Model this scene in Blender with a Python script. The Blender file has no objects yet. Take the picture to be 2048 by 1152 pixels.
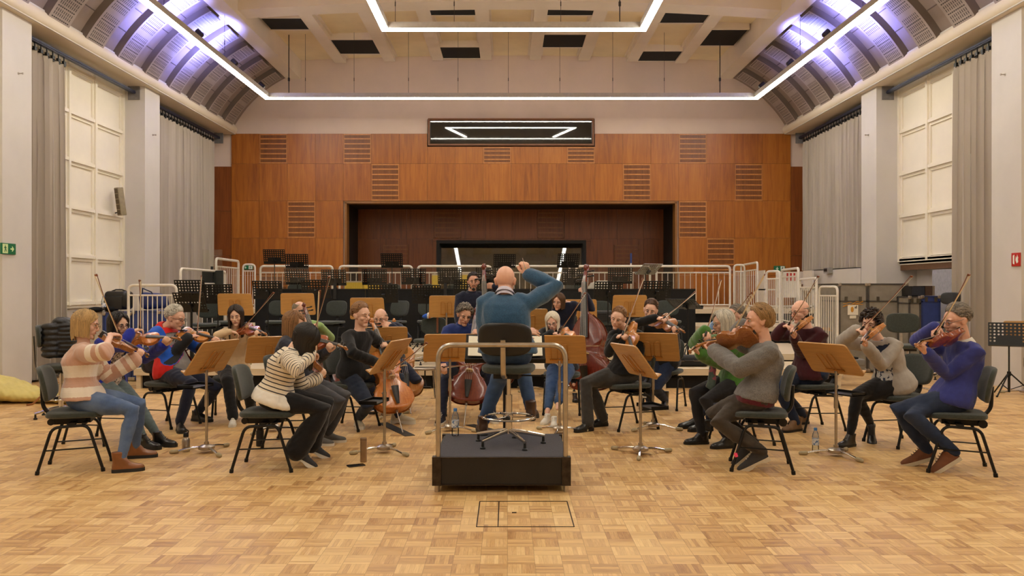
import bpy, math, random
import numpy as np
from mathutils import Vector, Matrix, noise as mnoise
V = Vector
PI = math.pi
rnd = random.Random(7)
scn = bpy.context.scene
COL = scn.collection

# ------------------------------------------------------------------ camera, world, lamps, exposure
EYE = 1.5
FPX = 1650.0
CX, CY = 1015.0, 578.0
cam = bpy.data.cameras.new('camera')
cam.sensor_width = 36.0
cam.lens = FPX / 2048.0 * 36.0
cam.shift_x = (1024 - CX) / 2048.0
cam.shift_y = (CY - 576) / 2048.0
cam.clip_end = 100
camo = bpy.data.objects.new('camera', cam)
camo.location = (0, 0, EYE)
camo.rotation_euler = (PI / 2, 0, 0)
COL.objects.link(camo)
scn.camera = camo

scn.view_settings.view_transform = 'Standard'
scn.view_settings.look = 'None'
scn.view_settings.gamma = 1.0
scn.view_settings.use_curve_mapping = False
scn.view_settings.exposure = 0.06

world = bpy.data.worlds.new('world')
scn.world = world
world.use_nodes = True
world.node_tree.nodes['Background'].inputs[0].default_value = (0.9, 0.75, 0.55, 1)
world.node_tree.nodes['Background'].inputs[1].default_value = 0.02

LAMP_POWER = 30.0          # emission of the light strips
LAMP_COL = (1.0, 0.955, 0.83)

# ------------------------------------------------------------------ helpers
def W(px, py, d):
    """point seen at photo pixel (px,py) at distance d down the hall"""
    return V(((px - CX) / FPX * d, d, EYE - (py - CY) / FPX * d))
def WX(px, d): return (px - CX) / FPX * d
def WZ(py, d): return EYE - (py - CY) / FPX * d
def FL(px, py, z=0.0):
    """point on the level z seen at pixel"""
    d = FPX * (EYE - z) / (py - CY)
    return V(((px - CX) / FPX * d, d, z))

def wmat(o):
    m = o.matrix_basis.copy()
    while o.parent:
        o = o.parent
        m = o.matrix_basis @ m
    return m

class MB:
    """collects shapes and links them as one mesh object"""
    def __init__(s):
        s.v = []; s.f = []; s.r = []; s.uv = []; s.cr = 0.5
    def add(s, vs, fs, uv=None):
        n = len(s.v)
        s.v.extend([tuple(p) for p in vs])
        s.f.extend([tuple(i + n for i in f) for f in fs])
        s.r.extend([s.cr] * len(vs))
        s.uv.extend(uv if uv else [(0, 0, 0)] * len(vs))
        return s
    def box(s, c, size, M=None):
        hx, hy, hz = size[0] / 2, size[1] / 2, size[2] / 2
        vs = [V((x, y, z)) for x in (-hx, hx) for y in (-hy, hy) for z in (-hz, hz)]
        if M: vs = [M @ p for p in vs]
        c = V(c)
        fs = [(0, 1, 3, 2), (4, 6, 7, 5), (0, 4, 5, 1), (2, 3, 7, 6), (0, 2, 6, 4), (1, 5, 7, 3)]
        return s.add([p + c for p in vs], fs)
    def bb(s, x0, x1, y0, y1, z0, z1):
        return s.box(((x0 + x1) / 2, (y0 + y1) / 2, (z0 + z1) / 2), (abs(x1 - x0), abs(y1 - y0), abs(z1 - z0)))
    def rbox(s, c, size, r, M=None, squash=None):
        h = [a / 2 for a in size]
        r = min(r, min(h) * 0.999)
        ax = []
        for k in range(3):
            t = h[k] - r
            ax.append([-h[k], -t - r * .45, -t, t, t + r * .45, h[k]])
        idx = {}; vs = []; fs = []
        def vert(i, j, k):
            key = (i, j, k)
            if key not in idx:
                p = V((ax[0][i], ax[1][j], ax[2][k]))
                q = V([max(-(h[m] - r), min(h[m] - r, p[m])) for m in range(3)])
                d = p - q
                if d.length > 1e-9: p = q + d.normalized() * r
                idx[key] = len(vs); vs.append(p)
            return idx[key]
        for a in range(5):
            for b in range(5):
                fs.append((vert(a, b, 0), vert(a, b + 1, 0), vert(a + 1, b + 1, 0), vert(a + 1, b, 0)))
                fs.append((vert(a, b, 5), vert(a + 1, b, 5), vert(a + 1, b + 1, 5), vert(a, b + 1, 5)))
                fs.append((vert(a, 0, b), vert(a + 1, 0, b), vert(a + 1, 0, b + 1), vert(a, 0, b + 1)))
                fs.append((vert(a, 5, b), vert(a, 5, b + 1), vert(a + 1, 5, b + 1), vert(a + 1, 5, b)))
                fs.append((vert(0, a, b), vert(0, a, b + 1), vert(0, a + 1, b + 1), vert(0, a + 1, b)))
                fs.append((vert(5, a, b), vert(5, a + 1, b), vert(5, a + 1, b + 1), vert(5, a, b + 1)))
        if squash: vs = [squash(p) for p in vs]
        if M: vs = [M @ p for p in vs]
        c = V(c)
        return s.add([p + c for p in vs], fs)
    def beam(s, a, b, w, h, up=(0, 0, 1)):
        a = V(a); b = V(b); d = (b - a); L = d.length
        if L < 1e-6: return s
        y = d / L; x = y.cross(V(up))
        if x.length < 1e-4: x = y.cross(V((1, 0, 0)))
        x.normalize(); z = x.cross(y)
        M = Matrix((x, y, z)).transposed()
        return s.box((a + b) / 2, (w, L, h), M)
    def loft(s, rings, cap=True, closed=False, uvs=None):
        n = len(rings[0]); vs = []; fs = []
        for r in rings: vs.extend(r)
        m = len(rings)
        for i in range(m if closed else m - 1):
            j = (i + 1) % m
            for k in range(n):
                k2 = (k + 1) % n
                fs.append((i * n + k, i * n + k2, j * n + k2, j * n + k))
        if cap and not closed:
            fs.append(tuple(range(n - 1, -1, -1)))
            fs.append(tuple((m - 1) * n + k for k in range(n)))
        return s.add(vs, fs, uvs)
    def tube(s, pts, r, seg=8, cap=True, closed=False, flat=1.0, ref=None, round_ends=False):
        pts = [V(p) for p in pts]
        n = len(pts)
        rs = list(r) if hasattr(r, '__len__') else [r] * n
        if round_ends and not closed:
            def ext(p, q, rr):
                d = (p - q).normalized()
                return [p + d * rr * .55, p + d * rr * .9], [rr * .83, rr * .4]
            e, er = ext(pts[0], pts[1], rs[0]); e2, er2 = ext(pts[-1], pts[-2], rs[-1])
            pts = [e[1], e[0]] + pts + e2; rs = [er[1], er[0]] + rs + er2
            n = len(pts)
        tans = []
        for i in range(n):
            if closed: t = pts[(i + 1) % n] - pts[i - 1]
            elif i == 0: t = pts[1] - pts[0]
            elif i == n - 1: t = pts[-1] - pts[-2]
            else: t = (pts[i + 1] - pts[i]).normalized() + (pts[i] - pts[i - 1]).normalized()
            tans.append(t.normalized() if t.length > 1e-9 else V((0, 0, 1)))
        if ref is None:
            ref = V((0, 0, 1)) if abs(tans[0].z) < .9 else V((1, 0, 0))
        x = V(ref) - tans[0] * V(ref).dot(tans[0]); x.normalize()
        rings = []
        for i in range(n):
            x = x - tans[i] * x.dot(tans[i])
            if x.length < 1e-6: x = tans[i].orthogonal()
            x.normalize(); y = tans[i].cross(x)
            rings.append([pts[i] + (x * math.cos(a) * rs[i] + y * math.sin(a) * rs[i] * flat)
                          for a in (2 * PI * k / seg for k in range(seg))])
        return s.loft(rings, cap, closed)
    def cyl(s, a, b, r, seg=12, r2=None):
        return s.tube([a, b], [r, r if r2 is None else r2], seg)
    def ell(s, c, rad, M=None, seg=14, rings=9):
        c = V(c); vs = []; fs = []
        for i in range(1, rings):
            th = PI * i / rings
            for k in range(seg):
                ph = 2 * PI * k / seg
                p = V((rad[0] * math.sin(th) * math.cos(ph), rad[1] * math.sin(th) * math.sin(ph), rad[2] * math.cos(th)))
                vs.append((M @ p if M else p) + c)
        top = len(vs); p = V((0, 0, rad[2])); vs.append((M @ p if M else p) + c)
        bot = len(vs); p = V((0, 0, -rad[2])); vs.append((M @ p if M else p) + c)
        for i in range(rings - 2):
            for k in range(seg):
                k2 = (k + 1) % seg
                fs.append((i * seg + k, (i + 1) * seg + k, (i + 1) * seg + k2, i * seg + k2))
        for k in range(seg):
            k2 = (k + 1) % seg
            fs.append((top, k, k2)); fs.append((bot, (rings - 2) * seg + k2, (rings - 2) * seg + k))
        return s.add(vs, fs)
    def lathe(s, prof, M=None, seg=20, c=(0, 0, 0)):
        c = V(c); rings = []
        for (r, z) in prof:
            ring = []
            for k in range(seg):
                a = 2 * PI * k / seg
                p = V((r * math.cos(a), r * math.sin(a), z))
                ring.append((M @ p if M else p) + c)
            rings.append(ring)
        return s.loft(rings)
    def prism(s, poly, t, M=None, c=(0, 0, 0)):
        """poly in xy, thickness t along z (from 0)"""
        c = V(c); n = len(poly)
        lo = [V((p[0], p[1], 0)) for p in poly]; hi = [V((p[0], p[1], t)) for p in poly]
        vs = [(M @ p if M else p) + c for p in lo + hi]
        fs = [tuple(range(n - 1, -1, -1)), tuple(range(n, 2 * n))]
        for k in range(n):
            k2 = (k + 1) % n
            fs.append((k, k2, n + k2, n + k))
        return s.add(vs, fs)
    def build(s, name, mat, parent=None, world=False, sharp=38, kind=None, label=None):
        me = bpy.data.meshes.new(name)
        vs = s.v
        o = bpy.data.objects.new(name, me)
        if parent is not None:
            o.parent = parent
            if world:
                Mi = wmat(parent).inverted()
                vs = [Mi @ V(p) for p in vs]
        me.from_pydata(vs, [], s.f)
        if any(x != 0.5 for x in s.r):
            at = me.attributes.new('rnd', 'FLOAT', 'POINT'); at.data.foreach_set('value', s.r)
        if any(u != (0, 0, 0) for u in s.uv):
            at = me.attributes.new('uvw', 'FLOAT_VECTOR', 'POINT')
            at.data.foreach_set('vector', [c for u in s.uv for c in u])
        me.polygons.foreach_set('use_smooth', [True] * len(me.polygons))
        me.set_sharp_from_angle(angle=math.radians(sharp))
        if mat is not None: me.materials.append(mat)
        COL.objects.link(o)
        if kind: o['kind'] = kind
        if label: o['label'] = label
        return o

def thing(name, label, cat, loc=(0, 0, 0), rz=0.0, group=None, rot=None):
    o = bpy.data.objects.new(name, None)
    o.empty_display_size = 0.1
    COL.objects.link(o)
    o.location = loc
    o.rotation_euler = rot if rot is not None else (0, 0, rz)
    tag(o, label, cat, group)
    return o
def tag(o, label=None, cat=None, group=None, kind=None):
    if label: o['label'] = label
    if cat: o['category'] = cat
    if group: o['group'] = group
    if kind: o['kind'] = kind
    return o
def struct(mb, name, mat, sharp=38):
    return mb.build(name, mat, sharp=sharp, kind='structure')
def dup(root, loc=None, rz=None, label=None, group=None, rot=None, scale=None):
    r = root.copy(); COL.objects.link(r)
    if loc is not None: r.location = loc
    if rot is not None: r.rotation_euler = rot
    elif rz is not None: r.rotation_euler = (0, 0, rz)
    if scale is not None: r.scale = (scale, scale, scale)
    if label: r['label'] = label
    if group: r['group'] = group
    for ch in list(root.children):
        c = ch.copy(); COL.objects.link(c); c.parent = r
        for g in list(ch.children):
            d = g.copy(); COL.objects.link(d); d.parent = c
    return r
def frame(y, z):
    """rotation whose Y axis is y and whose Z axis is close to z"""
    y = V(y).normalized(); z = V(z)
    x = y.cross(z)
    if x.length < 1e-5: x = y.orthogonal()
    x.normalize(); z = x.cross(y)
    return Matrix((x, y, z)).transposed()
def fillet(pts, r, n=4):
    """round the corners of a polyline"""
    pts = [V(p) for p in pts]; out = [pts[0]]
    for i in range(1, len(pts) - 1):
        a, b, c = pts[i - 1], pts[i], pts[i + 1]
        u = (a - b); w = (c - b)
        rr = min(r, u.length * .49, w.length * .49)
        p0 = b + u.normalized() * rr; p1 = b + w.normalized() * rr
        for k in range(n + 1):
            t = k / n
            out.append(p0 * (1 - t) ** 2 + b * 2 * t * (1 - t) + p1 * t * t)
    out.append(pts[-1])
    return out

# ------------------------------------------------------------------ materials
def lin(c):
    return tuple(((x / 255) / 12.92 if x / 255 <= .04045 else ((x / 255 + .055) / 1.055) ** 2.4) for x in c)
MATS = {}
class NT:
    def __init__(s, name):
        s.m = bpy.data.materials.new(name); s.m.use_nodes = True
        s.t = s.m.node_tree; s.n = s.t.nodes; s.l = s.t.links
        s.b = s.n['Principled BSDF']
    def node(s, typ, **kw):
        n = s.n.new(typ)
        for k, v in kw.items():
            if k.startswith('i_'): n.inputs[int(k[2:])].default_value = v
            else: setattr(n, k, v)
        return n
    def link(s, a, b): s.l.new(a, b)
    def math(s, op, a, b=None, c=None):
        n = s.node('ShaderNodeMath', operation=op)
        for i, x in enumerate((a, b, c)):
            if x is None: continue
            if hasattr(x, 'is_output') or hasattr(x, 'links'): s.link(x, n.inputs[i])
            else: n.inputs[i].default_value = x
        return n.outputs[0]
    def mix(s, fac, a, b, typ='MIX'):
        n = s.node('ShaderNodeMix', data_type='RGBA', blend_type=typ)
        for i, x in ((0, fac), (6, a), (7, b)):
            if hasattr(x, 'links'): s.link(x, n.inputs[i])
            elif i == 0: n.inputs[0].default_value = x
            else: n.inputs[i].default_value = (*x[:3], 1)
        return n.outputs[2]
    def ramp(s, fac, stops):
        n = s.node('ShaderNodeValToRGB')
        e = n.color_ramp.elements
        while len(e) < len(stops): e.new(.5)
        for q, (p, c) in zip(e, stops):
            q.position = p; q.color = (*c[:3], 1)
        s.link(fac, n.inputs[0]); return n.outputs[0]
    def noise(s, vec, scale, detail=3, rough=.5, dist=0.0):
        n = s.node('ShaderNodeTexNoise')
        n.inputs['Scale'].default_value = scale; n.inputs['Detail'].default_value = detail
        n.inputs['Roughness'].default_value = rough; n.inputs['Distortion'].default_value = dist
        if vec is not None: s.link(vec, n.inputs['Vector'])
        return n.outputs[0]
    def coord(s, scale=(1, 1, 1), rot=(0, 0, 0), attr=None):
        if attr:
            a = s.node('ShaderNodeAttribute', attribute_name=attr); src = a.outputs['Vector']
        else:
            a = s.node('ShaderNodeTexCoord'); src = a.outputs['Object']
        mp = s.node('ShaderNodeMapping')
        mp.inputs['Scale'].default_value = scale; mp.inputs['Rotation'].default_value = rot
        s.link(src, mp.inputs[0]); return mp.outputs[0]
    def fattr(s, name):
        return s.node('ShaderNodeAttribute', attribute_name=name).outputs['Fac']
    def bump(s, h, strength=.3, dist=.01):
        n = s.node('ShaderNodeBump'); n.inputs['Strength'].default_value = strength
        n.inputs['Distance'].default_value = dist
        s.link(h, n.inputs['Height']); s.link(n.outputs[0], s.b.inputs['Normal'])
    def col(s, x):
        if hasattr(x, 'links'): s.link(x, s.b.inputs['Base Color'])
        else: s.b.inputs['Base Color'].default_value = (*x[:3], 1)
    def rough(s, x):
        if hasattr(x, 'links'): s.link(x, s.b.inputs['Roughness'])
        else: s.b.inputs['Roughness'].default_value = x

def M_(name, rgb, rough=.5, metal=0.0, var=.12, scale=18, bump=0.0, bscale=None, coat=0.0, sheen=0.0, stretch=(1, 1, 1), spec=None):
    """plain procedural material: base colour with noise variation and optional bump"""
    if name in MATS: return MATS[name]
    t = NT(name); c = lin(rgb)
    vec = t.coord(stretch)
    n = t.noise(vec, scale, 4)
    lo = tuple(x * (1 - var) for x in c); hi = tuple(min(1, x * (1 + var)) for x in c)
    t.col(t.ramp(n, [(.3, lo), (.7, hi)]))
    t.rough(rough); t.b.inputs['Metallic'].default_value = metal
    if bump: t.bump(t.noise(vec, bscale or scale * 3, 5), bump, .01)
    if coat:
        t.b.inputs['Coat Weight'].default_value = coat; t.b.inputs['Coat Roughness'].default_value = .12
    if sheen: t.b.inputs['Sheen Weight'].default_value = sheen
    if spec is not None: t.b.inputs['Specular IOR Level'].default_value = spec
    MATS[name] = t.m
    return t.m
# ------------------------------------------------------------------ room materials
def mat_parquet():
    t = NT('parquet_floor')
    co = t.coord((1, 1, 1)); sep = t.node('ShaderNodeSeparateXYZ'); t.link(co, sep.inputs[0])
    S = 0.15; NS = 6
    u = t.math('DIVIDE', sep.outputs[0], S); v = t.math('DIVIDE', sep.outputs[1], S)
    iu = t.math('FLOOR', u); iv = t.math('FLOOR', v)
    fu = t.math('FRACT', u); fv = t.math('FRACT', v)
    par = t.math('MODULO', t.math('ABSOLUTE', t.math('ADD', iu, iv)), 2.0)
    # position across the fingers of a block
    ac = t.math('ADD', t.math('MULTIPLY', fu, par), t.math('MULTIPLY', fv, t.math('SUBTRACT', 1.0, par)))
    st = t.math('MULTIPLY', ac, float(NS)); si = t.math('FLOOR', st); sf = t.math('FRACT', st)
    cmb = t.node('ShaderNodeCombineXYZ'); t.link(iu, cmb.inputs[0]); t.link(iv, cmb.inputs[1]); t.link(si, cmb.inputs[2])
    wn = t.node('ShaderNodeTexWhiteNoise', noise_dimensions='3D'); t.link(cmb.outputs[0], wn.inputs[0])
    cm2 = t.node('ShaderNodeCombineXYZ'); t.link(iu, cm2.inputs[0]); t.link(iv, cm2.inputs[1])
    wb = t.node('ShaderNodeTexWhiteNoise', noise_dimensions='3D'); t.link(cm2.outputs[0], wb.inputs[0])
    # grain along each finger
    gx = t.math('ADD', t.math('MULTIPLY', sep.outputs[0], t.math('ADD', t.math('MULTIPLY', par, 150.0), 12.0)), t.math('MULTIPLY', si, 7.3))
    gy = t.math('ADD', t.math('MULTIPLY', sep.outputs[1], t.math('SUBTRACT', 162.0, t.math('MULTIPLY', par, 150.0))), t.math('MULTIPLY', iu, 3.1))
    cg = t.node('ShaderNodeCombineXYZ'); t.link(gx, cg.inputs[0]); t.link(gy, cg.inputs[1])
    gr = t.noise(cg.outputs[0], 1.0, 3)
    big = t.noise(co, 0.55, 3)
    k = t.math('ADD', t.math('MULTIPLY', wn.outputs[0], .34), t.math('MULTIPLY', wb.outputs[0], .30))
    k = t.math('ADD', k, t.math('MULTIPLY', t.math('SUBTRACT', gr, .5), .5))
    k = t.math('ADD', k, .07)
    k = t.math('ADD', k, t.math('MULTIPLY', t.math('SUBTRACT', big, .5), .35))
    c = t.ramp(k, [(.0, lin((158, 112, 66))), (.25, lin((198, 154, 98))), (.5, lin((220, 181, 122))), (.78, lin((236, 202, 144))), (1, lin((246, 220, 168)))])
    # joints
    e = t.math('MINIMUM', t.math('MINIMUM', sf, t.math('SUBTRACT', 1.0, sf)), .5)
    j1 = t.math('LESS_THAN', e, .035)
    eb = t.math('MINIMUM', t.math('MINIMUM', fu, t.math('SUBTRACT', 1.0, fu)), t.math('MINIMUM', fv, t.math('SUBTRACT', 1.0, fv)))
    j2 = t.math('LESS_THAN', eb, .010)
    j = t.math('MAXIMUM', t.math('MULTIPLY', j1, .22), t.math('MULTIPLY', j2, .40))
    c = t.mix(j, c, lin((96, 58, 28)))
    t.col(c)
    t.rough(t.math('ADD', .34, t.math('MULTIPLY', wn.outputs[0], .16)))
    t.bump(t.math('ADD', t.math('MULTIPLY', gr, .3), t.math('MULTIPLY', wn.outputs[0], .35)), .12, .002)
    return t.m

def mat_veneer(name, lo, mid, hi, rough=.38):
    t = NT(name)
    co = t.coord((9, 9, .7)); r = t.fattr('rnd')
    cc = t.node('ShaderNodeVectorMath', operation='ADD')
    cx = t.node('ShaderNodeCombineXYZ'); t.link(t.math('MULTIPLY', r, 37.0), cx.inputs[0]); t.link(t.math('MULTIPLY', r, 11.0), cx.inputs[2])
    t.link(co, cc.inputs[0]); t.link(cx.outputs[0], cc.inputs[1])
    n = t.noise(cc.outputs[0], 1.3, 6, .62, .9)
    co2 = t.coord((60, 60, 1.6)); n2 = t.noise(co2, 1.0, 3)
    k = t.math('ADD', t.math('MULTIPLY', n, .75), t.math('MULTIPLY', t.math('SUBTRACT', r, .5), .14))
    k = t.math('ADD', k, t.math('MULTIPLY', n2, .22))
    t.col(t.ramp(k, [(.25, lin(lo)), (.5, lin(mid)), (.78, lin(hi))]))
    t.rough(rough); t.bump(n2, .05, .003)
    return t.m

def mat_plaster(name, rgb, var=.05, bump=.15):
    t = NT(name); co = t.coord()
    n = t.noise(co, 1.1, 5, .6); n2 = t.noise(co, 90, 3)
    c = lin(rgb)
    t.col(t.ramp(n, [(.3, tuple(x * (1 - var) for x in c)), (.7, tuple(min(1, x * (1 + var)) for x in c))]))
    t.rough(.8); t.bump(n2, bump, .004)
    return t.m

def mat_perforated(name, rgb):
    """painted plate with slots punched in groups: uvw.x across the plate 0..1, uvw.y along it in metres, uvw.z=1 where slotted"""
    t = NT(name)
    a = t.node('ShaderNodeAttribute', attribute_name='uvw'); sep = t.node('ShaderNodeSeparateXYZ'); t.link(a.outputs['Vector'], sep.inputs[0])
    x, y, z = sep.outputs
    # rows of slots: groups of short slots in alternating direction
    gy = t.math('MULTIPLY', y, 15.0); ry = t.math('FRACT', gy); iy = t.math('FLOOR', gy)
    gx = t.math('MULTIPLY', x, 11.0); rx = t.math('FRACT', gx); ix = t.math('FLOOR', gx)
    row = t.math('MODULO', iy, 3.0)
    thin = t.math('MULTIPLY', t.math('LESS_THAN', t.math('ABSOLUTE', t.math('SUBTRACT', rx, .5)), .17),
                  t.math('LESS_THAN', t.math('ABSOLUTE', t.math('SUBTRACT', ry, .5)), .40))
    wide = t.math('MULTIPLY', t.math('LESS_THAN', t.math('ABSOLUTE', t.math('SUBTRACT', rx, .5)), .36),
                  t.math('LESS_THAN', t.math('ABSOLUTE', t.math('SUBTRACT', ry, .5)), .16))
    isw = t.math('GREATER_THAN', row, 1.5)
    slot = t.math('ADD', t.math('MULTIPLY', thin, t.math('SUBTRACT', 1.0, isw)), t.math('MULTIPLY', wide, isw))
    edge = t.math('MULTIPLY', t.math('GREATER_THAN', x, .08), t.math('LESS_THAN', x, .92))
    slot = t.math('MULTIPLY', t.math('MULTIPLY', slot, edge), z)
    n = t.noise(t.coord(), 3.0, 4)
    c = lin(rgb)
    base = t.ramp(n, [(.3, tuple(q * .9 for q in c)), (.7, tuple(q * 1.06 for q in c))])
    t.col(t.mix(slot, base, lin((52, 44, 40))))
    t.rough(.6)
    return t.m

m_floor = mat_parquet()
m_veneer = mat_veneer('teak_veneer', (130, 68, 16), (168, 98, 26), (192, 122, 42))
m_veneer_shaded = mat_veneer('teak_veneer_shaded', (104, 50, 16), (134, 72, 26), (152, 88, 36))  # teak with the shade of set-back walls put into its colour
m_veneer_mid = mat_veneer('teak_veneer_mid', (108, 60, 24), (138, 82, 34), (158, 102, 48))
m_veneer_pale = mat_veneer('teak_veneer_pale', (160, 96, 40), (186, 118, 54), (206, 140, 70))  # paler teak tone for the vent rails
m_wall = mat_plaster('white_plaster', (208, 201, 192))
m_ceil = mat_plaster('ceiling_plaster', (242, 224, 188), .08, .3)
m_ribpaint = mat_plaster('ceiling_rib_paint', (236, 222, 204))
m_cornice = mat_plaster('cornice_paint', (222, 208, 186))
m_plate = mat_perforated('slotted_plate', (164, 150, 142))
m_vault = mat_plaster('vault_paint', (146, 130, 120), .10)
m_rim = mat_plaster('vault_rim_dark', (104, 90, 80), .08)  # darker tone for the plate sides and bay joints
m_wallback = mat_plaster('bounce_pink_plaster', (228, 206, 190))  # pink of the bounced light put into the wall colour
m_dark = M_('black_paint', (20, 19, 18), .6, var=.25)
m_blackhole = M_('black_acoustic_board', (12, 11, 10), .85)
m_window = mat_plaster('white_painted_board', (240, 231, 212), .05, .4)
m_frame_bronze = M_('brown_lacquer_edge', (140, 92, 40), .35, var=.1)
m_woodedge = M_('varnished_wood_edge', (122, 72, 30), .4, var=.2, scale=9, stretch=(1, 1, 6))

WL, WR = -7.44, 7.57        # room faces of the pillars
OL, OR_ = -7.95, 8.10       # window planes
YB = 22.2                   # back wall
YF = -7.0                   # wall behind the camera
ZC = 5.66                   # underside of cornice
P2a, P2b = 16.93, 17.65     # the pillars beside the windows
P1a, P1b = 12.15, 12.90

# floor
mb = MB(); mb.bb(-9.6, 9.8, YF - .3, YB + 3.0, -.12, 0)
struct(mb, 'floor', m_floor)
# a trap in the parquet: thin dark brass edge strips flush in the floor
tr = MB()
a0 = FL(963, 1003); a1 = FL(1132, 1003); b1 = FL(1142, 1054); b0 = FL(957, 1054)
xs0, xs1, ya, yb = -.195, .42, b0.y, a0.y
for x in (xs0, xs1, xs0 + .135): tr.box((x, (ya + yb) / 2, .001), (.007, yb - ya, .004))
for y in (ya, yb): tr.box(((xs0 + xs1) / 2, y, .001), (xs1 - xs0, .007, .004))
tr.box((.045, (ya + yb) / 2 + .02, .001), (.03, .02, .004))
hz = thing('floor_hatch', 'square hatch outlined in the parquet in front of the podium', 'hatch', (.11, (ya + yb) / 2, 0))
tr.build('edge_strip', M_('worn_brass_strip', (62, 44, 26), .5, .4), hz, world=True)

# back wall: white upper wall with hole-free outline, teak panels below, niche
NX0, NX1, NZ, ND = -4.37, 4.555, 3.83, 24.1
TZ = 5.68
mb = MB()
mb.bb(-8.0, -2.16, YB + .06, YB + .3, TZ - .02, 8.2); mb.bb(2.35, 8.2, YB + .06, YB + .3, TZ - .02, 8.2)
mb.bb(-2.16, 2.35, YB + .06, YB + .3, 6.09, 8.2)
mb.bb(-8.0, NX0, YB + .06, YB + .3, 0, TZ)
mb.bb(NX1, 8.2, YB + .06, YB + .3, 0, TZ)
mb.bb(NX0, -2.16, YB + .06, YB + .3, NZ, TZ); mb.bb(2.35, NX1, YB + .06, YB + .3, NZ, TZ); mb.bb(-2.16, 2.35, YB + .06, YB + .3, NZ, 5.33)
struct(mb, 'wall_back', m_wallback)

PW = .7526; PX0 = -7.43
rows = [(4.87, TZ), (3.87, 4.87), (2.87, 3.87), (1.87, 2.87), (.87, 1.87), (0, .87)]
UWX0, UWX1, UWZ0, UWZ1 = -2.14, 2.33, 5.36, 6.06
vents = {(1, 0), (4, 0), (9, 0), (12, 0), (16, 0), (5, 1), (14, 1), (18, 1), (2, 2), (16, 2), (1, 4), (17, 3)}
pan = MB(); ven = MB(); vrail = MB()
def vent_cell(bars, rails, x0, x1, z0, z1, y):
    """louvred panel: rails and thin upright bars in front of a shallow box"""
    mbx = bars; mbx.cr = rnd.uniform(.2, .5)
    mbx.bb(x0, x1, y + .018, y + .05, z0, z1)
    mbx = rails
    mbx.cr = rnd.uniform(.75, 1.0)
    n = max(4, int((z1 - z0) / .125)); h = (z1 - z0) / n
    for i in range(n + 1):
        z = min(max(z0 + i * h, z0 + .018), z1 - .018)
        mbx.bb(x0, x1, y, y + .035, z - .018, z + .018)
    mbx = bars; mbx.cr = rnd.uniform(.2, .5)
    k = int((x1 - x0) / .028)
    for i in range(k + 1):
        x = x0 + (x1 - x0) * i / k
        mbx.bb(x - .009, x + .009, y + .008, y + .035, z0, z1)
    mbx = rails
    for x in (x0 + .012, x1 - .012): mbx.bb(x - .012, x + .012, y, y + .04, z0, z1)
for ci in range(20):
    x0 = PX0 + ci * PW; x1 = x0 + PW
    for ri, (z0, z1) in enumerate(rows):
        if 4 <= ci <= 15 and ri >= 2: continue
        zt = z1
        if 7 <= ci <= 12 and ri == 0: zt = UWZ0 - .03
        if (ci, ri) in vents:
            vent_cell(ven, vrail, x0 + .004, x1 - .004, z0 + .004, zt - .004, YB)
        else:
            pan.cr = rnd.random()
            pan.bb(x0 + .002, x1 - .002, YB, YB + .05, z0 + .002, zt - .002)
pan.bb(NX0, NX0, YB, YB, 0, 0)
o = struct(pan, 'wall_back_panelling', m_veneer)
o2 = ven.build('vent_louvre', m_veneer_mid, o); vrail.build('vent_rail', m_veneer_pale, o)
# panelling returns beyond the curtains, their shade put into the darker veneer
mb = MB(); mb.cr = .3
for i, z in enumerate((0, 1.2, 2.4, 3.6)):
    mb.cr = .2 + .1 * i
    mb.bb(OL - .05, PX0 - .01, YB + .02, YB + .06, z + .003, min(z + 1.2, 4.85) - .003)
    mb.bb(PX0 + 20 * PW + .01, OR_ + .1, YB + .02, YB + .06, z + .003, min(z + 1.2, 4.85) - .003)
struct(mb, 'wall_back_return', m_veneer_shaded)
# niche: dark lining, panelled back, bronze edge
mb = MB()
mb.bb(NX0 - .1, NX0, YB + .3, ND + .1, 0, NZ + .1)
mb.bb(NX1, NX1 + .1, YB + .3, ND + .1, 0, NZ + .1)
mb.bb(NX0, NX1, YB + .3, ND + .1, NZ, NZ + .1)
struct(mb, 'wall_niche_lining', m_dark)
mb = MB()
for x in (NX0 + .02, NX1 - .02): mb.bb(x - .03, x + .03, YB - .03, YB + .3, 0, NZ)
mb.bb(NX0 - .01, NX1 + .01, YB - .03, YB + .3, NZ - .03, NZ + .03)
struct(mb, 'trim_niche', m_frame_bronze)
nb = MB(); nv = MB(); nvr = MB()
LWX0, LWX1, LWZ0, LWZ1 = -2.07, 2.29, .75, 2.9
nvents = {(2, 0), (5, 0), (1, 1), (7, 1)}
NCW = (NX1 - NX0) / 11.6
xs = [NX0 + (i - .15) * NCW for i in range(13)]
vent_px = [(870, 922, 425, 476), (1075, 1128, 425, 476), (767, 816, 490, 542), (1228, 1278, 490, 542)]
vboxes = [(WX(a, ND), WX(b, ND), WZ(d, ND), WZ(c, ND)) for a, b, c, d in vent_px]
zr = [NZ, WZ(478, ND), 2.0, 1.0, 0]
for i in range(12):
    for k in range(4):
        x0, x1 = max(xs[i], NX0), min(xs[i + 1], NX1)
        z1, z0 = zr[k], zr[k + 1]
        nb.cr = rnd.random()
        def put(xa, xb, za, zb):
            if xb - xa > .01 and zb - za > .01: nb.bb(xa + .002, xb - .002, ND, ND + .05, za + .002, zb - .002)
        if x1 <= LWX0 or x0 >= LWX1 or z1 <= LWZ0: put(x0, x1, z0, z1)
        else:
            if z1 > LWZ1: put(x0, x1, max(z0, LWZ1), z1)
            if x0 < LWX0: put(x0, LWX0, z0, min(z1, LWZ1))
            if x1 > LWX1: put(LWX1, x1, z0, min(z1, LWZ1))
for (xa, xb, za, zb) in vboxes: vent_cell(nv, nvr, xa, xb, za, zb, ND - .045)
o = struct(nb, 'wall_niche_back', m_veneer_shaded)
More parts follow.
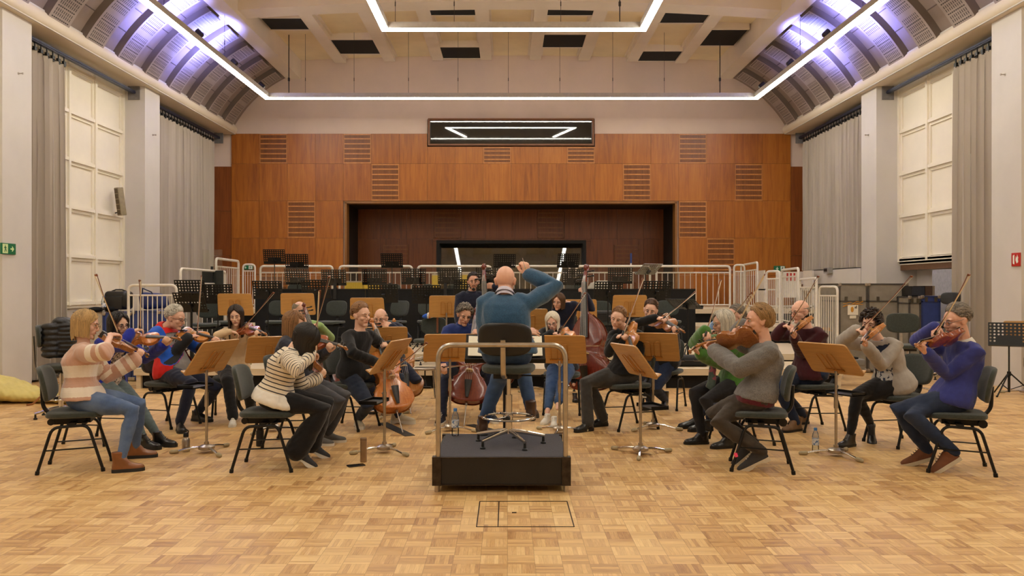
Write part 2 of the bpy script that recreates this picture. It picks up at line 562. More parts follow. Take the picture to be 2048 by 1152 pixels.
nv.build('vent_louvre', m_veneer_shaded, o); nvr.build('vent_rail', m_veneer_mid, o)
# control room behind the niche window
mb = MB()
mb.bb(LWX0 - .3, LWX1 + .3, ND + 1.6, ND + 1.7, 0, 3.2)
mb.bb(LWX0 - .3, LWX0 - .2, ND + .06, ND + 1.7, 0, 3.2); mb.bb(LWX1 + .2, LWX1 + .3, ND + .06, ND + 1.7, 0, 3.2)
mb.bb(LWX0 - .3, LWX1 + .3, ND + .06, ND + 1.7, 3.1, 3.2); mb.bb(LWX0 - .3, LWX1 + .3, ND + .06, ND + 1.7, 0, .1)
struct(mb, 'wall_control_room', M_('control_room_grey', (120, 122, 112), .9))
def mat_glass(name, tint, alpha, rough=0.0, ior=1.5):
    t = NT(name); t.n.remove(t.b)
    tr_ = t.node('ShaderNodeBsdfTransparent'); tr_.inputs[0].default_value = (*tint, 1)
    gl = t.node('ShaderNodeBsdfGlossy'); gl.inputs['Roughness'].default_value = rough
    fr = t.node('ShaderNodeFresnel'); fr.inputs['IOR'].default_value = ior
    nz = t.noise(t.coord(), .9, 2); bp = t.node('ShaderNodeBump'); bp.inputs['Strength'].default_value = .02
    t.link(nz, bp.inputs['Height'])
    if ior > 1.55: t.link(bp.outputs[0], gl.inputs['Normal'])
    mx = t.node('ShaderNodeMixShader'); t.link(t.math('ADD', fr.outputs[0], alpha), mx.inputs[0])
    t.link(tr_.outputs[0], mx.inputs[1]); t.link(gl.outputs[0], mx.inputs[2])
    t.link(mx.outputs[0], t.n['Material Output'].inputs[0])
    return t.m
m_studio_glass = mat_glass('studio_glass', (.5, .53, .5), .10, 0.02, 1.6)
def pane(x0, x1, z0, z1, y, lean, name, frame_mat, fw, depth, n):
    """window: frame with a pane leaning by angle lean (positive: top away from the hall)"""
    fr = MB()
    fr.bb(x0 - fw, x0, y - .05, y + depth, z0 - fw, z1 + fw); fr.bb(x1, x1 + fw, y - .05, y + depth, z0 - fw, z1 + fw)
    fr.bb(x0, x1, y - .05, y + depth, z0 - fw, z0); fr.bb(x0, x1, y - .05, y + depth, z1, z1 + fw)
    f = struct(fr, name, frame_mat)
    g = MB(); dz = (z1 - z0); dy = math.tan(lean) * dz; yc = y + depth * .5
    a, b = yc - dy / 2, yc + dy / 2
    g.add([(x0, a, z0), (x1, a, z0), (x1, b, z1), (x0, b, z1)], [(0, 1, 2, 3)])
    g.build('pane', m_studio_glass, f)
    return f
UL = math.radians(-4.54); LL = math.radians(8.0)
pane(UWX0 + .05, UWX1 - .05, UWZ0 + .04, UWZ1 - .02, YB, UL, 'window_1', m_woodedge, .045, .22, 1)
mb = MB(); mb.bb(UWX0, UWX1, YB + .3, YB + .9, UWZ0 - .05, UWZ1 + .05)
struct(mb, 'wall_projection_room', m_blackhole)
pane(LWX0 + .09, LWX1 - .09, LWZ0, LWZ1 - .07, ND - .02, LL, 'window_2', m_dark, .09, .34, 2)

# side walls: pillars, window recesses, soffits
def side(s):
    X = WL if s < 0 else WR
    XO = OL if s < 0 else OR_
    nm = 'left' if s < 0 else 'right'
    out = XO + s * .3
    m = MB()
    # wall plane behind recesses
    if s < 0:
        m.bb(out, XO, YF, YB + .3, 0, 8.0)
    else:
        m.bb(out, XO, YF, 13.2, 0, 8.0)
        m.bb(out, XO, P2a, YB + .3, 0, 8.0)
        m.bb(out, XO, 13.2, P2a, 2.03, 8.0)
        m.bb(out, XO, 13.2, P2a, 0, 1.0)
        m.bb(out + .6, out, 13.2, P2a, .9, 2.2)     # low recess under the boarded window
    # soffit over recess
    m.bb(out, X - s * .12, YF, YB, ZC, ZC + .25)
    struct(m, 'wall_' + nm, m_wall)
    for (a, b) in ((P1a, P1b), (P2a, P2b), (7.4, 8.15), (2.65, 3.4), (-2.1, -1.35)):
        p = MB(); p.bb(XO, X, a, b, 0, ZC)
        struct(p, 'wall_pillar_' + nm, m_wall)
    # cornice nose
    c = MB(); n = 12; ring0 = []
    for i in range(n + 1):
        a = -PI / 2 + PI * i / n
        ring0.append((X - s * (.06 + .11 * math.cos(a)), ZC + .12 + .125 * math.sin(a)))
    ring0 += [(X + s * .3, ZC + .245), (X + s * .3, ZC - .005)]
    c.loft([[V((x, y, z)) for x, z in ring0] for y in (YF, 0, 8, 16, YB)])
    struct(c, 'trim_cornice_' + nm, m_cornice)
    # boarded window with grid bars
    zb = 1.2 if s < 0 else 2.05
    for wi, (wa, wb) in enumerate(((P1b, P2a), (8.15, P1a), (3.4, 7.4))):
        f = MB()
        if wi == 0: f.bb(XO - s * .03, XO, wa, wb, zb, ZC)
        else: f.bb(XO - s * .03, XO, wa, wb, 1.2, ZC)
        fo = struct(f, 'window_%d' % ((3 if s < 0 else 6) + wi), m_window)
        if wi: continue
        g = MB()
        ys = [16.9, 15.77, 14.82, 13.87, 12.95]
        for y in ys:
            g.bb(XO - s * .10, XO - s * .03, y - .035, y + .035, zb, ZC)
            g.bb(XO - s * .06, XO - s * .03, y - .085, y + .085, zb, ZC)
        for z in (1.24, 2.10, 2.98, 3.84, 4.70, 5.5):
            if z < zb: z = zb + .03
            g.bb(XO - s * .09, XO - s * .03, wa, wb, z - .03, z + .03)
            g.bb(XO - s * .055, XO - s * .03, wa, wb, z - .09, z + .06)
        g.build('glazing_bar', m_window, fo)
    # vault: smooth shell and raised slotted plates
    x0, z0 = X - s * .02, ZC + .14
    x1, z1 = (-5.93 if s < 0 else 6.02), 7.22
    N = 18
    prof = []
    for i in range(N + 1):
        t = i / N
        px_, pz_ = x0 + (x1 - x0) * t, z0 + (z1 - z0) * t
        nx, nz = (z1 - z0) * s, abs(x1 - x0)
        L = math.hypot(nx, nz)
        b = 4 * .17 * t * (1 - t)
        prof.append((px_ + nx / L * b, pz_ + nz / L * b, nx / L, nz / L))
    sh = MB()
    rings = []
    for (x, z, nx, nz) in prof: rings.append([V((x, YF, z)), V((x, YB + .1, z)), V((x + nx * .06, YB + .1, z + nz * .06)), V((x + nx * .06, YF, z + nz * .06))])
    sh.loft(rings)
    struct(sh, 'ceiling_vault_' + nm, m_vault)
    plates = MB(); rims = MB()
    arc = [0]
    for i in range(N): arc.append(arc[-1] + math.hypot(prof[i + 1][0] - prof[i][0], prof[i + 1][1] - prof[i][1]))
    y = 21.55
    while y > 4:
        ya, yb = y - .37, y + .33
        rr = []; uv = []
        T = .11; ta, tb = 1, N - 1
        for i in range(ta, tb + 1):
            x, z, nx, nz = prof[i]
            xi, zi = x - nx * T, z - nz * T
            rr.append([V((xi, ya + .04, zi)), V((xi, yb - .04, zi))])
        for i in range(len(rr) - 1):
            # three plates along the arc with a plain strip between them
            a0_ = arc[ta + i]; a1_ = arc[ta + i + 1]
            seg = ((i * 3) // (len(rr) - 1))
            first = i in (5, 11)
            zz = 0.0 if first and i else 1.0
            vs = [rr[i][0], rr[i][1], rr[i + 1][1], rr[i + 1][0]]
            plates.add(vs, [(0, 1, 2, 3)], [(0.0, a0_, zz), (1.0, a0_, zz), (1.0, a1_, zz), (0.0, a1_, zz)])
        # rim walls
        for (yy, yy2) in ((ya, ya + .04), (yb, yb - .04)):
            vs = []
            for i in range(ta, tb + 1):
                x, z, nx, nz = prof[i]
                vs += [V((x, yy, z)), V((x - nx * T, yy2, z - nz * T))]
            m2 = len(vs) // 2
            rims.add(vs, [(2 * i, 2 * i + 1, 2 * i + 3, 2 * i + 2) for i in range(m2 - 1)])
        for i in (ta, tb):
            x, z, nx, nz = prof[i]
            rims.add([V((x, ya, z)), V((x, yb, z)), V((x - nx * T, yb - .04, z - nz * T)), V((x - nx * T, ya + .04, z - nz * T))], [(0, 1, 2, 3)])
        # thin joints of the smooth bays between
        for i in (5, 9, 13):
            x, z, nx, nz = prof[i]
            rims.bb(x - .006, x + .006, y - .80, y - .37, z - .012, z + .002)
        y -= 1.163
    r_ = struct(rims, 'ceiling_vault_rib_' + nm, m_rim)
    plates.build('slotted_plate', m_plate, r_, sharp=20)
    # long beam at the top of the vault
    b = MB()
    bx = x1
    b.bb(bx - s * .02 + s * .05, bx - s * .36, YF, YB + .1, 7.16, 8.0)
    struct(b, 'ceiling_beam_' + nm, m_ribpaint)
side(-1); side(1)

# flat ceiling with ribs, cross beam, black acoustic boards
def zc(x): return 7.80 - .0042 * x * x
mb = MB(); rings = []
for i in range(25):
    x = -6.0 + 12.1 * i / 24
    rings.append([V((x, YF, zc(x))), V((x, YB + .1, zc(x))), V((x, YB + .1, zc(x) + .2)), V((x, YF, zc(x) + .2))])
mb.loft(rings)
struct(mb, 'ceiling', m_ceil)
mb = MB()
ribs = [-4.47, -3.15, -1.86, -.57, .74, 2.05, 3.33, 4.62]
for x in ribs:
    mb.bb(x - .15, x + .15, YF, YB - .12, zc(x) - .17, zc(x) + .05)
    mb.bb(x - .20, x + .20, YF, YB - .12, zc(x) - .05, zc(x) + .05)
struct(mb, 'ceiling_ribs', m_ribpaint)
for y0 in (17.05, 8.0, -1.0):
    mb = MB(); rings = []
    for i in range(17):
        x = -5.75 + 11.55 * i / 16
        zb_ = 7.46 - .0062 * x * x
        rings.append([V((x, y0, zb_)), V((x, y0 + .55, zb_)), V((x, y0 + .55, 8.0)), V((x, y0, 8.0))])
    mb.loft(rings)
    struct(mb, 'ceiling_cross_beam', m_ribpaint)
boards = [(-4.32, -3.30, 20.15, 21.35), (-1.71, -.72, 20.95, 21.95), (.89, 1.90, 19.9, 20.95), (3.48, 4.47, 21.1, 22.0),
          (-5.5, -4.62, 18.4, 19.2), (-1.71, -.72, 17.75, 18.5), (.89, 1.90, 17.75, 18.5), (3.48, 4.47, 18.15, 18.85), (4.77, 5.6, 19.2, 20.45)]
for (x0, x1, y0, y1) in boards:
    xm = (x0 + x1) / 2; z = zc(xm) - .15
    b = MB(); b.bb(x0, x1, y0, y1, z, z + .02)
    t_ = thing('acoustic_board', 'black acoustic board set between two pale ceiling ribs', 'acoustic board', (xm, (y0 + y1) / 2, z), group='black boards between the ceiling ribs')
    b.build('board', m_blackhole, t_, world=True)
    for yy in (y0 - .03, y1 + .03):
        f = MB(); f.bb(x0 - .02, x1 + .02, yy - .03, yy + .03, z - .01, zc(xm) + .02)
        f.build('edge_batten', m_ribpaint, t_, world=True)
# wall behind the camera closes the hall
mb = MB(); mb.bb(-9, 9, YF - .3, YF, 0, 8.2)
struct(mb, 'wall_front', m_wall)

# ------------------------------------------------------------------ light strips
t = NT('lit_strip'); t.b.inputs['Base Color'].default_value = (1, 1, 1, 1)
t.b.inputs['Emission Color'].default_value = (*LAMP_COL, 1); t.b.inputs['Emission Strength'].default_value = LAMP_POWER
m_lit = t.m
m_alu = M_('painted_aluminium', (196, 190, 184), .45, .3, var=.06)
m_cable = M_('steel_cable', (60, 54, 50), .5, .4)
ZL = 6.12
def strip_lamp(name, label, x0, x1, yfar, ynear, cab, close=False):
    t_ = thing(name, label, 'ceiling lamp', ((x0 + x1) / 2, yfar, ZL))
    hw = .07
    h = MB(); lit = MB()
    h.bb(x0 - hw, x1 + hw, yfar - hw, yfar + hw, ZL + .012, ZL + .12)
    h.bb(x0 - hw, x0 + hw, ynear, yfar - hw, ZL + .012, ZL + .12)
    h.bb(x1 - hw, x1 + hw, ynear, yfar - hw, ZL + .012, ZL + .12)
    h.build('housing', m_alu, t_, world=True)
    if close:
        h2 = MB(); h2.bb(x0 - hw, x1 + hw, ynear - hw, ynear, ZL + .012, ZL + .12); h2.build('housing', m_alu, t_, world=True)
    e = .012
    lit.bb(x0 - hw + e, x1 + hw - e, yfar - hw + e, yfar + hw - e, ZL - .012, ZL + .010)
    lit.bb(x0 - hw + e, x0 + hw - e, ynear, yfar - hw + e, ZL - .012, ZL + .010)
    lit.bb(x1 - hw + e, x1 + hw - e, ynear, yfar - hw + e, ZL - .012, ZL + .010)
    if close: lit.bb(x0 - hw + e, x1 + hw - e, ynear - hw + e, ynear, ZL - .012, ZL + .010)
    lit.build('diffuser', m_lit, t_, world=True)
    for (x, y, th) in cab:
        c = MB(); c.tube([(x, y, ZL + .12), (x, y, ZL + .5), (x, y, zc(x) - .02)], th, 6)
        c.cyl((x, y, ZL + .42), (x, y, ZL + .5), th * 2.2, 6)
        c.build('suspension_cable', m_cable, t_, world=True)
cx_ = [-4.9, -3.72, -2.4, -1.2, .02, 1.27, 2.55, 3.8]
strip_lamp('strip_lamp', 'outer run of bright strip lights framing the hall, near the vaults', -5.83, 6.03, 20.0, -3.0,
           [(x, 20.0, .004) for x in cx_] + [(-5.3, 20.0, .012), (5.15, 20.0, .012)] + [(x, y, .004) for x in (-5.83, 6.03) for y in (17, 14, 11)], True)
strip_lamp('strip_lamp', 'inner run of bright strip lights at the top of the picture', -2.19, 2.42, 14.7, 1.0,
           [(-2.0, 14.7, .004), (-.95, 14.7, .004), (.95, 14.7, .004), (2.0, 14.7, .010)])

# spotlights clipped above the outer strips, washing the vaults with cool light
m_spot = M_('spot_housing', (60, 58, 60), .4, .5)
t = NT('spot_lens'); t.b.inputs['Emission Color'].default_value = (.75, .8, 1, 1); t.b.inputs['Emission Strength'].default_value = 30
m_lens = t.m
def spot(x, y, s, label, power):
    t_ = thing('spotlight', label, 'spotlight', (x, y, ZL + .12), group='spotlights on the outer strip lamps')
    d = V((s * .74, .0, .67)).normalized()
    b = MB(); p = V((x, y, ZL + .22))
    b.tube([p - d * .09, p - d * .07, p + d * .06], [.03, .05, .055], 14)
    b.build('housing', m_spot, t_, world=True)
    br = MB(); br.tube([(x, y, ZL + .12), (x, y, ZL + .2)], .012, 8); br.bb(x - .06, x + .06, y - .05, y + .05, ZL + .12, ZL + .135)
    br.build('bracket', m_spot, t_, world=True)
    l = MB(); l.tube([p + d * .055, p + d * .063], .045, 14); l.build('lens', m_lens, t_, world=True)
    L = bpy.data.lights.new('spot_beam', 'SPOT'); L.energy = power; L.color = (.22, .25, 1.0)
    L.spot_size = math.radians(140); L.spot_blend = .8; L.shadow_soft_size = .05
    lo = bpy.data.objects.new('spot_beam', L); COL.objects.link(lo)
    lo.parent = t_; lo.location = (p + d * .09) - V((x, y, ZL + .12))
    lo.rotation_euler = d.to_track_quat('-Z', 'Y').to_euler()
for s, xx in ((-1, -5.83), (1, 6.03)):
    sd = 'left' if s < 0 else 'right'
    spot(xx, 15.6, s, 'small spotlight above the %s-hand strip lamp nearest the camera' % sd, 500)
    spot(xx, 17.6, s, 'small spotlight above the %s-hand strip lamp, second along' % sd, 500)
    spot(xx, 19.55, s, 'small spotlight above the far corner of the %s-hand strip lamp' % sd, 8)
    spot(xx, 12.0, s, 'small spotlight above the %s-hand strip lamp outside the picture' % sd, 360)
# ------------------------------------------------------------------ remeshing: union of overlapping shapes into one continuous skin
_tmp = bpy.data.scenes.new('workbench')
def fuse(mb, vox, smooth=3, fac=.5):
    """one continuous surface from overlapping closed shapes -> (n x 3 array, faces)"""
    me = bpy.data.meshes.new('w'); me.from_pydata(mb.v, [], mb.f)
    o = bpy.data.objects.new('w', me); _tmp.collection.objects.link(o)
    m = o.modifiers.new('r', 'REMESH'); m.mode = 'VOXEL'; m.voxel_size = vox; m.adaptivity = 0
    if smooth:
        q = o.modifiers.new('s', 'SMOOTH'); q.factor = fac; q.iterations = smooth
    with bpy.context.temp_override(scene=_tmp, view_layer=_tmp.view_layers[0]):
        dg = bpy.context.evaluated_depsgraph_get()
    e = o.evaluated_get(dg); em = e.to_mesh()
    n = len(em.vertices); co = np.empty(n * 3); em.vertices.foreach_get('co', co)
    nf = len(em.polygons); lp = np.empty(len(em.loops), int); em.loops.foreach_get('vertex_index', lp)
    no = np.empty(n * 3); em.vertices.foreach_get('normal', no)
    tot = np.empty(nf, int); em.polygons.foreach_get('loop_total', tot)
    e.to_mesh_clear(); bpy.data.objects.remove(o); bpy.data.meshes.remove(me)
    if (tot == 4).all(): fs = lp.reshape(-1, 4)
    else:
        st = np.concatenate(([0], np.cumsum(tot)[:-1])); fs = [tuple(lp[a:a + b]) for a, b in zip(st, tot)]
    return co.reshape(-1, 3), fs, no.reshape(-1, 3)

def mesh_obj(name, co, fs, mat, parent, uvw=None, sharp=None, off=None, label=None):
    me = bpy.data.meshes.new(name); o = bpy.data.objects.new(name, me); o.parent = parent
    Mi = np.array(wmat(parent).inverted())
    c = co @ Mi[:3, :3].T + Mi[:3, 3]
    me.from_pydata(c.tolist(), [], fs.tolist() if hasattr(fs, 'tolist') else fs)
    if uvw is not None:
        at = me.attributes.new('uvw', 'FLOAT_VECTOR', 'POINT'); at.data.foreach_set('vector', np.asarray(uvw, float).ravel())
    me.polygons.foreach_set('use_smooth', [True] * len(me.polygons))
    me.materials.append(mat); COL.objects.link(o)
    if label: o['label'] = label
    return o

def wrinkle(co, no, amp, seed, scale=7.0):
    """soft cloth folds: push points along their normals"""
    q = np.random.RandomState(seed); h = np.zeros(len(co))
    for k in range(7):
        d = q.normal(size=3); d /= np.linalg.norm(d)
        w = q.normal(size=3); w /= np.linalg.norm(w)
        f = scale * (1 + .55 * k)
        v = np.sin(co @ d * f * 2 * PI / 1.6 + 2.2 * np.sin(co @ w * f * 1.1 + k) + q.uniform(0, 6))
        h += (1 - 2 * np.abs(v) ** .7 if k % 2 else v) / (1 + .5 * k)
    return co + no * (h * amp / 3.0)[:, None]

def seg_dist(co, a, b):
    a = np.array(a); b = np.array(b); ab = b - a
    u = ((co - a) @ ab) / (ab @ ab); t = np.clip(u, 0, 1)
    return np.linalg.norm(co - (a + t[:, None] * ab), axis=1), np.clip(u, -.35, 1.35)

def ik(a, b, l1, l2, pole):
    """joint between a and b for bone lengths l1, l2, bending towards pole; b is pulled in when out of reach"""
    a = V(a); b = V(b); d = b - a; L = d.length
    mx = (l1 + l2) * .995
    if L > mx: b = a + d.normalized() * mx; d = b - a; L = mx
    mn = abs(l1 - l2) + .03
    u = d.normalized()
    x = (l1 * l1 - l2 * l2 + L * L) / (2 * L); h = math.sqrt(max(1e-6, l1 * l1 - x * x))
    p = V(pole); p = p - u * p.dot(u)
    if p.length < 1e-4: p = u.orthogonal()
    return a + u * x + p.normalized() * h, b

def ray_at(px, py, p0, L, near):
    """point on the sight line of a pixel at distance L from p0 (near/far solution)"""
    o = V((0, 0, EYE)); d = V(((px - CX) / FPX, 1, -(py - CY) / FPX)).normalized()
    oc = o - p0; b = oc.dot(d); c = oc.dot(oc) - L * L; disc = b * b - c
    if disc < 0:
        q = o + d * (-b); return p0 + (q - p0).normalized() * L
    s = math.sqrt(disc)
    return o + d * (-b - s if near else -b + s)

def hdir(h):
    h = math.radians(h); return V((math.sin(h), math.cos(h), 0))
def hright(h):
    h = math.radians(h); return V((math.cos(h), -math.sin(h), 0))

# ------------------------------------------------------------------ materials for people
def mat_skin(name, rgb):
    if name in MATS: return MATS[name]
    t = NT(name); c = lin(rgb); n = t.noise(t.coord(), 22, 3)
    t.col(t.ramp(n, [(.3, (c[0] * .93, c[1] * .88, c[2] * .86)), (.7, c)]))
    t.rough(.48); t.b.inputs['Subsurface Weight'].default_value = .06
    t.b.inputs['Subsurface Radius'].default_value = (.02, .008, .005)
    MATS[name] = t.m; return t.m
def mat_hair(name, rgb, rough=.42, var=.35):
    if name in MATS: return MATS[name]
    t = NT(name); c = lin(rgb); vec = t.coord((150, 150, 16))
    n = t.noise(vec, 1.0, 3); r = t.fattr('rnd')
    k = t.math('ADD', t.math('MULTIPLY', n, .55), t.math('MULTIPLY', r, .45))
    t.col(t.ramp(k, [(.28, tuple(x * (1 - var) for x in c)), (.75, tuple(min(1, x * (1 + var)) for x in c))]))
    t.rough(rough); t.bump(n, .5, .004)
    MATS[name] = t.m; return t.m
def mat_cloth(name, rgb, var=.10, knit=0.0, scale=30, rough=.88, bump=.25, stripes=None, sheen=.2, spec=.25, heather=None):
    """cloth; stripes = function(tree, along, lateral, front) -> colour socket"""
    if name in MATS: return MATS[name]
    t = NT(name); c = lin(rgb); n = t.noise(t.coord(), scale, 4)
    base = t.ramp(n, [(.3, tuple(x * (1 - var) for x in c)), (.7, tuple(min(1, x * (1 + var)) for x in c))])
    a = t.node('ShaderNodeAttribute', attribute_name='uvw'); sp = t.node('ShaderNodeSeparateXYZ'); t.link(a.outputs['Vector'], sp.inputs[0])
    if stripes: base = stripes(t, base, *sp.outputs)
    if heather:
        n3 = t.noise(t.coord((1, 1, .4)), 240, 2)
        base = t.mix(t.math('MULTIPLY', t.math('GREATER_THAN', n3, .52), heather[1]), base, lin(heather[0]))
    t.col(base); t.rough(rough); t.b.inputs['Sheen Weight'].default_value = sheen
    t.b.inputs['Specular IOR Level'].default_value = spec
    h = t.noise(t.coord(), 160, 3)
    if knit:
        lat = t.math('SINE', t.math('MULTIPLY', sp.outputs[1], 2 * PI / knit))
        al = t.math('SINE', t.math('MULTIPLY', sp.outputs[0], 2 * PI / knit * 1.3))
        h = t.math('ADD', h, t.math('MULTIPLY', t.math('ADD', lat, t.math('MULTIPLY', al, .5)), .6))
    t.bump(h, bump, .004)
    MATS[name] = t.m; return t.m
m_eye = M_('eye_white', (226, 220, 212), .25, var=.02)
m_iris = M_('iris_dark', (48, 36, 28), .2, var=.2)
m_lip = M_('lips', (176, 104, 92), .45, var=.05)

# ------------------------------------------------------------------ head, hair, hands, shoes
def head_shapes(mb, M, s=1.0, fem=False, heavy=0.0):
    R = M.to_3x3()
    def e(c, r, rot=None):
        mb.ell(M @ (V(c) * s), [x * s for x in r], R @ rot if rot else R, 16, 10)
    e((0, -.012, .030), (.076, .097, .092))
    e((0, .030, .030), (.066, .064, .070))                      # forehead
    e((0, .022, -.035), (.061 + .004 * heavy, .066, .080))      # face
    e((0, .010, -.062), (.056 + .006 * heavy, .062, .045))      # jaw
    e((0, .066, -.098), (.025 if fem else .030, .024, .020))    # chin
    for x in (-1, 1):
        e((x * .036, .058, -.022), (.027, .026, .026))          # cheeks
        e((x * .030, .079, .030), (.026, .014, .010))           # brow
        e((x * .077, -.010, -.005), (.011, .021, .033), Matrix.Rotation(x * .30, 3, 'Z') @ Matrix.Rotation(.2, 3, 'X'))
        e((x * .081, -.016, .008), (.010, .020, .020), Matrix.Rotation(x * .45, 3, 'Z'))
        e((x * .011, .096, -.030), (.0095, .010, .008))         # nostrils
    P = lambda p: M @ (V(p) * s)
    mb.tube([P((0, .080, .024)), P((0, .095, .004)), P((0, .110, -.020)), P((0, .107, -.030))], [.0095 * s, .0105 * s, .0125 * s, .011 * s], 10, round_ends=True)
    e((0, .084, -.052), (.026, .014, .008)); e((0, .085, -.0625), (.022, .013, .0075)); e((0, .081, -.058), (.030, .010, .010))

def face_parts(root, M, s, browmat, fem=False, lidded=0.5):
    R = M.to_3x3(); P = lambda p: M @ (V(p) * s)
    for x in (-1, 1):
        b = MB(); b.ell(P((x * .031, .0835, .0065)), [.0135 * s, .009 * s, .0085 * s * (1 - .5 * lidded)], R, 12, 8)
        eo = b.build('eye', m_eye, root, world=True)
        b = MB(); b.ell(P((x * .031, .0905, .0055)), [.006 * s, .0035 * s, .0062 * s * (1 - .4 * lidded)], R, 10, 6)
        b.tube([P((x * .017, .0865, .0085)), P((x * .024, .0930, .0125 - .004 * lidded)), P((x * .034, .0920, .0125 - .004 * lidded)), P((x * .046, .0840, .008))], .0018 * s, 6)
        b.build('iris', m_iris, eo, world=True)
        b = MB(); b.tube([P((x * .013, .0955, .024)), P((x * .026, .0985, .031)), P((x * .038, .0915, .032)), P((x * .050, .0790, .027))], [.003 * s, .0042 * s, .004 * s, .0018 * s], 6, flat=1.0)
        b.build('eyebrow', browmat, root, world=True)
    b = MB(); b.tube([P((-.023, .0860, -.058)), P((-.010, .0965, -.0555)), P((0, .0980, -.0570)), P((.010, .0965, -.0555)), P((.023, .0860, -.058))], [.002 * s, .0042 * s, .0045 * s, .0042 * s, .002 * s], 6)
    b.build('mouth', m_lip, root, world=True)

def hairline(az, bald):
    """lowest elevation (deg) of the scalp at azimuth az (deg from the front)"""
    a = abs(az)
    pts = [(0, 44), (30, 44), (52, 34), (68, 14), (80, 2), (98, 0), (112, -14), (140, -34), (180, -38)]
    for (x0, y0), (x1, y1) in zip(pts, pts[1:]):
        if a <= x1: return y0 + (y1 - y0) * (a - x0) / (x1 - x0)
    return -38
def hair(root, M, s, mat, style, length=.05, vol=1.05, seed=1, part=0.0, ztop=None, bald=0, lockr=.012, n=240, sweep=0.0, fringe=False, bun=False):
    """style: short / long / curly / tied. Locks follow the skull, then hang."""
    q = random.Random(seed); mb = MB()
    DN = M.to_3x3().inverted() @ V((0, 0, -1)); DN = (DN * .85 + V((0, 0, -.15))).normalized()
    C = V((0, -.012, .030)); RAD = V((.078, .099, .095))
    def surf(az, el, k):
        a, e = math.radians(az), math.radians(el)
        u = V((math.sin(a) * math.cos(e), math.cos(a) * math.cos(e), math.sin(e)))
        return V((C.x + RAD.x * u.x * k, C.y + RAD.y * u.y * k, C.z + RAD.z * u.z * k))
    P = lambda p: M @ (p * s)
    top = 91 if not bald else bald
    # under-layer shell
    if True:
        na, ne = 44, 12
        for i in range(na):
            az0, az1 = -180 + 360 * i / na, -180 + 360 * (i + 1) / na
            l0, l1 = hairline(az0, bald), hairline(az1, bald)
            if bald and min(l0, l1) > bald: continue
            t0, t1 = min(top, 90), min(top, 90)
            vs = []; fs = []
            for j in range(ne + 1):
                f = j / ne
                kk = 1.0 + (vol - 1.0) * (min(1, .08 + 2.0 * f) if style != 'long' else min(1, .25 + 3 * f)) if not bald else 1.0 + .03 * math.sin(PI * f)
                vs += [P(surf(az0, l0 + (t0 - l0) * f, kk)), P(surf(az1, l1 + (t1 - l1) * f, kk))]
            mb.cr = .45
            mb.add(vs, [(2 * j, 2 * j + 1, 2 * j + 3, 2 * j + 2) for j in range(ne)])
    g = PI * (3 - math.sqrt(5)); cnt = 0; k = 0
    while cnt < n and k < n * 6:
        zf = 1 - 2 * (k + .5) / (n * 1.9); k += 1
        if zf < -.75: break
        el = math.degrees(math.asin(zf)); az = (math.degrees(g * k) % 360) - 180
        az += q.uniform(-6, 6); el += q.uniform(-4, 4); el = min(el, 88)
        hl = hairline(az, bald)
        if el < hl + 2 or el > top: continue
        cnt += 1; mb.cr = q.random()
        pts = []; rs = []
        side = 1 if (az - part) % 360 < 180 else -1
        if style == 'long':
            steps = 7; L = length * q.uniform(.9, 1.05)
            a, e = az, el
            # combed down: first over the skull, then falling
            tgt = side * min(max(abs(a), 58 if not fringe else 20), 176)
            for j in range(steps):
                f = j / (steps - 1)
                ee = el + (-8 - el) * min(1, f * 2.0) if el > -8 else el
                aa = a + (tgt - a) * min(1, f * 2.2) * (1 if abs(tgt - a) < 180 else 0)
                p = surf(aa, ee, vol + .02 * q.random() + .03 * math.sin(PI * min(1, f * 1.6)))
                if f > .5: p = V((p.x * (1 - .10 * (f - .5)), p.y, p.z)) + DN * ((f - .5) * 2 * L)
                pts.append(P(p))
                rs.append(lockr * (1.0 - .15 * f if f < .9 else .6) * s)
        elif style == 'curly':
            p = surf(az, el, vol + .10 * q.random())
            r0 = .014 + .009 * q.random()
            ax = V((q.uniform(-1, 1), q.uniform(-1, 1), q.uniform(-1, 1))).normalized(); bx = ax.orthogonal().normalized(); cx2 = ax.cross(bx)
            for j in range(9):
                w = j / 8 * 2.3 * PI
                pts.append(P(p + bx * r0 * math.cos(w) + cx2 * r0 * math.sin(w) + ax * (.012 * j / 8) + V((0, 0, -length * j / 8))))
                rs.append(lockr * .8 * s)
        else:
            steps = 5; L = length * q.uniform(.7, 1.25)
            # direction of combing in the tangent plane
            p0 = surf(az, el, 1.0); nrm = (p0 - C).normalized()
            if style == 'tied': fl = V((0, -1, .05))
            elif sweep: fl = V((sweep, -.55, .1))
            else: fl = V((math.sin(math.radians(az)) * .6, -.5 if el > 20 else -.2, -.8 if el < 45 else .0))
            if fringe and el > 30 and abs(az) < 70: fl = V((.35 * side, .9, -.35))
            fl = fl - nrm * fl.dot(nrm); fl.normalize()
            for j in range(steps):
                f = j / (steps - 1)
                p = p0 + fl * L * f
                d = V(((p.x - C.x) / RAD.x, (p.y - C.y) / RAD.y, (p.z - C.z) / RAD.z))
                kk = 1.012 + (vol - 1.0) * min(1, max(0, el - hl) / 34.0) + .06 * (.35 + .65 * min(1, max(0, el - hl) / 34.0)) * math.sin(PI * f * .8) * q.uniform(.1, 1.5) + .02 * f * q.random()
                d.normalize()
                pp = V((C.x + d.x * RAD.x * kk, C.y + d.y * RAD.y * kk, C.z + d.z * RAD.z * kk))
                pts.append(P(pp)); rs.append(lockr * (1 - .55 * f) * s)
        mb.tube(pts, rs, 5, flat=.7)
    if bun:
        mb.cr = .5; mb.ell(P(V((0, -.125, .03))), (.036 * s, .034 * s, .036 * s), None, 12, 8)
    return mb.build('hair', mat, root, world=True, sharp=80)

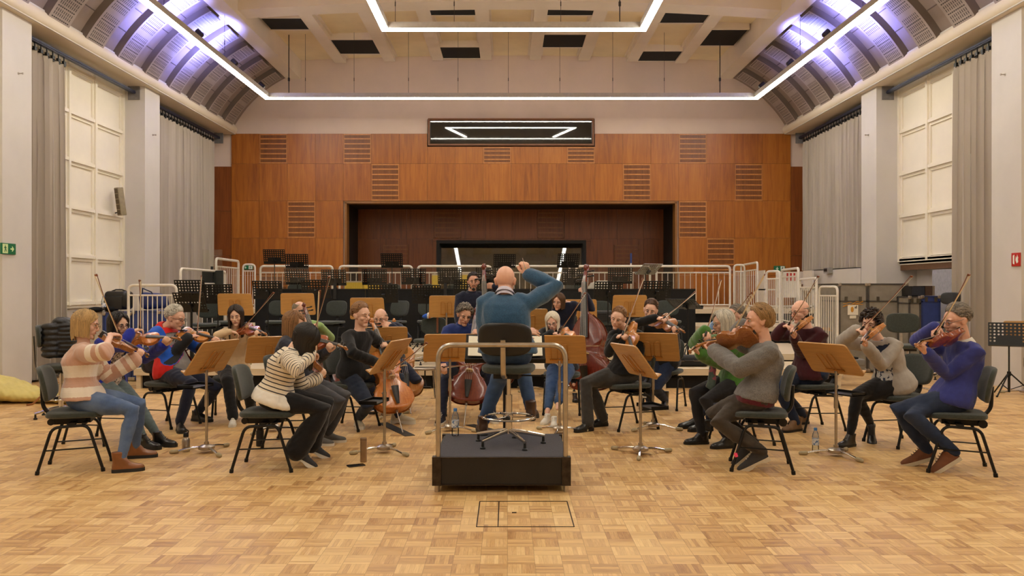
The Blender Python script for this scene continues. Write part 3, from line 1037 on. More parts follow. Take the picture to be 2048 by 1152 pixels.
def hand_shapes(mb, wrist, fwd, back, side, s=1.0, curl=(25, 35, 25), spread=4, thumb=(.5, .45), fingers=None):
    """hand grown from the wrist; back = direction of the back of the hand; side +1 right, -1 left"""
    F = frame(fwd, back); wrist = V(wrist)
    ts = -side                                 # thumb side in the hand's own x
    T = lambda p: wrist + F @ (V(p) * s)
    mb.rbox(wrist + F @ V((0, .048 * s, 0)), (.076 * s, .088 * s, .028 * s), .0135 * s, F)
    mb.tube([T((0, -.02, 0)), T((0, .02, 0))], [.027 * s, .027 * s], 10, flat=.75, ref=F @ V((1, 0, 0)), round_ends=True)
    lens = (.074, .082, .077, .060)
    for i in range(4):
        x = ts * (.0285 - .0195 * i); y = (.090, .094, .091, .083)[i]
        ang = 0.0; yaw = math.radians(ts * spread * (1.5 - i)) * -1
        cu = fingers[i] if fingers else curl
        p = V((x, y, .001)); pts = [T((x, y - .02, .001)), T(p)]; L = lens[i]
        for j, fr in enumerate((.44, .31, .25)):
            ang += math.radians(cu[j])
            d = V((-math.sin(yaw) * math.cos(ang), math.cos(yaw) * math.cos(ang), -math.sin(ang)))
            p = p + d * L * fr; pts.append(T(p))
        mb.tube(pts, [.0105 * s, .0102 * s, .0095 * s, .0088 * s, .0078 * s], 8, round_ends=True)
    p = V((ts * .026, .018, -.006)); pts = [T(p)]
    out, opp = thumb
    d = V((ts * out, .72, -opp)).normalized(); p = p + d * .036; pts.append(T(p))
    d = V((ts * out * .35, .85, -opp)).normalized(); p = p + d * .030; pts.append(T(p))
    d = V((ts * -.08, .9, -opp * .6)).normalized(); p = p + d * .024; pts.append(T(p))
    mb.tube(pts, [.0145 * s, .0125 * s, .0108 * s, .009 * s], 8, round_ends=True)

def shoe(root, heel_floor, toe_dir, s, upper, sole, style='shoe', lift=0.0, name='shoe', shaft=.10, sole_h=.02, label=None, laces=None):
    """heel_floor: point on the floor under the ankle; lift: heel raised by this angle (deg) about the ball of the foot"""
    d = V((toe_dir[0], toe_dir[1], 0)).normalized()
    R = frame(d, (0, 0, 1)); ball = V((0, .12, .0)) * s
    La = Matrix.Rotation(math.radians(-lift), 3, 'X')
    def T(p): return V(heel_floor) + R @ (La @ (V(p) * s - ball) + ball)
    sec = [(-.072, .020, .050), (-.060, .031, .070), (-.03, .036, .092), (.01, .037, .100), (.045, .039, .082), (.085, .044, .060), (.125, .047, .048), (.16, .042, .040), (.185, .030, .032), (.198, .014, .022)]
    rings = []; rings2 = []
    for (y, w, h) in sec:
        ring = []; r2 = []
        for k in range(14):
            a = 2 * PI * k / 14; cx2, sz = math.cos(a), math.sin(a)
            z = sole_h + (max(0, sz) ** .85) * h if sz > 0 else sole_h * .7
            ring.append(T((w * cx2 * (1 - .35 * max(0, sz) ** 2), y, z)))
            r2.append(T(((w + .004) * cx2, y * 1.02, sole_h * (1.15 if sz > 0 else (.55 if -.02 < y < .08 and sole_h > .028 else 0)))))
        rings.append(ring); rings2.append(r2)
    b = MB(); b.loft(rings)
    if style == 'boot':
        b.tube([T((0, -.018, .05)), T((0, -.02, .10)), T((0, -.024, .10 + shaft))], [.040 * s, .041 * s, .047 * s], 16, flat=1.15, ref=R @ V((1, 0, 0)))
        b.tube([T((0, .07, .045)), T((0, .02, .105)), T((0, -.01, .14))], [.036 * s, .036 * s, .032 * s], 12, round_ends=True)
    else: b.tube([T((0, -.022, .06)), T((0, -.022, .118))], [.036 * s, .040 * s], 14, flat=1.2, ref=R @ V((1, 0, 0)))
    co, fcs, no = fuse(b, .0075, 4, .5)
    o = mesh_obj(name, co, fcs, upper, root, label=label)
    b = MB(); b.loft(rings2)
    b.build('sole', sole, o, world=True, sharp=50)
    if laces:
        l = MB()
        for i in range(4):
            y = .03 + i * .02; z = sole_h + .090 - i * .011
            l.tube([T((-.018, y, z)), T((0, y + .006, z + .007)), T((.018, y, z))], .003 * s, 5)
        l.build('laces', laces, o, world=True)
    return o, T((0, -.018, .085)), T((0, -.02, .15))

def glasses(root, M, s, mat, size=1.0):
    P = lambda p: M @ (V(p) * s); b = MB()
    for x in (-1, 1):
        b.tube([P((x * .033 + .023 * size * math.cos(a), .105, .004 + .017 * size * math.sin(a))) for a in (2 * PI * k / 16 for k in range(16))], .0019 * s, 6, closed=True)
        b.tube([P((x * .055, .103, .010)), P((x * .076, .085, .012)), P((x * .085, -.01, .012))], .0017 * s, 6)
    b.tube([P((-.011, .106, .008)), P((0, .109, .011)), P((.011, .106, .008))], .0019 * s, 6)
    return b.build('glasses', mat, root, world=True)

# ------------------------------------------------------------------ instruments (bottom of the body at the origin, scroll along +Y, strings on +Z)
def fiddle_outline(n=10):
    """right half of a violin body of length 1, from the bottom to the top: (half width, y)"""
    key = [(0, 0), (.13, .006), (.225, .05), (.283, .13), (.292, .215), (.262, .300), (.222, .352), (.236, .372), (.190, .400), (.160, .465), (.158, .53), (.178, .595), (.222, .640), (.204, .655), (.228, .72), (.235, .80), (.205, .895), (.14, .96), (.05, .992), (.03, 1.0)]
    return key
def bass_outline():
    return [(0, 0), (.14, .006), (.24, .05), (.298, .13), (.302, .22), (.27, .31), (.232, .365), (.238, .385), (.20, .42), (.185, .48), (.19, .55), (.218, .61), (.228, .63), (.226, .70), (.205, .78), (.165, .86), (.105, .93), (.05, .98), (.035, 1.0)]
def catmull(pts, m=3):
    out = []
    for i in range(len(pts) - 1):
        p0 = pts[max(0, i - 1)]; p1 = pts[i]; p2 = pts[i + 1]; p3 = pts[min(len(pts) - 1, i + 2)]
        for k in range(m):
            t = k / m
            out.append(tuple(.5 * ((2 * p1[j]) + (-p0[j] + p2[j]) * t + (2 * p0[j] - 5 * p1[j] + 4 * p2[j] - p3[j]) * t * t + (-p0[j] + 3 * p1[j] - 3 * p2[j] + p3[j]) * t ** 3) for j in range(2)))
    out.append(pts[-1]); return out
def mat_varnish(name, rgb, hi):
    if name in MATS: return MATS[name]
    t = NT(name); n = t.noise(t.coord((14, 3, 14)), 3.0, 5, .6, .8); n2 = t.noise(t.coord((3, 40, 3)), 2.0, 3)
    k = t.math('ADD', t.math('MULTIPLY', n, .7), t.math('MULTIPLY', n2, .3))
    t.col(t.ramp(k, [(.3, lin(rgb)), (.7, lin(hi))])); t.rough(.26)
    t.b.inputs['Coat Weight'].default_value = .6; t.b.inputs['Coat Roughness'].default_value = .1
    MATS[name] = t.m; return t.m
m_ebony = M_('ebony', (24, 20, 18), .3, var=.2)
m_maple = mat_varnish('varnish_maple_neck', (150, 92, 44), (186, 126, 66))
m_bridge = M_('pale_maple_bridge', (206, 174, 120), .5)
m_string = M_('string_steel', (170, 164, 156), .3, .9)
def fiddle_parts(kind):
    """meshes of one instrument kind, body length 1 -> dict(part: (MB, material or None))"""
    big = kind in ('cello', 'bass')
    ol = catmull(bass_outline() if kind == 'bass' else fiddle_outline(), 3)
    depth = .155 if kind == 'cello' else (.17 if kind == 'bass' else .085)
    full = [(x, y) for x, y in ol] + [(-x, y) for x, y in ol[::-1][1:-1]]
    body = MB(); N = len(full)
    cen = [(0, y) for x, y in full]
    def arch(fr): return (1 - fr ** 2.2)
    lay = []
    for sgn, z0 in ((1, depth / 2), (-1, -depth / 2)):
        rr = []
        for f in (1.0, .985, .93, .8, .6, .35, .1):
            hz = .052 * arch(f) if f < .97 else 0
            rr.append([V((x * f, .5 + (y - .5) * f, z0 + sgn * (hz + (.006 if .9 < f < 1 else 0)))) for x, y in full])
        lay.append(rr)
    # ribs slightly inside the plates
    rib = [[V((x * .965, .5 + (y - .5) * .98, z)) for x, y in full] for z in (-depth / 2, depth / 2)]
    body.loft(rib, False)
    for sgn, rr in zip((1, -1), lay):
        edge = [[V((p.x, p.y, p.z - sgn * .014)) for p in rr[0]]]
        rings = edge + rr
        body.loft(rings if sgn > 0 else rings, False)
        last = rr[-1]; body.add(last, [tuple(range(len(last)))])
        body.add([V((p.x * .96, .5 + (p.y - .5) * .98, p.z)) for p in edge[0]], [tuple(range(len(edge[0])))])
    fh = []
    for sx in (-1, 1):
        h = MB(); pts = []
        for k in range(13):
            t = k / 12; a = -1.15 + 2.3 * t
            pts.append(V((sx * (.118 - .018 * math.sin(a * 1.35)), .40 + .095 * (t - .5) * 2 * .92, depth / 2 + .038 - .012 * abs(t - .5))))
        h.tube(pts, [.007] + [.0055] * 11 + [.007], 6, flat=.5); h.ell(pts[0], (.011, .011, .005)); h.ell(pts[-1], (.009, .009, .005))
        fh.append(h)
    neckL = .36 if not big else (.36 if kind == 'cello' else .40)
    z0 = depth / 2 + .008; rise = .045 if not big else .06
    nut = V((0, 1 + neckL, z0 + .0 + (.012 if not big else .02)))
    nk = MB(); nk.tube([(0, .985, z0 - depth * .75), (0, 1.0, z0 - .02), (0, 1.06, z0 - .012), nut + V((0, 0, -.022)), nut + V((0, .05, -.028))], [.03, .036, .031, .027, .026], 10, flat=.8)
    # peg box and scroll
    nk.tube([nut + V((0, .0, -.025)), nut + V((0, .10, -.045)), nut + V((0, .18, -.075))], [.032, .030, .024], 8)
    sc = []
    c0 = nut + V((0, .215, -.070))
    for k in range(20):
        a = -2.4 + k / 19 * 8.2; r = .050 * (1 - k / 24)
        sc.append(c0 + V((0, r * math.cos(a) * -1, r * math.sin(a))))
    nk.tube(sc, [.024 * (1 - .3 * k / 19) for k in range(20)], 8)
    nk.ell(c0, (.040, .020, .020))
    fb = MB(); fb.loft([[V((x * w, y, z + dz)) for x, dz in ((-1, -.008), (-1, .0), (-.5, .009), (0, .012), (.5, .009), (1, 0), (1, -.008))] for (y, w, z) in ((.66, .058, z0 + rise + .012), (1.0, .045, z0 + .030), (nut.y, .034, nut.z))])
    br = MB(); bz = depth / 2 + .045; bh = .085 if not big else .115
    br.loft([[V((x, .455 + dy, z)) for x, z in ((-.058, bz - .02), (-.030, bz - .02), (0, bz + .01), (.030, bz - .02), (.058, bz - .02), (.052, bz + bh * .6), (.03, bz + bh * .75), (0, bz + bh * .8), (-.03, bz + bh * .75), (-.052, bz + bh * .6))] for dy in (-.008, .008)])
    tp = MB(); tp.loft([[V((x * w, y, z + dz)) for x, dz in ((-1, 0), (-.5, .014), (.5, .014), (1, 0), (.7, -.012), (-.7, -.012))] for (y, w, z) in ((.04, .022, depth / 2 + .05), (.18, .045, depth / 2 + .075), (.295, .058, bz + bh * .52))])
    st = []
    for k in range(4):
        x = (k - 1.5) / 1.5
        m = MB(); m.tube([(x * .040, .29, bz + bh * .55), (x * .042, .455, bz + bh * .8 - .012 * abs(x)), (x * .022, nut.y, nut.z + .016), (x * .01, nut.y + .10, nut.z - .02)], .0022 if not big else .0026, 5)
        st.append(m)
    pg = []
    for k in range(4):
        sx = 1 if k % 2 else -1; y = nut.y + .045 + .035 * k; z = nut.z - .035 - .008 * k
        m = MB(); m.cyl((-sx * .035, y, z), (sx * .085, y, z), .009, 8, .010); m.ell((sx * .105, y, z), (.026, .012, .022))
        pg.append(m)
    out = dict(body=body, f_hole=fh, neck=nk, fingerboard=fb, bridge=br, tailpiece=tp, string=st, peg=pg)
    if not big:
        cr = MB(); cr.ell((-.12, .075, depth / 2 + .075), (.10, .07, .020)); cr.box((-.10, .005, depth / 2 - .0), (.09, .012, depth + .05)); out['chin_rest'] = cr
    else:
        ep = MB(); ep.cyl((0, 0, 0), (0, -.03, 0), .022, 10); ep.tube([(0, -.02, 0), (0, -.36 if kind == 'cello' else -.12, 0)], .009, 8); out['endpin'] = ep
    return out
FID = {}
def instrument(kind, base, scroll_dir, normal, blen, label, varnish, group):
    """place an instrument: base = bottom of the body"""
    if kind not in FID:
        FID[kind] = {}
        for k, v in fiddle_parts(kind).items():
            ms = []
            for m in (v if isinstance(v, list) else [v]):
                o = m.build(k, None, sharp=45); ms.append(o.data); bpy.data.objects.remove(o)
            FID[kind][k] = ms
    R = frame(scroll_dir, normal)
    nm = {'violin': 'violin', 'viola': 'viola', 'cello': 'cello', 'bass': 'double_bass'}[kind]
    r = thing(nm, label, nm.replace('_', ' '), base, rot=R.to_euler(), group=group)
    mats = dict(body=varnish, f_hole=m_ebony, neck=m_maple if kind in ('violin', 'viola') else varnish, fingerboard=m_ebony, bridge=m_bridge, tailpiece=m_ebony, string=m_string, peg=m_ebony, chin_rest=m_ebony, endpin=m_steel)
    bodyo = None
    for k, ms in FID[kind].items():
        for me in ms:
            o = bpy.data.objects.new(k, me); COL.objects.link(o)
            o.scale = (blen,) * 3 if k != 'f_hole' else (1, 1, 1)
            o.parent = bodyo if k == 'f_hole' else r
            if len(me.materials) == 0: me.materials.append(None)
            o.material_slots[0].link = 'OBJECT'; o.material_slots[0].material = mats[k]
            if k == 'body': bodyo = o
    return r, R
m_stick = M_('pernambuco', (120, 62, 30), .3, var=.15, coat=.3)
m_hairbow = M_('bow_hair', (226, 214, 184), .6, var=.03)
m_frog = M_('ebony_frog', (22, 18, 16), .3)
def bw_stick(m):
    pts = []; rs = []
    for k in range(11):
        t = k / 10; pts.append((0, t * .735, .020 - .017 * math.sin(PI * min(1, t * .98)) + .0)); rs.append(.0046 - .0016 * t)
    m.tube(pts, rs, 7); m.prism([(.72, .021), (.742, .022), (.748, .0), (.733, .0)], .008, Matrix(((0, 0, 1), (1, 0, 0), (0, 1, 0))), (-.004, 0, 0))
def bw_hair(m): m.bb(-.0055, .0055, .05, .738, -.0010, .0014)
def bw_frog(m):
    m.rbox((0, .045, .009), (.013, .05, .020), .004); m.tube([(0, -.012, .020), (0, .002, .020)], .0048, 8)
def bow_make(frog, tip, up, label, group='bows', L=None, thick=1.0):
    frog = V(frog); d = V(tip) - frog; k = (d.length if L is None else L) / .74
    R = frame(d, up)
    r = thing('bow', label, 'bow', frog, rot=R.to_euler(), group=group)
    sc = (1.15 * thick, k, 1.0 * thick)
    inst('stick', cmesh('bow_stick', bw_stick, m_stick), r, scale=sc)
    inst('bow_hair', cmesh('bow_hair', bw_hair, m_hairbow), r, scale=sc)
    inst('frog', cmesh('frog', bw_frog, m_frog), r, scale=(1.15 * thick, 1.1, 1.1 * thick))
    return r
def bow_solve(C, fpx, tpx, L, span=.55):
    """frog and tip on their sight lines, L apart, passing as close as can be to the string point C"""
    best = None
    for i in range(56):
        f = W(fpx[0], fpx[1], C.y - span + 2 * span * i / 55)
        for near in (True, False):
            t = ray_at(tpx[0], tpx[1], f, L, near)
            d = t - f; k = max(0, min(1, (C - f).dot(d) / d.dot(d)))
            e = (C - (f + d * k)).length + .04 * abs((f - C).length - .3)
            if best is None or e < best[0]: best = (e, f, t, C - (f + d * k))
    return best[1], best[2], best[3]
# ------------------------------------------------------------------ prop materials
m_chrome = M_('chrome', (205, 202, 198), .16, 1.0, var=.04)
m_chrome_worn = M_('worn_chrome', (186, 178, 166), .3, 1.0, var=.12)
m_blackmetal = M_('black_metal', (18, 17, 16), .42, .3, var=.2)
m_blackplastic = M_('black_plastic', (20, 20, 20), .5, var=.2)
m_fabric = M_('dark_green_fabric', (52, 58, 52), .9, var=.22, scale=60, bump=.4, bscale=300, sheen=.25)
m_standwood = M_('beech_plywood', (188, 140, 78), .36, var=.10, scale=7, stretch=(1, 8, 8), coat=.25)
m_standedge = M_('plywood_edge', (214, 172, 110), .5)
m_brass = M_('brass_rod', (176, 122, 58), .35, .7)
m_rubber = M_('beige_rubber', (172, 158, 126), .7)
m_white = M_('white_enamel', (226, 218, 204), .4, var=.05)
m_curtain = M_('grey_curtain_cloth', (180, 168, 152), .9, var=.06, scale=4, sheen=.2, bump=.15, bscale=200, stretch=(1, 1, .2))
m_planks = M_('pale_stage_plank', (206, 188, 158), .6, var=.10, scale=3, stretch=(.6, 8, 8))
m_blackcloth = M_('black_stage_cloth', (14, 13, 13), .9, var=.3)
m_greycase = M_('grey_flight_case', (140, 132, 118), .6, var=.14, scale=7, bump=.1)
m_bluecase = M_('blue_trunk', (48, 66, 128), .5, var=.12, scale=9, bump=.1)
m_steel = M_('brushed_steel', (178, 168, 156), .3, 1.0, var=.08, scale=60, stretch=(.2, .2, 6))
m_paper = M_('music_paper', (236, 228, 206), .8, var=.03)
m_clear = mat_glass('clear_acrylic', (.93, .93, .90), .03, 0.0, 1.3)
m_bottle = mat_glass('clear_bottle', (.90, .94, .97), .05, 0.03, 1.33)
m_bluecap = M_('blue_cap', (70, 130, 200), .5)

def inst(name, mesh, parent, loc=(0, 0, 0), rot=(0, 0, 0), scale=(1, 1, 1)):
    o = bpy.data.objects.new(name, mesh); COL.objects.link(o)
    o.parent = parent; o.location = loc; o.rotation_euler = rot; o.scale = scale
    return o
MESH = {}
def cmesh(key, fn, mat, sharp=38):
    if key not in MESH:
        mb = MB(); fn(mb); o = mb.build(key, mat, sharp=sharp)
        MESH[key] = o.data; bpy.data.objects.remove(o)
    return MESH[key]

# ------------------------------------------------------------------ orchestra chair
def plate(m, w, h, t, n, bend, M=None):
    """upholstered pad: superellipse outline in xy, thickness along z, rounded rim; bend lifts z with x and y"""
    rings = []
    for (k, z) in ((.80, -t / 2), (.93, -t * .47), (.985, -t * .30), (1.0, 0), (.985, t * .30), (.93, t * .47), (.80, t / 2), (.45, t * .54)):
        ring = []
        for i in range(32):
            a = 2 * PI * i / 32; c, q = math.cos(a), math.sin(a)
            x = w / 2 * math.copysign(abs(c) ** (2 / n), c) * k; y = h / 2 * math.copysign(abs(q) ** (2 / n), q) * k
            p = V((x, y, z + bend(x, y))); ring.append(M @ p if M else p)
        rings.append(ring)
    m.loft(rings)
def ch_seat(m):
    plate(m, .45, .44, .05, 3.6, lambda x, y: .463 + .10 * x * x - .5 * max(0, y - .08) ** 2 + .04 * y * 0)
def ch_back(m):
    plate(m, .42, .30, .042, 3.4, lambda x, y: 1.0 * x * x, Matrix.Rotation(math.radians(-12), 3, 'X').inverted() @ Matrix(((1, 0, 0), (0, 0, 1), (0, 1, 0))))
def ch_frame(m):
    m.tube(fillet([(0, -.25, 0.012), (0, -.145, .375), (0, .12, .385), (0, .235, .012)], .06, 5), .0125, 8)
    for y in (-.25, .235): m.cyl((0, y, 0), (0, y * .985, .03), .017, 8)
    m.tube([(0, -.196, .19), (0, .175, .20)], .006, 6)
def ch_mech(m):
    m.box((0, -.03, .405), (.17, .30, .035)); m.box((0, .0, .398), (.43, .05, .018)); m.box((0, .09, .398), (.43, .03, .016))
    m.cyl((-.10, -.175, .405), (.10, -.175, .405), .028, 10); m.cyl((-.13, -.175, .405), (-.10, -.175, .405), .035, 10)
    for s in (-1, 1): m.box((s * .088, -.05, .41), (.008, .27, .055))
def ch_bracket(m):
    m.tube(fillet([(0, -.17, .42), (0, -.255, .52), (0, -.262, .70)], .04), .016, 6, flat=2.0)
def chair(loc, rz, label, group, lean=0.0, scale=1.0, seatmat=None):
    r = thing('orchestra_chair', label, 'chair', loc, rz, group)
    r.scale = (scale,) * 3
    inst('seat', cmesh('seat', ch_seat, m_fabric), r)
    inst('backrest', cmesh('backrest', ch_back, m_fabric), r, (0, -.245, .715), (-lean, 0, 0))
    inst('back_bracket', cmesh('back_bracket', ch_bracket, m_blackmetal), r)
    inst('tilt_mechanism', cmesh('tilt_mechanism', ch_mech, m_blackmetal), r)
    fm = cmesh('leg_frame', ch_frame, m_blackmetal)
    inst('leg_frame', fm, r, (-.215, 0, 0), (0, .04, 0)); inst('leg_frame', fm, r, (.215, 0, 0), (0, -.04, 0))
    return r

# ------------------------------------------------------------------ wooden orchestra music stand (pages face +Y)
def ws_desk(m):
    w0, w1, h = .285, .268, .36; pts = []
    corners = [(-w0, 0), (w0, 0), (w1, h), (-w1, h)]
    f = fillet([corners[3]] + corners + [corners[0]], .035, 4)[1:-1]
    c2 = []
    for p in fillet([V((0, 0, 0)), V((w0, 0, 0)), V((w1, h, 0)), V((-w1, h, 0)), V((-w0, 0, 0)), V((0, 0, 0))], .035, 4)[1:-1]: c2.append((p.x, p.y))
    m.prism(c2, .013, Matrix.Rotation(PI / 2, 3, 'X'), (0, .0065, 0))
def ws_ledge(m): m.rbox((0, .028, .012), (.54, .055, .012), .005)
def ws_rods(m):
    for s in (-1, 1):
        x0, x1 = s * .018, s * .085
        m.tube(fillet([(x0, -.016, .05), (x0, -.03, .26), (x1, -.03, .27), (x1, -.014, .06)], .032, 4), .0042, 6)
    m.box((0, -.014, .05), (.20, .008, .02))
def ws_hub(m):
    m.lathe([(.0, .03), (.062, .03), (.072, .036), (.072, .058), (.05, .07), (.022, .078), (.022, .10), (0, .10)], seg=20)
def ws_leg(m):
    m.tube(fillet([(0, .05, .05), (0, .14, .045), (0, .27, .016)], .05, 4), .0115, 8)
def ws_tip(m): m.tube([(0, .255, .021), (0, .305, .017)], .0185, 10, round_ends=True)
def ws_pole(m): m.cyl((0, 0, 0), (0, 0, 1), .0125, 12)
def ws_sleeve(m):
    m.cyl((0, 0, -.06), (0, 0, .07), .0185, 12); m.tube([(0, 0, .05), (.055, 0, .05)], .006, 8)
def ws_tray(m):
    m.box((0, 0, 0), (.30, .17, .012))
    for s in (-1, 1): m.box((s * .145, 0, .012), (.01, .17, .03))
    m.box((0, .08, .012), (.30, .01, .03))
def wood_stand(base, rz, h, tilt, label, group='wooden orchestra music stands', leg_rot=0.0, tray=None):
    """h: height of the desk's lower edge above the base"""
    r = thing('music_stand', label, 'music stand', base, rz, group)
    inst('base_hub', cmesh('base_hub', ws_hub, m_steel), r)
    for k in range(3):
        l = inst('leg', cmesh('stand_leg', ws_leg, m_chrome), r, (0, 0, 0), (0, 0, leg_rot + k * 2 * PI / 3))
        inst('rubber_tip', cmesh('rubber_tip', ws_tip, m_rubber), l)
    inst('pole', cmesh('stand_pole', ws_pole, m_chrome_worn), r, (0, 0, .09), (0, 0, 0), (1, 1, h - .02))
    inst('height_clamp', cmesh('height_clamp', ws_sleeve, m_chrome_worn), r, (0, 0, .09 + (h - .1) * .62), (0, 0, .8))
    d = inst('desk', cmesh('stand_desk', ws_desk, m_standwood), r, (0, .03, h), (tilt, 0, 0))
    inst('ledge', cmesh('stand_ledge', ws_ledge, m_standwood), d)
    inst('support_rods', cmesh('support_rods', ws_rods, m_brass), d)
    if tray: inst('accessory_tray', cmesh('accessory_tray', ws_tray, m_blackmetal), r, (0, tray[1], tray[0]), (0, 0, 0))
    return r

# ------------------------------------------------------------------ black perforated music stand (pages face +Y)
def bs_desk(m):
    NX, NY = 10, 7; w, h = .50, .335; cw, chh = w / NX, h / NY
    for side in (0, 1):
        y = .0 if side == 0 else .004
        for i in range(NX):
            for j in range(NY):
                x0, z0 = -w / 2 + i * cw, j * chh
                solid = j in (0,) or (j in (1, 2) and 2 <= i <= 7)
                c = [(x0, z0), (x0 + cw, z0), (x0 + cw, z0 + chh), (x0, z0 + chh)]
                if solid:
                    m.add([(p[0], y, p[1]) for p in c], [(0, 1, 2, 3)]); continue
                r = .0142; cx, cz = x0 + cw / 2, z0 + chh / 2
                o = [(x0, z0), (cx, z0), (x0 + cw, z0), (x0 + cw, cz), (x0 + cw, z0 + chh), (cx, z0 + chh), (x0, z0 + chh), (x0, cz)]
                q = [(cx + r * math.cos(a), cz + r * math.sin(a)) for a in (math.radians(225 + 45 * k) for k in range(8))]
                m.add([(p[0], y, p[1]) for p in o + q], [(k, (k + 1) % 8, 8 + (k + 1) % 8, 8 + k) for k in range(8)])
    m.bb(-w / 2 - .004, w / 2 + .004, -.002, .006, h, h + .008)
    for s in (-1, 1): m.bb(s * w / 2 - .004, s * w / 2 + .004, -.002, .006, 0, h)
def bs_ledge(m): m.bb(-.25, .25, 0, .055, -.006, 0); m.bb(-.25, .25, .05, .055, 0, .02)
def bs_head(m): m.box((0, -.03, .12), (.05, .05, .09)); m.cyl((-.04, -.035, .10), (.04, -.035, .10), .014, 8)
def bs_pole(m): m.cyl((0, 0, 0), (0, 0, 1), .011, 10)
def bs_tripod(m):
    m.cyl((0, 0, .05), (0, 0, .34), .017, 10); m.cyl((0, 0, .28), (0, 0, .34), .026, 10)
    for k in range(3):
        a = k * 2 * PI / 3; c, s = math.cos(a), math.sin(a)
        m.tube([(c * .02, s * .02, .31), (c * .32, s * .32, .012)], .010, 6)
        m.tube([(c * .02, s * .02, .09), (c * .17, s * .17, .155)], .006, 6)
        m.ell((c * .325, s * .325, .014), (.016, .016, .014), None, 8, 6)
def black_stand(px, py, d, z, rz, tilt, label, w=1.0, group='black perforated music stands', mat=None):
    """px,py: centre of the desk"""
    c = W(px, py, d); h = c.z - z - .15 * math.cos(tilt)
    r = thing('black_music_stand', label, 'music stand', (c.x, c.y, z), rz, group)
    inst('tripod', cmesh('tripod', bs_tripod, m_blackmetal), r, (0, 0, 0), (0, 0, rnd.random() * 2))
    inst('pole', cmesh('black_pole', bs_pole, m_blackmetal), r, (0, 0, .3), (0, 0, 0), (1, 1, max(.1, h - .25)))
    dk = inst('desk', cmesh('perforated_desk' + (mat.name if mat else ''), bs_desk, mat or m_blackmetal), r, (0, .02, h), (tilt, 0, 0), (w, 1, 1))
    inst('ledge', cmesh('black_ledge' + (mat.name if mat else ''), bs_ledge, mat or m_blackmetal), dk)
    inst('desk_clamp', cmesh('desk_clamp', bs_head, m_blackmetal), dk)
    return r

# ------------------------------------------------------------------ bottles
def bo_body(m):
    m.lathe([(0, 0), (.026, 0), (.031, .008), (.031, .05), (.0295, .055), (.031, .06), (.031, .10), (.0295, .105), (.031, .11), (.031, .15), (.024, .18), (.0135, .205), (.0125, .215), (0, .215)], seg=18)
def bo_label(m): m.lathe([(.0316, .072), (.0318, .075), (.0318, .128), (.0316, .131)], seg=18)
def bo_cap(m): m.lathe([(0, .207), (.0155, .207), (.0155, .228), (.013, .232), (0, .232)], seg=14)
m_label = NT('bottle_label')
_y = m_label.coord((1, 1, 1)); _s = m_label.node('ShaderNodeSeparateXYZ'); m_label.link(_y, _s.inputs[0])
_n = m_label.noise(m_label.coord((60, 60, 60)), 1.0, 2)
m_label.col(m_label.mix(m_label.math('GREATER_THAN', _n, .56), lin((226, 228, 230)), lin((98, 128, 176)))); m_label.rough(.5)
m_label = m_label.m
def bottle(loc, label, s=1.0):
    r = thing('water_bottle', label, 'bottle', loc, rnd.random() * 6, 'plastic water bottles'); r.scale = (s,) * 3
    inst('bottle_body', cmesh('bottle_body', bo_body, m_bottle), r)
    inst('paper_label', cmesh('paper_label', bo_label, m_label), r)
    inst('cap', cmesh('bottle_cap', bo_cap, m_bluecap), r)
    return r

# ------------------------------------------------------------------ tall swivel chair (faces +Y)
def sw_seat(m): plate(m, .46, .44, .06, 3.4, lambda x, y: .15 * x * x)
def sw_back(m): plate(m, .47, .29, .045, 3.6, lambda x, y: .8 * x * x, Matrix(((1, 0, 0), (0, 0, 1), (0, 1, 0))))
def swivel(loc, rz, seat_z, back_z, label, ring=True, s=1.0, backmat=None):
    r = thing('swivel_chair', label, 'chair', loc, rz)
    inst('seat', cmesh('swivel_seat', sw_seat, m_fabric), r, (0, 0, seat_z - .035), (0, 0, 0), (s, s, 1))
    inst('backrest', cmesh('swivel_back' + (backmat.name if backmat else ''), sw_back, backmat or m_fabric), r, (0, -.25 * s, back_z), (.10, 0, 0), (s, 1, s))
    b = MB(); b.tube(fillet([(0, -.05, seat_z - .09), (0, -.27, seat_z - .08), (0, -.29, back_z)], .06), .013, 8, flat=1.6)
    b.build('back_bracket', m_chrome_worn, r)
    b = MB(); b.box((0, -.03, seat_z - .085), (.2, .22, .035)); b.tube([(.1, .02, seat_z - .09), (.26, .04, seat_z - .09)], .006, 6); b.ell((.27, .04, seat_z - .09), (.018, .012, .012))
    b.build('tilt_mechanism', m_blackmetal, r)
    b = MB(); b.cyl((0, 0, .09), (0, 0, seat_z * .62), .028, 16); b.cyl((0, 0, seat_z * .6), (0, 0, seat_z - .09), .017, 14)
    b.build('column', m_chrome, r)
    for k in range(5):
        a = k * 2 * PI / 5 + .3; c, q = math.cos(a), math.sin(a)
        l = MB(); l.tube([(c * .02, q * .02, .11), (c * .10, q * .10, .10), (c * .29, q * .29, .062)], [.02, .018, .013], 8, flat=.8)
        lo = l.build('foot', m_chrome, r)
        g = MB(); g.lathe([(0, 0), (.022, 0), (.022, .012), (.012, .02), (.010, .06), (0, .06)], None, 12, (c * .28, q * .28, 0))
        g.build('glide', m_blackplastic, lo)
    if ring:
        g = MB(); g.tube([(.21 * math.cos(a), .21 * math.sin(a), .22) for a in (2 * PI * k / 28 for k in range(28))], .009, 8, closed=True)
        for k in range(3):
            a = k * 2 * PI / 3; g.tube([(.02 * math.cos(a), .02 * math.sin(a), .22), (.21 * math.cos(a), .21 * math.sin(a), .22)], .007, 6)
        g.cyl((0, 0, .195), (0, 0, .245), .034, 12)
        g.build('foot_ring', m_chrome, r)
        k_ = MB(); k_.cyl((0, -.03, .215), (0, -.075, .215), .02, 10); k_.build('clamp_knob', m_blackplastic, r)
    return r

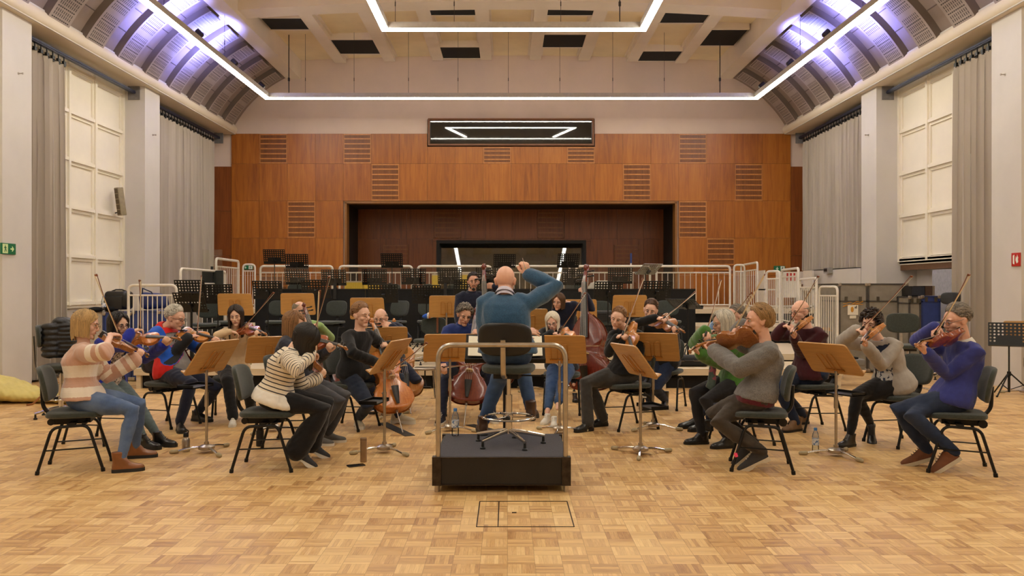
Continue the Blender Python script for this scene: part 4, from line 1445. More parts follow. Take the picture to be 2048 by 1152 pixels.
# ------------------------------------------------------------------ white guard rails
def railing(p0, p1, zt, zb, nb, label, r=.021, zr=None, group='white tubular guard rails'):
    p0 = V((p0[0], p0[1], 0)); p1 = V((p1[0], p1[1], 0)); c = (p0 + p1) / 2
    zr = zr if zr is not None else zt - .16
    t_ = thing('guard_rail', label, 'guard rail', (c.x, c.y, zb), 0, group)
    up = lambda p, z: V((p.x, p.y, z))
    f = MB(); f.tube(fillet([up(p0, zb), up(p0, zt), up(p1, zt), up(p1, zb)], .09, 5), r, 10)
    f.build('tube_frame', m_white, t_, world=True)
    h = MB(); h.tube([up(p0, zr), up(p1, zr)], r * .62, 8); h.build('upper_rail', m_white, t_, world=True)
    h = MB(); h.tube([up(p0, zb + .06), up(p1, zb + .06)], r * .62, 8); h.build('lower_rail', m_white, t_, world=True)
    for k in range(nb):
        q = p0.lerp(p1, (k + 1) / (nb + 1))
        b = MB(); b.cyl(up(q, zb + .06), up(q, zr), .0085, 6); b.build('baluster', m_white, t_, world=True)
    return t_
# ------------------------------------------------------------------ conductor's podium
PX0_, PX1_, PY0, PY1, PZ = -.553, .464, 6.08, 7.08, .258
r = thing('conductor_podium', 'low black podium with grey carpet top and chrome hand rail', 'podium', ((PX0_ + PX1_) / 2, (PY0 + PY1) / 2, 0))
b = MB(); b.bb(PX0_ + .012, PX1_ - .012, PY0 + .012, PY1 - .012, .05, PZ - .006)
b.build('box', M_('scuffed_black_board', (24, 21, 18), .5, var=.3, scale=6), r, world=True)
b = MB(); b.rbox(((PX0_ + PX1_) / 2, (PY0 + PY1) / 2, PZ - .003), (PX1_ - PX0_ - .05, .96, .014), .006)
b.build('carpet_top', M_('grey_ribbed_carpet', (76, 74, 80), .95, var=.15, scale=120, bump=.4, bscale=200), r, world=True)
m_corner = M_('worn_corner_metal', (58, 48, 38), .45, .6, var=.5, scale=22)
for x in (PX0_, PX1_):
    for y in (PY0, PY1):
        c = MB(); c.box((x + (.03 if x < 0 else -.03), y + (.03 if y < 6.5 else -.03), .155), (.066, .066, .21))
        c.build('corner_post', m_corner, r, world=True)
        l = MB(); l.cyl((x + (.03 if x < 0 else -.03), y + (.03 if y < 6.5 else -.03), 0), (x + (.03 if x < 0 else -.03), y + (.03 if y < 6.5 else -.03), .055), .018, 14)
        l.build('leg', m_chrome_worn, r, world=True)
for k, (x0, x1, z) in enumerate(((-.49, .40, PZ - .004), (-.49, .40, .054))):
    t_ = MB(); t_.bb(x0, x1, PY0 + .004, PY0 + .02, z - .004, z + .004); t_.build('edge_strip', m_corner, r, world=True)
b = MB(); b.tube(fillet([(PX0_ + .04, PY0 + .03, .24), (PX0_ + .04, PY0 + .03, 1.085), (PX1_ - .035, PY0 + .03, 1.085), (PX1_ - .035, PY0 + .03, .24)], .11, 8), .0185, 14)
b.build('hand_rail', m_chrome_worn, r, world=True)
COND_X, COND_Y = .01, 6.60
cond_chair = swivel((COND_X + .0, COND_Y - .02, PZ + .002), -.16, .64, .85, 'tall black swivel stool with chrome foot ring, standing on the podium', True, .90, M_('black_vinyl', (22, 21, 20), .4))

# ------------------------------------------------------------------ stage tiers
mfront = m_blackcloth
def tier(name, x0, x1, y0, y1, z, label):
    t_ = thing(name, label, 'stage platform', ((x0 + x1) / 2, (y0 + y1) / 2, 0), group='platforms of the stage')
    b = MB(); b.bb(x0, x1, y0, y1, z - .10, z); b.build('deck', m_planks, t_, world=True)
    b = MB(); b.bb(x0 + .04, x1 - .04, y0 + .10, y1 - .05, 0, z - .10); b.build('skirt', mfront, t_, world=True)
    n = max(2, int((x1 - x0) / 2.2))
    for i in range(n + 1):
        x = x0 + .06 + (x1 - x0 - .12) * i / n
        b = MB(); b.bb(x - .035, x + .035, y0 + .03, y0 + .09, 0, z - .1); b.build('post', m_planks, t_, world=True)
T1, T2, T3, T4 = .30, .42, .75, 1.05
tier('stage_platform', -5.62, 5.05, 12.4, 13.68, T1, 'lowest pale plank platform, just behind the cello players')
tier('stage_platform', -5.62, 5.6, 13.7, 16.48, T2, 'pale plank platform one step up, carrying the empty chairs')
tier('stage_platform', -6.1, 6.6, 16.52, 18.48, T3, 'plank platform behind the black screens')
tier('stage_platform', -6.5, 7.4, 18.5, 21.6, T4, 'highest platform, along the wooden back wall')
# black screens along the third tier, with clear shields clamped on top
SX0, SX1, SY = -5.02, 3.74, 16.42
ns = 8; sw_ = (SX1 - SX0) / ns
for i in range(ns):
    x0, x1 = SX0 + i * sw_, SX0 + (i + 1) * sw_
    pos = ['far left', 'second from the left', 'third from the left', 'left of the middle', 'right of the middle', 'third from the right', 'second from the right', 'far right'][i]
    t_ = thing('black_screen', 'waist-high black cloth screen on the stage, %s of the row' % pos, 'screen', ((x0 + x1) / 2, SY, T2), group='row of black stage screens')
    b = MB(); b.bb(x0 + .004, x1 - .004, SY - .02, SY + .02, T2 + .003, 1.49); b.build('cloth_panel', m_blackcloth, t_, world=True)
    b = MB(); b.bb(x0 + .004, x1 - .004, SY - .026, SY + .026, 1.48, 1.505); b.build('top_rail', m_blackmetal, t_, world=True)
    s_ = thing('clear_shield', 'clear acrylic shield clamped above the black screen, %s of the row' % pos, 'shield', ((x0 + x1) / 2, SY + .04, 1.5), group='clear acrylic shields')
    b = MB(); b.bb(x0 + .03, x1 - .03, SY + .036, SY + .042, 1.507, 1.93); b.build('sheet', m_clear, s_, world=True)
    for k, x in enumerate((x0 + .5,)):
        c = MB(); c.bb(x - .03, x + .03, SY - .06, SY - .028, 1.30, 1.62); c.bb(x - .03, x + .03, SY - .06, SY + .06, 1.508, 1.53)
        c.build('clamp', m_blackplastic, s_, world=True)
# dark panel at the left end with its own clear sheet
t_ = thing('dark_panel', 'dark upright panel with a clear sheet at the left end of the stage', 'screen', (WX(425, 15.6), 15.6, T2))
b = MB(); b.bb(WX(405, 15.6), WX(446, 15.6), 15.57, 15.63, T2, WZ(541, 15.6)); b.build('board', M_('dark_green_board', (40, 42, 36), .8), t_, world=True)
b = MB(); b.bb(WX(404, 15.6), WX(443, 15.6), 15.64, 15.646, WZ(560, 15.6), WZ(499, 15.6)); b.build('clear_sheet', m_clear, t_, world=True)
b = MB(); b.bb(WX(424, 15.6), WX(428, 15.6), 15.53, 15.57, WZ(566, 15.6), WZ(533, 15.6)); b.build('clamp', m_blackplastic, t_, world=True)

# ------------------------------------------------------------------ guard rails
back = [(518, 668), (676, 827), (833, 985), (992, 1142), (1150, 1303), (1310, 1463)]
names = ['far left', 'second from the left', 'left of the conductor', 'behind the conductor', 'right of the bass scroll', 'far right']
for (a, b_), n_ in zip(back, names):
    railing((WX(a + 3, 20.2), 20.2), (WX(b_ - 3, 20.2), 20.2), 2.06, T4 + .001, 12, 'white guard rail along the top platform, %s of the six' % n_, .028, 1.90)
railing((-5.90, 16.7), (-6.0, 18.4), 2.12, T3, 11, 'white guard rail running away along the left end of the high platform', .026)
railing((WX(486, 20.2), 20.2), (WX(510, 20.2), 20.2), 2.10, T4, 4, 'narrow white guard rail in front of the green exit sign on the left', .024)
railing((-5.45, 13.75), (-5.57, 16.3), 1.84, T2, 8, 'white guard rail sloping beside the dark panel at the left', .022, 1.60)
railing((WX(257, 13.0), 13.0), (WX(353, 13.0), 13.0), 1.56, T1, 9, 'white guard rail in front of the blue trunks at the left', .022, 1.40)
railing((WX(1468, 20.2), 20.2), (WX(1489, 20.2), 20.2), 2.09, T4, 6, 'narrow white guard rail at the right corner of the top platform', .024)
railing((5.62, 18.55), (5.92, 20.9), 2.10, T4, 8, 'tallest white guard rail, running away at the right of the top platform', .024)
railing((WX(1533, 17.9), 17.9), (WX(1560, 17.5), 17.5), 1.88, T3, 7, 'white guard rail below the green exit sign on the right', .024)
railing((WX(1564, 18.3), 18.3), (WX(1597, 16.6), 16.6), 1.92, T3, 7, 'white guard rail with red marks showing through on the right', .026)
railing((WX(1600, 16.4), 16.4), (WX(1633, 14.5), 14.5), 1.69, T2, 7, 'white guard rail beside the bald man in maroon', .024)
railing((WX(1639, 14.9), 14.9), (WX(1675, 14.4), 14.4), 1.54, .02, 7, 'lowest white guard rail, against the grey flight case', .022)

# ------------------------------------------------------------------ black stands in the background
m_greystand = M_('grey_stand_metal', (150, 146, 136), .4, .4)
BSL = [
 (549, 515, 19.3, T4, 'black perforated stand rising above the guard rail, topmost at the left'),
 (594, 524, 18.7, T4, 'black perforated stand just right of the topmost one at the left'),
 (595, 555, 17.1, T3, 'black perforated stand behind the shield, below the two topmost stands'),
 (668, 557, 17.2, T3, 'black perforated stand behind the shield, in front of yellow boards'),
 (784, 523, 19.2, T4, 'black perforated stand alone above the guard rail, left of the dark window'),
 (749, 556, 17.2, T3, 'black perforated stand behind the shield, second left of the hooded bassist'),
 (827, 555, 17.1, T3, 'black perforated stand behind the shield, in front of the folding chairs'),
 (900, 554, 17.2, T3, 'black perforated stand behind the shield, next to the hooded bassist'),
 (977, 553, 17.2, T3, 'black perforated stand behind the shield, behind the bass scroll'),
 (1009, 524, 19.0, T4, 'black perforated stand above the guard rail, just left of the raised hand'),
 (1136, 523, 19.0, T4, 'black perforated stand above the guard rail, in front of the dark window'),
 (1149, 556, 17.2, T3, 'black perforated stand behind the shield, left of the bass scroll'),
 (1240, 553, 17.2, T3, 'black perforated stand behind the shield, left of the grey tilted stand'),
 (536, 582, 14.6, T2, 'black perforated stand standing before the black screens, behind the beige jumper player'),
 (633, 580, 14.5, T2, 'black perforated stand before the black screens, behind the bows'),
 (767, 589, 14.3, T2, 'black perforated stand before the black screens, behind the cello players'),
 (853, 591, 14.5, T2, 'black perforated stand before the black screens, left of the hooded bassist'),
 (1216, 584, 14.5, T2, 'black perforated stand before the black screens, right of the double bass'),
 (1313, 583, 14.5, T2, 'black perforated stand before the black screens, above the dark-haired violist'),
 (934, 578, 15.6, T2, 'black perforated stand behind the shoulder of the hooded bassist'),
 (382, 583, 13.35, T1, 'black perforated stand at the left end of the stage, in front of the curtain'),
 (436, 590, 14.2, T2, 'black perforated stand beside the one in front of the curtain'),
]
for (px, py, d, z, lab) in BSL:
    black_stand(px, py, d, z, rnd.uniform(-.12, .12), math.radians(rnd.uniform(14, 24)), lab)
black_stand(384, 607, 12.9, T1, -.12, math.radians(28), 'black perforated stand right behind the grey-haired man in red and blue')
black_stand(1291, 540, 17.0, T3, .55, math.radians(52), 'grey perforated stand tilted almost flat, above the violist with long bow', mat=m_greystand)
black_stand(1376, 609, 13.4, T1, -.7, math.radians(62), 'black stand tilted almost flat at the right end of the black screens')
black_stand(2018, 672, 11.6, 0, math.radians(150), math.radians(18), 'black perforated stand by the right-hand pillar')

# wooden stands in the background
WSB = [
 (471, 609, 13.2, T1, 0, 14, 'wooden music stand behind the woman in beige'),
 (596, 608, 13.4, T1, .0, 14, 'wooden music stand behind the cellist in green'),
 (735, 617, 13.3, T1, .0, 16, 'wooden music stand behind the two cellists in the middle'),
 (893, 613, 13.2, T1, .0, 16, 'wooden music stand in front of the hooded bassist'),
 (1259, 612, 13.2, T1, .0, 14, 'wooden music stand behind the woman in black with viola'),
 (1160, 620, 13.6, T1, .0, 14, 'wooden music stand behind the double bass'),
 (1058, 641, 12.2, 0, .1, 16, 'wooden music stand just right of the conductor, partly hidden by him'),
 (768, 681, 9.78, 0, .2, 24, 'wooden music stand between the two cellists in the middle'),
]
for (px, py, d, z, rz, tl, lab) in WSB:
    c = W(px, py, d); tl = math.radians(tl)
    wood_stand((c.x, c.y, z), rz, c.z - z - .18 * math.cos(tl), tl, lab, leg_rot=rnd.random())
c = W(2050, 668, 11.72)
wood_stand((c.x, c.y, 0), math.radians(170), c.z - .17, math.radians(12), 'wooden music stand cut off by the right edge of the picture')

# ------------------------------------------------------------------ wooden stands among the players: base pixel, desk centre pixel
def stand_at(bx, by, deskx, desky, face, tilt, label, tray=None, leg=0.0):
    b = FL(bx, by); d = b.y; c = W(deskx, desky, d); tl = math.radians(tilt)
    h = c.z - .18 * math.cos(tl)
    return wood_stand((b.x, b.y, 0), math.radians(face), h, tl, label, tray=tray, leg_rot=leg)
# face: 0 = pages look away from the camera; positive turns them towards the left
stand_at(413, 905, 404, 713, 73, 34, 'wooden music stand of the first two players on the left, by the steel bottle', (.60, .12), .5)
stand_at(546, 862, 520, 698, 22, 38, 'wooden music stand between the striped jumper and the beige jumper', None, .2)
stand_at(769, 905, 762, 711, 76, 34, 'wooden music stand in front of the cellist in black, on the middle left', (.46, .10), .6)
stand_at(900, 862, 907, 695, 6, 34, 'wooden music stand in front of the conductor on his left side', None, .1)
stand_at(1119, 866, 1119, 698, -6, 34, 'wooden music stand in front of the conductor on his right side', None, .9)
stand_at(1281, 908, 1292, 720, -72, 36, 'wooden music stand in front of the woman in black with the viola', (.42, .12), 0)
stand_at(1306, 858, 1318, 693, -16, 32, 'wooden music stand of the dark-haired man with the viola', None, .4)
stand_at(1672, 912, 1676, 716, -62, 40, 'wooden music stand of the pair at the far right, next to a water bottle', (.55, .12), .4)

# ------------------------------------------------------------------ empty chairs at the back
def bchair(px, d, z, rz, lab, lean=0.0):
    return chair((WX(px, d), d, z), math.radians(rz), lab, 'empty chairs on the stage', lean)
bchair(663, 15.3, T2, 165, 'empty dark green chair on the stage above the violin bows')
bchair(786, 15.4, T2, 150, 'empty dark green chair behind the bald cellist')
bchair(413, 14.3, T2, 190, 'empty dark green chair behind the grey-haired man')
bchair(455, 15.3, T2, 170, 'empty dark green chair behind the woman in beige')
bchair(556, 15.5, T2, 185, 'empty dark green chair left of the cellist in green')
bchair(1201, 15.0, T2, 180, 'empty dark green chair with a black case on it')
bchair(1338, 15.6, T2, 176, 'empty dark green chair behind the dark-haired violist with olive jacket')
bchair(858, 15.6, T2, 185, 'empty dark green chair beyond the low swivel chair')
for px, lab in ((592, 'under the topmost stands'), (778, 'before the yellow boards'), (858, 'second before the yellow boards'), (910, 'near the hooded bassist'), (1150, 'left of the bass scroll')):
    chair((WX(px, 17.9), 17.9, T3), PI + rnd.uniform(-.2, .2), 'dark chair behind the clear shields, ' + lab, 'empty chairs on the stage')
lc = swivel((WX(857, 13.25), 13.25, T1), math.radians(160), .40, .60, 'low swivel chair with a striped cloth and leather strap on its back', False, .95)
# striped cloth and strap hanging on it
c = V((WX(856, 13.25), 13.44, T1 + .765))
t_ = thing('folded_cloth', 'blue, white and orange folded cloth on the back of the low swivel chair', 'cloth', c)
mm = NT('striped_cloth'); _n = mm.node('ShaderNodeTexCoord'); _s = mm.node('ShaderNodeSeparateXYZ'); mm.link(_n.outputs['Object'], _s.inputs[0])
_f = mm.math('MULTIPLY_ADD', _s.outputs[0], 5.0, .5)
_r = mm.node('ShaderNodeValToRGB'); _r.color_ramp.interpolation = 'CONSTANT'
for p_, c_ in ((0, (40, 90, 190)), (.35, (220, 220, 215)), (.5, (225, 120, 50)), (.62, (200, 205, 215)), (.85, (225, 205, 80))):
    e_ = _r.color_ramp.elements.new(p_) if p_ else _r.color_ramp.elements[0]
    e_.color = (*lin(c_), 1)
mm.link(_f, _r.inputs[0]); mm.col(_r.outputs[0]); mm.rough(.9)
b = MB(); b.ell((0, 0, .0), (.115, .06, .045), Matrix.Rotation(-.15, 3, 'Y')); b.ell((.03, -.02, .015), (.075, .05, .045))
b.build('cloth', mm.m, t_)
t_ = thing('leather_strap', 'brown leather strap hanging over the back of the low swivel chair', 'strap', (WX(873, 13.2), 13.2, T1 + .74))
b = MB(); b.tube([(0, .16, -.25), (0, .17, .02), (0, .20, .04), (0, .27, .02), (0, .28, -.25)], .016, 6, flat=.25, ref=(1, 0, 0)); b.build('band', M_('tan_leather', (120, 70, 40), .5), t_)
# tall swivel chair on the right
swivel((WX(1815, 11.9), 11.9, 0), math.radians(172), .71, 1.0, 'tall swivel stool with chrome foot ring behind the curly-haired player', True, 1.0)
# black case standing on the empty chair
t_ = thing('instrument_case', 'small black case standing on an empty chair right of the double bass', 'case', (WX(1203, 14.9), 14.86, T2 + .495))
b = MB(); b.rbox((0, 0, .10), (.40, .16, .19), .03); b.build('shell', M_('black_case_leather', (26, 26, 30), .4, bump=.2), t_)
b = MB(); b.tube(fillet([(-.07, -.085, .13), (-.07, -.11, .15), (.07, -.11, .15), (.07, -.085, .13)], .02), .008, 6); b.build('handle', m_blackplastic, t_)
for x in (-.13, .13):
    b = MB(); b.box((x, -.083, .10), (.03, .01, .03)); b.build('clasp', m_chrome, t_)
# ------------------------------------------------------------------ curtains
def curtain(name, label, x, y0, y1, z0, z1, amp, period, seed, flare=0.0, slant=0.0):
    q = random.Random(seed)
    t_ = thing(name, label, 'curtain', (x, (y0 + y1) / 2, z0))
    n = int((y1 - y0) / period * 9)
    ph = 0; base = []
    phs = []
    for i in range(n + 1):
        ph += 2 * PI / 9 * q.uniform(.65, 1.35)
        phs.append((ph, amp * q.uniform(.6, 1.15)))
    zs = [z0, z0 + .35 * (z1 - z0), z0 + .7 * (z1 - z0), z1 - .15, z1]
    rings = []
    for zi, z in enumerate(zs):
        k = [1.1, 1.0, .95, .8, .55][zi]
        fr = []; bk = []
        for i in range(n + 1):
            y = y0 + (y1 - y0) * i / n
            w = 1 + flare * (1 - (z - z0) / (z1 - z0))
            yy = (y0 + y1) / 2 + (y - (y0 + y1) / 2) * w
            xx = x + k * phs[i][1] * math.sin(phs[i][0] + .25 * zi)
            yy += .018 * math.cos(phs[i][0] * 2)
            fr.append(V((xx, yy, z + slant * (y - y0)))); bk.append(V((xx + (.006 if x > 0 else -.006), yy, z + slant * (y - y0))))
        rings.append(fr + bk[::-1])
    b = MB(); b.loft(rings); b.build('cloth', m_curtain, t_, world=True, sharp=80)
    m = int((y1 - y0) / .16)
    for i in range(m + 1):
        y = y0 + (y1 - y0) * i / m
        inst('curtain_hook', cmesh('curtain_hook', lambda tp: (tp.bb(-.02, .02, -.035, .035, -.02, .07), tp.bb(-.008, .008, -.008, .008, .06, .145)), m_blackplastic), t_, V((x, y, z1)) - t_.location)
    return t_
m_track = M_('dark_blue_track', (38, 40, 62), .45, .4)
def track(x, y0, y1, z, label):
    t_ = thing('curtain_track', label, 'curtain track', (x, (y0 + y1) / 2, z))
    b = MB(); b.bb(x - .035, x + .035, y0, y1, z, z + .06); b.bb(x - .045, x - .035, y0, y1, z + .02, z + .035); b.bb(x + .035, x + .045, y0, y1, z + .02, z + .035)
    b.build('rail', m_track, t_, world=True)
    b = MB(); b.bb(x - .12, x + .12, y1 - .015, y1 + .0, z - .12, z + .16); b.build('bracket_plate', M_('grey_plate', (120, 116, 116), .5), t_, world=True)
    return t_
curtain('drape', 'narrow grey curtain gathered beside the near pillar on the left', -7.66, 13.02, 14.25, .03, 5.36, .085, .17, 3, .10)
curtain('drape', 'wide grey curtain in the far bay on the left', -7.70, 17.75, 21.55, .45, 5.36, .075, .21, 5, .0)
curtain('drape', 'dark-folded grey curtain gathered beside the near pillar on the right', 7.80, 13.05, 14.35, .03, 5.36, .09, .19, 8, .10)
curtain('drape', 'short grey curtain in the far bay on the right, ending above a ledge', 7.80, 17.75, 21.7, 1.98, 5.36, .075, .2, 11, .0)
track(-7.66, 12.95, 16.92, 5.50, 'dark curtain rail above the boarded window on the left')
track(7.80, 12.95, 16.92, 5.50, 'dark curtain rail above the boarded window on the right')
track(-7.70, 17.7, 22.0, 5.50, 'dark curtain rail in the far bay on the left')
track(7.80, 17.7, 22.0, 5.50, 'dark curtain rail in the far bay on the right')
# ledge and white box-out under the short curtain
mb = MB(); mb.bb(7.55, 8.1, 17.66, 22.1, 1.62, 1.95); mb.bb(7.70, 8.1, 17.66, 22.1, 0, 1.62)
struct(mb, 'trim_ledge_right', m_wall)
mb = MB(); mb.bb(8.05, 8.12, 13.0, 16.9, 1.88, 2.03)
struct(mb, 'trim_window_right', M_('bare_brown_timber', (104, 72, 44), .8))
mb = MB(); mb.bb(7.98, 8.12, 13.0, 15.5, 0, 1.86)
struct(mb, 'trim_recess_right', M_('shaded_blue_grey_panel', (168, 166, 170), .8))  # flat panel; the shade of the recess is put into its blue-grey
# hooks on the pillars
for (x, px, py, y, lab) in ((WL, 41, 147, 12.55, 'near left'), (WL, 305, 270, 17.3, 'far left'), (WR, 2013, 149, 12.55, 'near right'), (WR, 1736, 270, 17.3, 'far right')):
    s = -1 if x < 0 else 1; z = WZ(py, y)
    t_ = thing('wall_hook', 'small metal hook high on the %s pillar' % lab, 'hook', (x, y, z))
    b = MB(); b.cyl((x, y, z), (x - s * .07, y, z), .008, 8); b.cyl((x - s * .06, y, z), (x - s * .075, y, z), .016, 8); b.cyl((x, y, z), (x - s * .006, y, z), .022, 10)
    b.build('peg', m_steel, t_, world=True)
# signs
def sign_box(center, w, h, depth, facing, name, label, bg, fn):
    t_ = thing(name, label, 'sign', center, rot=(0, 0, facing))
    b = MB(); b.rbox((0, 0, 0), (w, depth, h), .004); b.build('panel', bg, t_)
    fn(t_, w, h, -depth / 2 - .001)
    return t_
m_signgreen = M_('sign_green', (20, 110, 70), .4, var=.04); m_signwhite = M_('sign_white', (232, 240, 228), .4, var=.02)
m_signglow = M_('sign_pale', (214, 232, 170), .4, var=.02); m_signred = M_('sign_red', (190, 44, 34), .4, var=.04)
def flat(mb, pts, y, t=.0015):
    mb.prism(pts, t, Matrix.Rotation(PI / 2, 3, 'X'), (0, y, 0))
def runner(t_, cx, h, y, mat, flip=1):
    r_ = MB(); k = h
    for pts in ([(-.05, .30), (.05, .30), (.05, .40), (-.05, .40)], [(-.10, .24), (.08, .28), (.10, .02), (-.02, -.02)],
                [(.0, .02), (.10, .04), (.22, -.18), (.14, -.22)], [(-.04, .04), (.06, .0), (-.06, -.38), (-.16, -.36)],
                [(.06, .26), (.26, .10), (.22, .04), (.04, .18)], [(-.08, .24), (-.24, .08), (-.20, .03), (-.04, .16)], [(.14, -.18), (.24, -.19), (.26, -.34), (.18, -.34)]):
        flat(r_, [(cx + flip * a * k, b * k) for a, b in pts], y)
    r_.build('running_figure', mat, t_)
def arrow(t_, cx, h, y, mat, down=False):
    a = MB()
    sh = [(-.36, .09), (.02, .09), (-.10, .30), (.06, .30), (.36, 0), (.06, -.30), (-.10, -.30), (.02, -.09), (-.36, -.09)]
    if down: sh = [(yy, -xx) for xx, yy in sh]
    flat(a, [(cx + p * h, q * h) for p, q in sh], y)
    a.build('arrow', mat, t_)
def exit_right(t_, w, h, y):
    d = MB(); flat(d, [(-w * .42, -h * .42), (-w * .06, -h * .42), (-w * .06, h * .42), (-w * .42, h * .42)], y); d.build('doorway', m_signglow, t_)
    runner(t_, -w * .25, h * .8, y - .002, m_signgreen); arrow(t_, w * .24, h * .75, y, m_signglow)
def exit_down(t_, w, h, y):
    d = MB(); flat(d, [(w * .08, -h * .42), (w * .44, -h * .42), (w * .44, h * .42), (w * .08, h * .42)], y); d.build('doorway', m_signwhite, t_)
    runner(t_, w * .26, h * .8, y - .002, m_signgreen, -1); arrow(t_, -w * .22, h * .8, y, m_signwhite, True)
def fire(t_, w, h, y):
    f = MB(); flat(f, [(-w * .3, -h * .3), (-w * .12, -h * .36), (-w * .12, h * .36), (-w * .3, h * .3)], y)
    f.build('hose_mark', m_signwhite, t_)
    f = MB(); flat(f, [(w * .02, -h * .05), (w * .16, -h * .3), (w * .34, -h * .2), (w * .30, h * .06), (w * .36, h * .1), (w * .22, h * .36), (w * .18, h * .1), (w * .06, h * .25)], y)
    f.build('flame_mark', m_signwhite, t_)
# on the room face of the near-left pillar: its face looks along +X
z = WZ(498, 12.33)
sign_box((WL + .012, 12.27, z), .36, .165, .02, PI / 2, 'exit_sign', 'green exit sign with running figure and right arrow on the left pillar', m_signgreen, exit_right)
zf = WZ(519, 12.26)
sign_box((WR - .012, 12.26, zf), .20, .20, .02, -PI / 2, 'fire_sign', 'red square fire equipment sign on the right-hand pillar', m_signred, fire)
sign_box((WX(496, 22.18), 22.18, WZ(535, 22.18)), .28, .11, .03, 0, 'exit_sign', 'small green exit sign with down arrow behind the guard rail on the left', m_signgreen, exit_down)
sign_box((WX(1559, 22.18), 22.18, WZ(537, 22.18)), .30, .14, .03, 0, 'exit_sign', 'green exit sign with down arrow above the guard rail on the right', m_signgreen, exit_down)
t_ = thing('emergency_light', 'small grey box on the ledge below the short curtain', 'box', (7.5, WR * 0 + 19.3, WZ(541, 19.3)))
b = MB(); b.box((0, 0, 0), (.09, .32, .13)); b.build('box', M_('grey_box', (150, 146, 138), .5), t_)
b = MB(); b.box((-.047, .04, .01), (.004, .2, .07)); b.build('dark_window', m_blackplastic, t_)
# loudspeaker column on the left window
t_ = thing('column_loudspeaker', 'small beige column loudspeaker on the boarded window at the left', 'loudspeaker', (-7.72, 16.45, WZ(403, 16.45)))
Mr = Matrix.Rotation(math.radians(-35), 3, 'Z') @ Matrix.Rotation(math.radians(8), 3, 'X')
b = MB(); b.rbox((0, 0, 0), (.15, .12, .56), .015, Mr); b.build('cabinet', M_('beige_metal', (150, 136, 108), .5), t_)
g = MB()
for i in range(5): g.box(Mr @ V((0, -.062, -.21 + i * .105)), (.11, .006, .09), Mr)
g.build('grille', M_('brown_grille', (92, 78, 56), .7), t_)
b = MB(); b.tube([(-.02, .05, -.2), (-.15, .1, -.22)], .012, 8); b.build('bracket', m_blackmetal, t_)

# ------------------------------------------------------------------ left: trunks, bags, jacket on a chair, yellow bag
def trunk(x0, x1, y0, y1, z0, z1, mat, label, group=None, lid=.3):
    t_ = thing('trunk', label, 'trunk', ((x0 + x1) / 2, (y0 + y1) / 2, z0), group=group)
    b = MB(); b.bb(x0 + .01, x1 - .01, y0 + .01, y1 - .01, z0 + .02, z1 - .01); b.build('body', mat, t_, world=True)
    e = MB()
    for x in (x0 + .012, x1 - .012):
        for y in (y0 + .012, y1 - .012): e.bb(x - .014, x + .014, y - .014, y + .014, z0 + .02, z1)
    for z in (z0 + .032, z1 - .012, z1 - lid):
        for y in (y0 + .012, y1 - .012): e.bb(x0, x1, y - .014, y + .014, z - .012, z + .012)
        for x in (x0 + .012, x1 - .012): e.bb(x - .014, x + .014, y0, y1, z - .012, z + .012)
    e.build('edging', M_('trunk_edging', (92, 88, 84), .4, .6) if mat is not m_bluecase else M_('trunk_edging_blue', (40, 54, 104), .5), t_, world=True)
    for x in (x0 + .02, x1 - .02):
        for z in (z0 + .04, z1 - .02):
            c = MB(); c.rbox((x, y0 + .01, z), (.06, .04, .06), .012); c.build('corner_cap', m_steel, t_, world=True)
    for x in (x0 + .25 * (x1 - x0), x0 + .75 * (x1 - x0)):
        c = MB(); c.box((x, y0 - .002, z1 - lid + .04), (.045, .016, .085)); c.build('latch', M_('dull_latch', (84, 76, 64), .5, .5), t_, world=True)
    for x in (x0 + .08, x1 - .08):
        c = MB(); c.cyl((x - .02, y0 + .08, z0 + .0), (x + .02, y0 + .08, z0), .001, 6); c.cyl((x - .018, y0 + .08, z0 + .02), (x + .018, y0 + .08, z0 + .02), .02, 10)
        c.build('castor', m_blackplastic, t_, world=True)
    return t_
dl = 13.4
trunk(WX(205, dl), WX(262, dl), dl, dl + .9, .0, WZ(625, dl), m_bluecase, 'blue trunk under the black bag on the left', 'blue trunks on the left')
trunk(WX(264, dl), WX(320, dl), dl, dl + .9, .0, WZ(622, dl), m_bluecase, 'blue trunk behind the white guard rail on the left', 'blue trunks on the left')
t_ = thing('shoulder_bag', 'black leather bag standing on a blue trunk at the left', 'bag', (WX(238, 13.75), 13.75, WZ(622, 13.4) + .0))
b = MB(); b.rbox((0, 0, .17), (.40, .28, .31), .07); b.build('body', M_('black_bag_leather', (30, 27, 24), .38, bump=.3), t_)
b = MB(); b.rbox((-.03, -.145, .13), (.30, .03, .22), .014); b.build('front_pocket', M_('black_bag_leather', (30, 27, 24), .38), t_)
b = MB(); b.tube([(-.12, 0, .32), (-.05, 0, .345), (.05, 0, .345), (.12, 0, .32)], .012, 6); b.build('handle', m_blackplastic, t_)
t_ = thing('cloth_bag', 'slumped navy blue bag on the trunk behind the guard rail', 'bag', (WX(308, 13.8), 13.8, WZ(621, 13.4)))
b = MB()
def slump(p): return V((p.x + .3 * p.z * -.5, p.y, p.z * (1 - 1.1 * max(0, p.x))))
b.rbox((0, 0, .15), (.44, .26, .29), .09, None, slump); b.build('body', M_('navy_nylon', (34, 48, 104), .5, bump=.5, bscale=14, scale=8), t_)
b = MB(); b.tube([(-.15, -.1, .28), (-.12, -.16, .36), (.02, -.15, .30), (.1, -.14, .16)], .012, 6); b.build('strap', M_('navy_strap', (26, 34, 70), .6), t_)
bottle((WX(195, 13.3), 13.50, WZ(622, 13.4) - .02), 'clear water bottle on the dark shelf beside the black bag', 1.15)
t_ = thing('side_table', 'low pale chest under the water bottle at the left window', 'chest', (WX(178, 13.4), 13.75, 0))
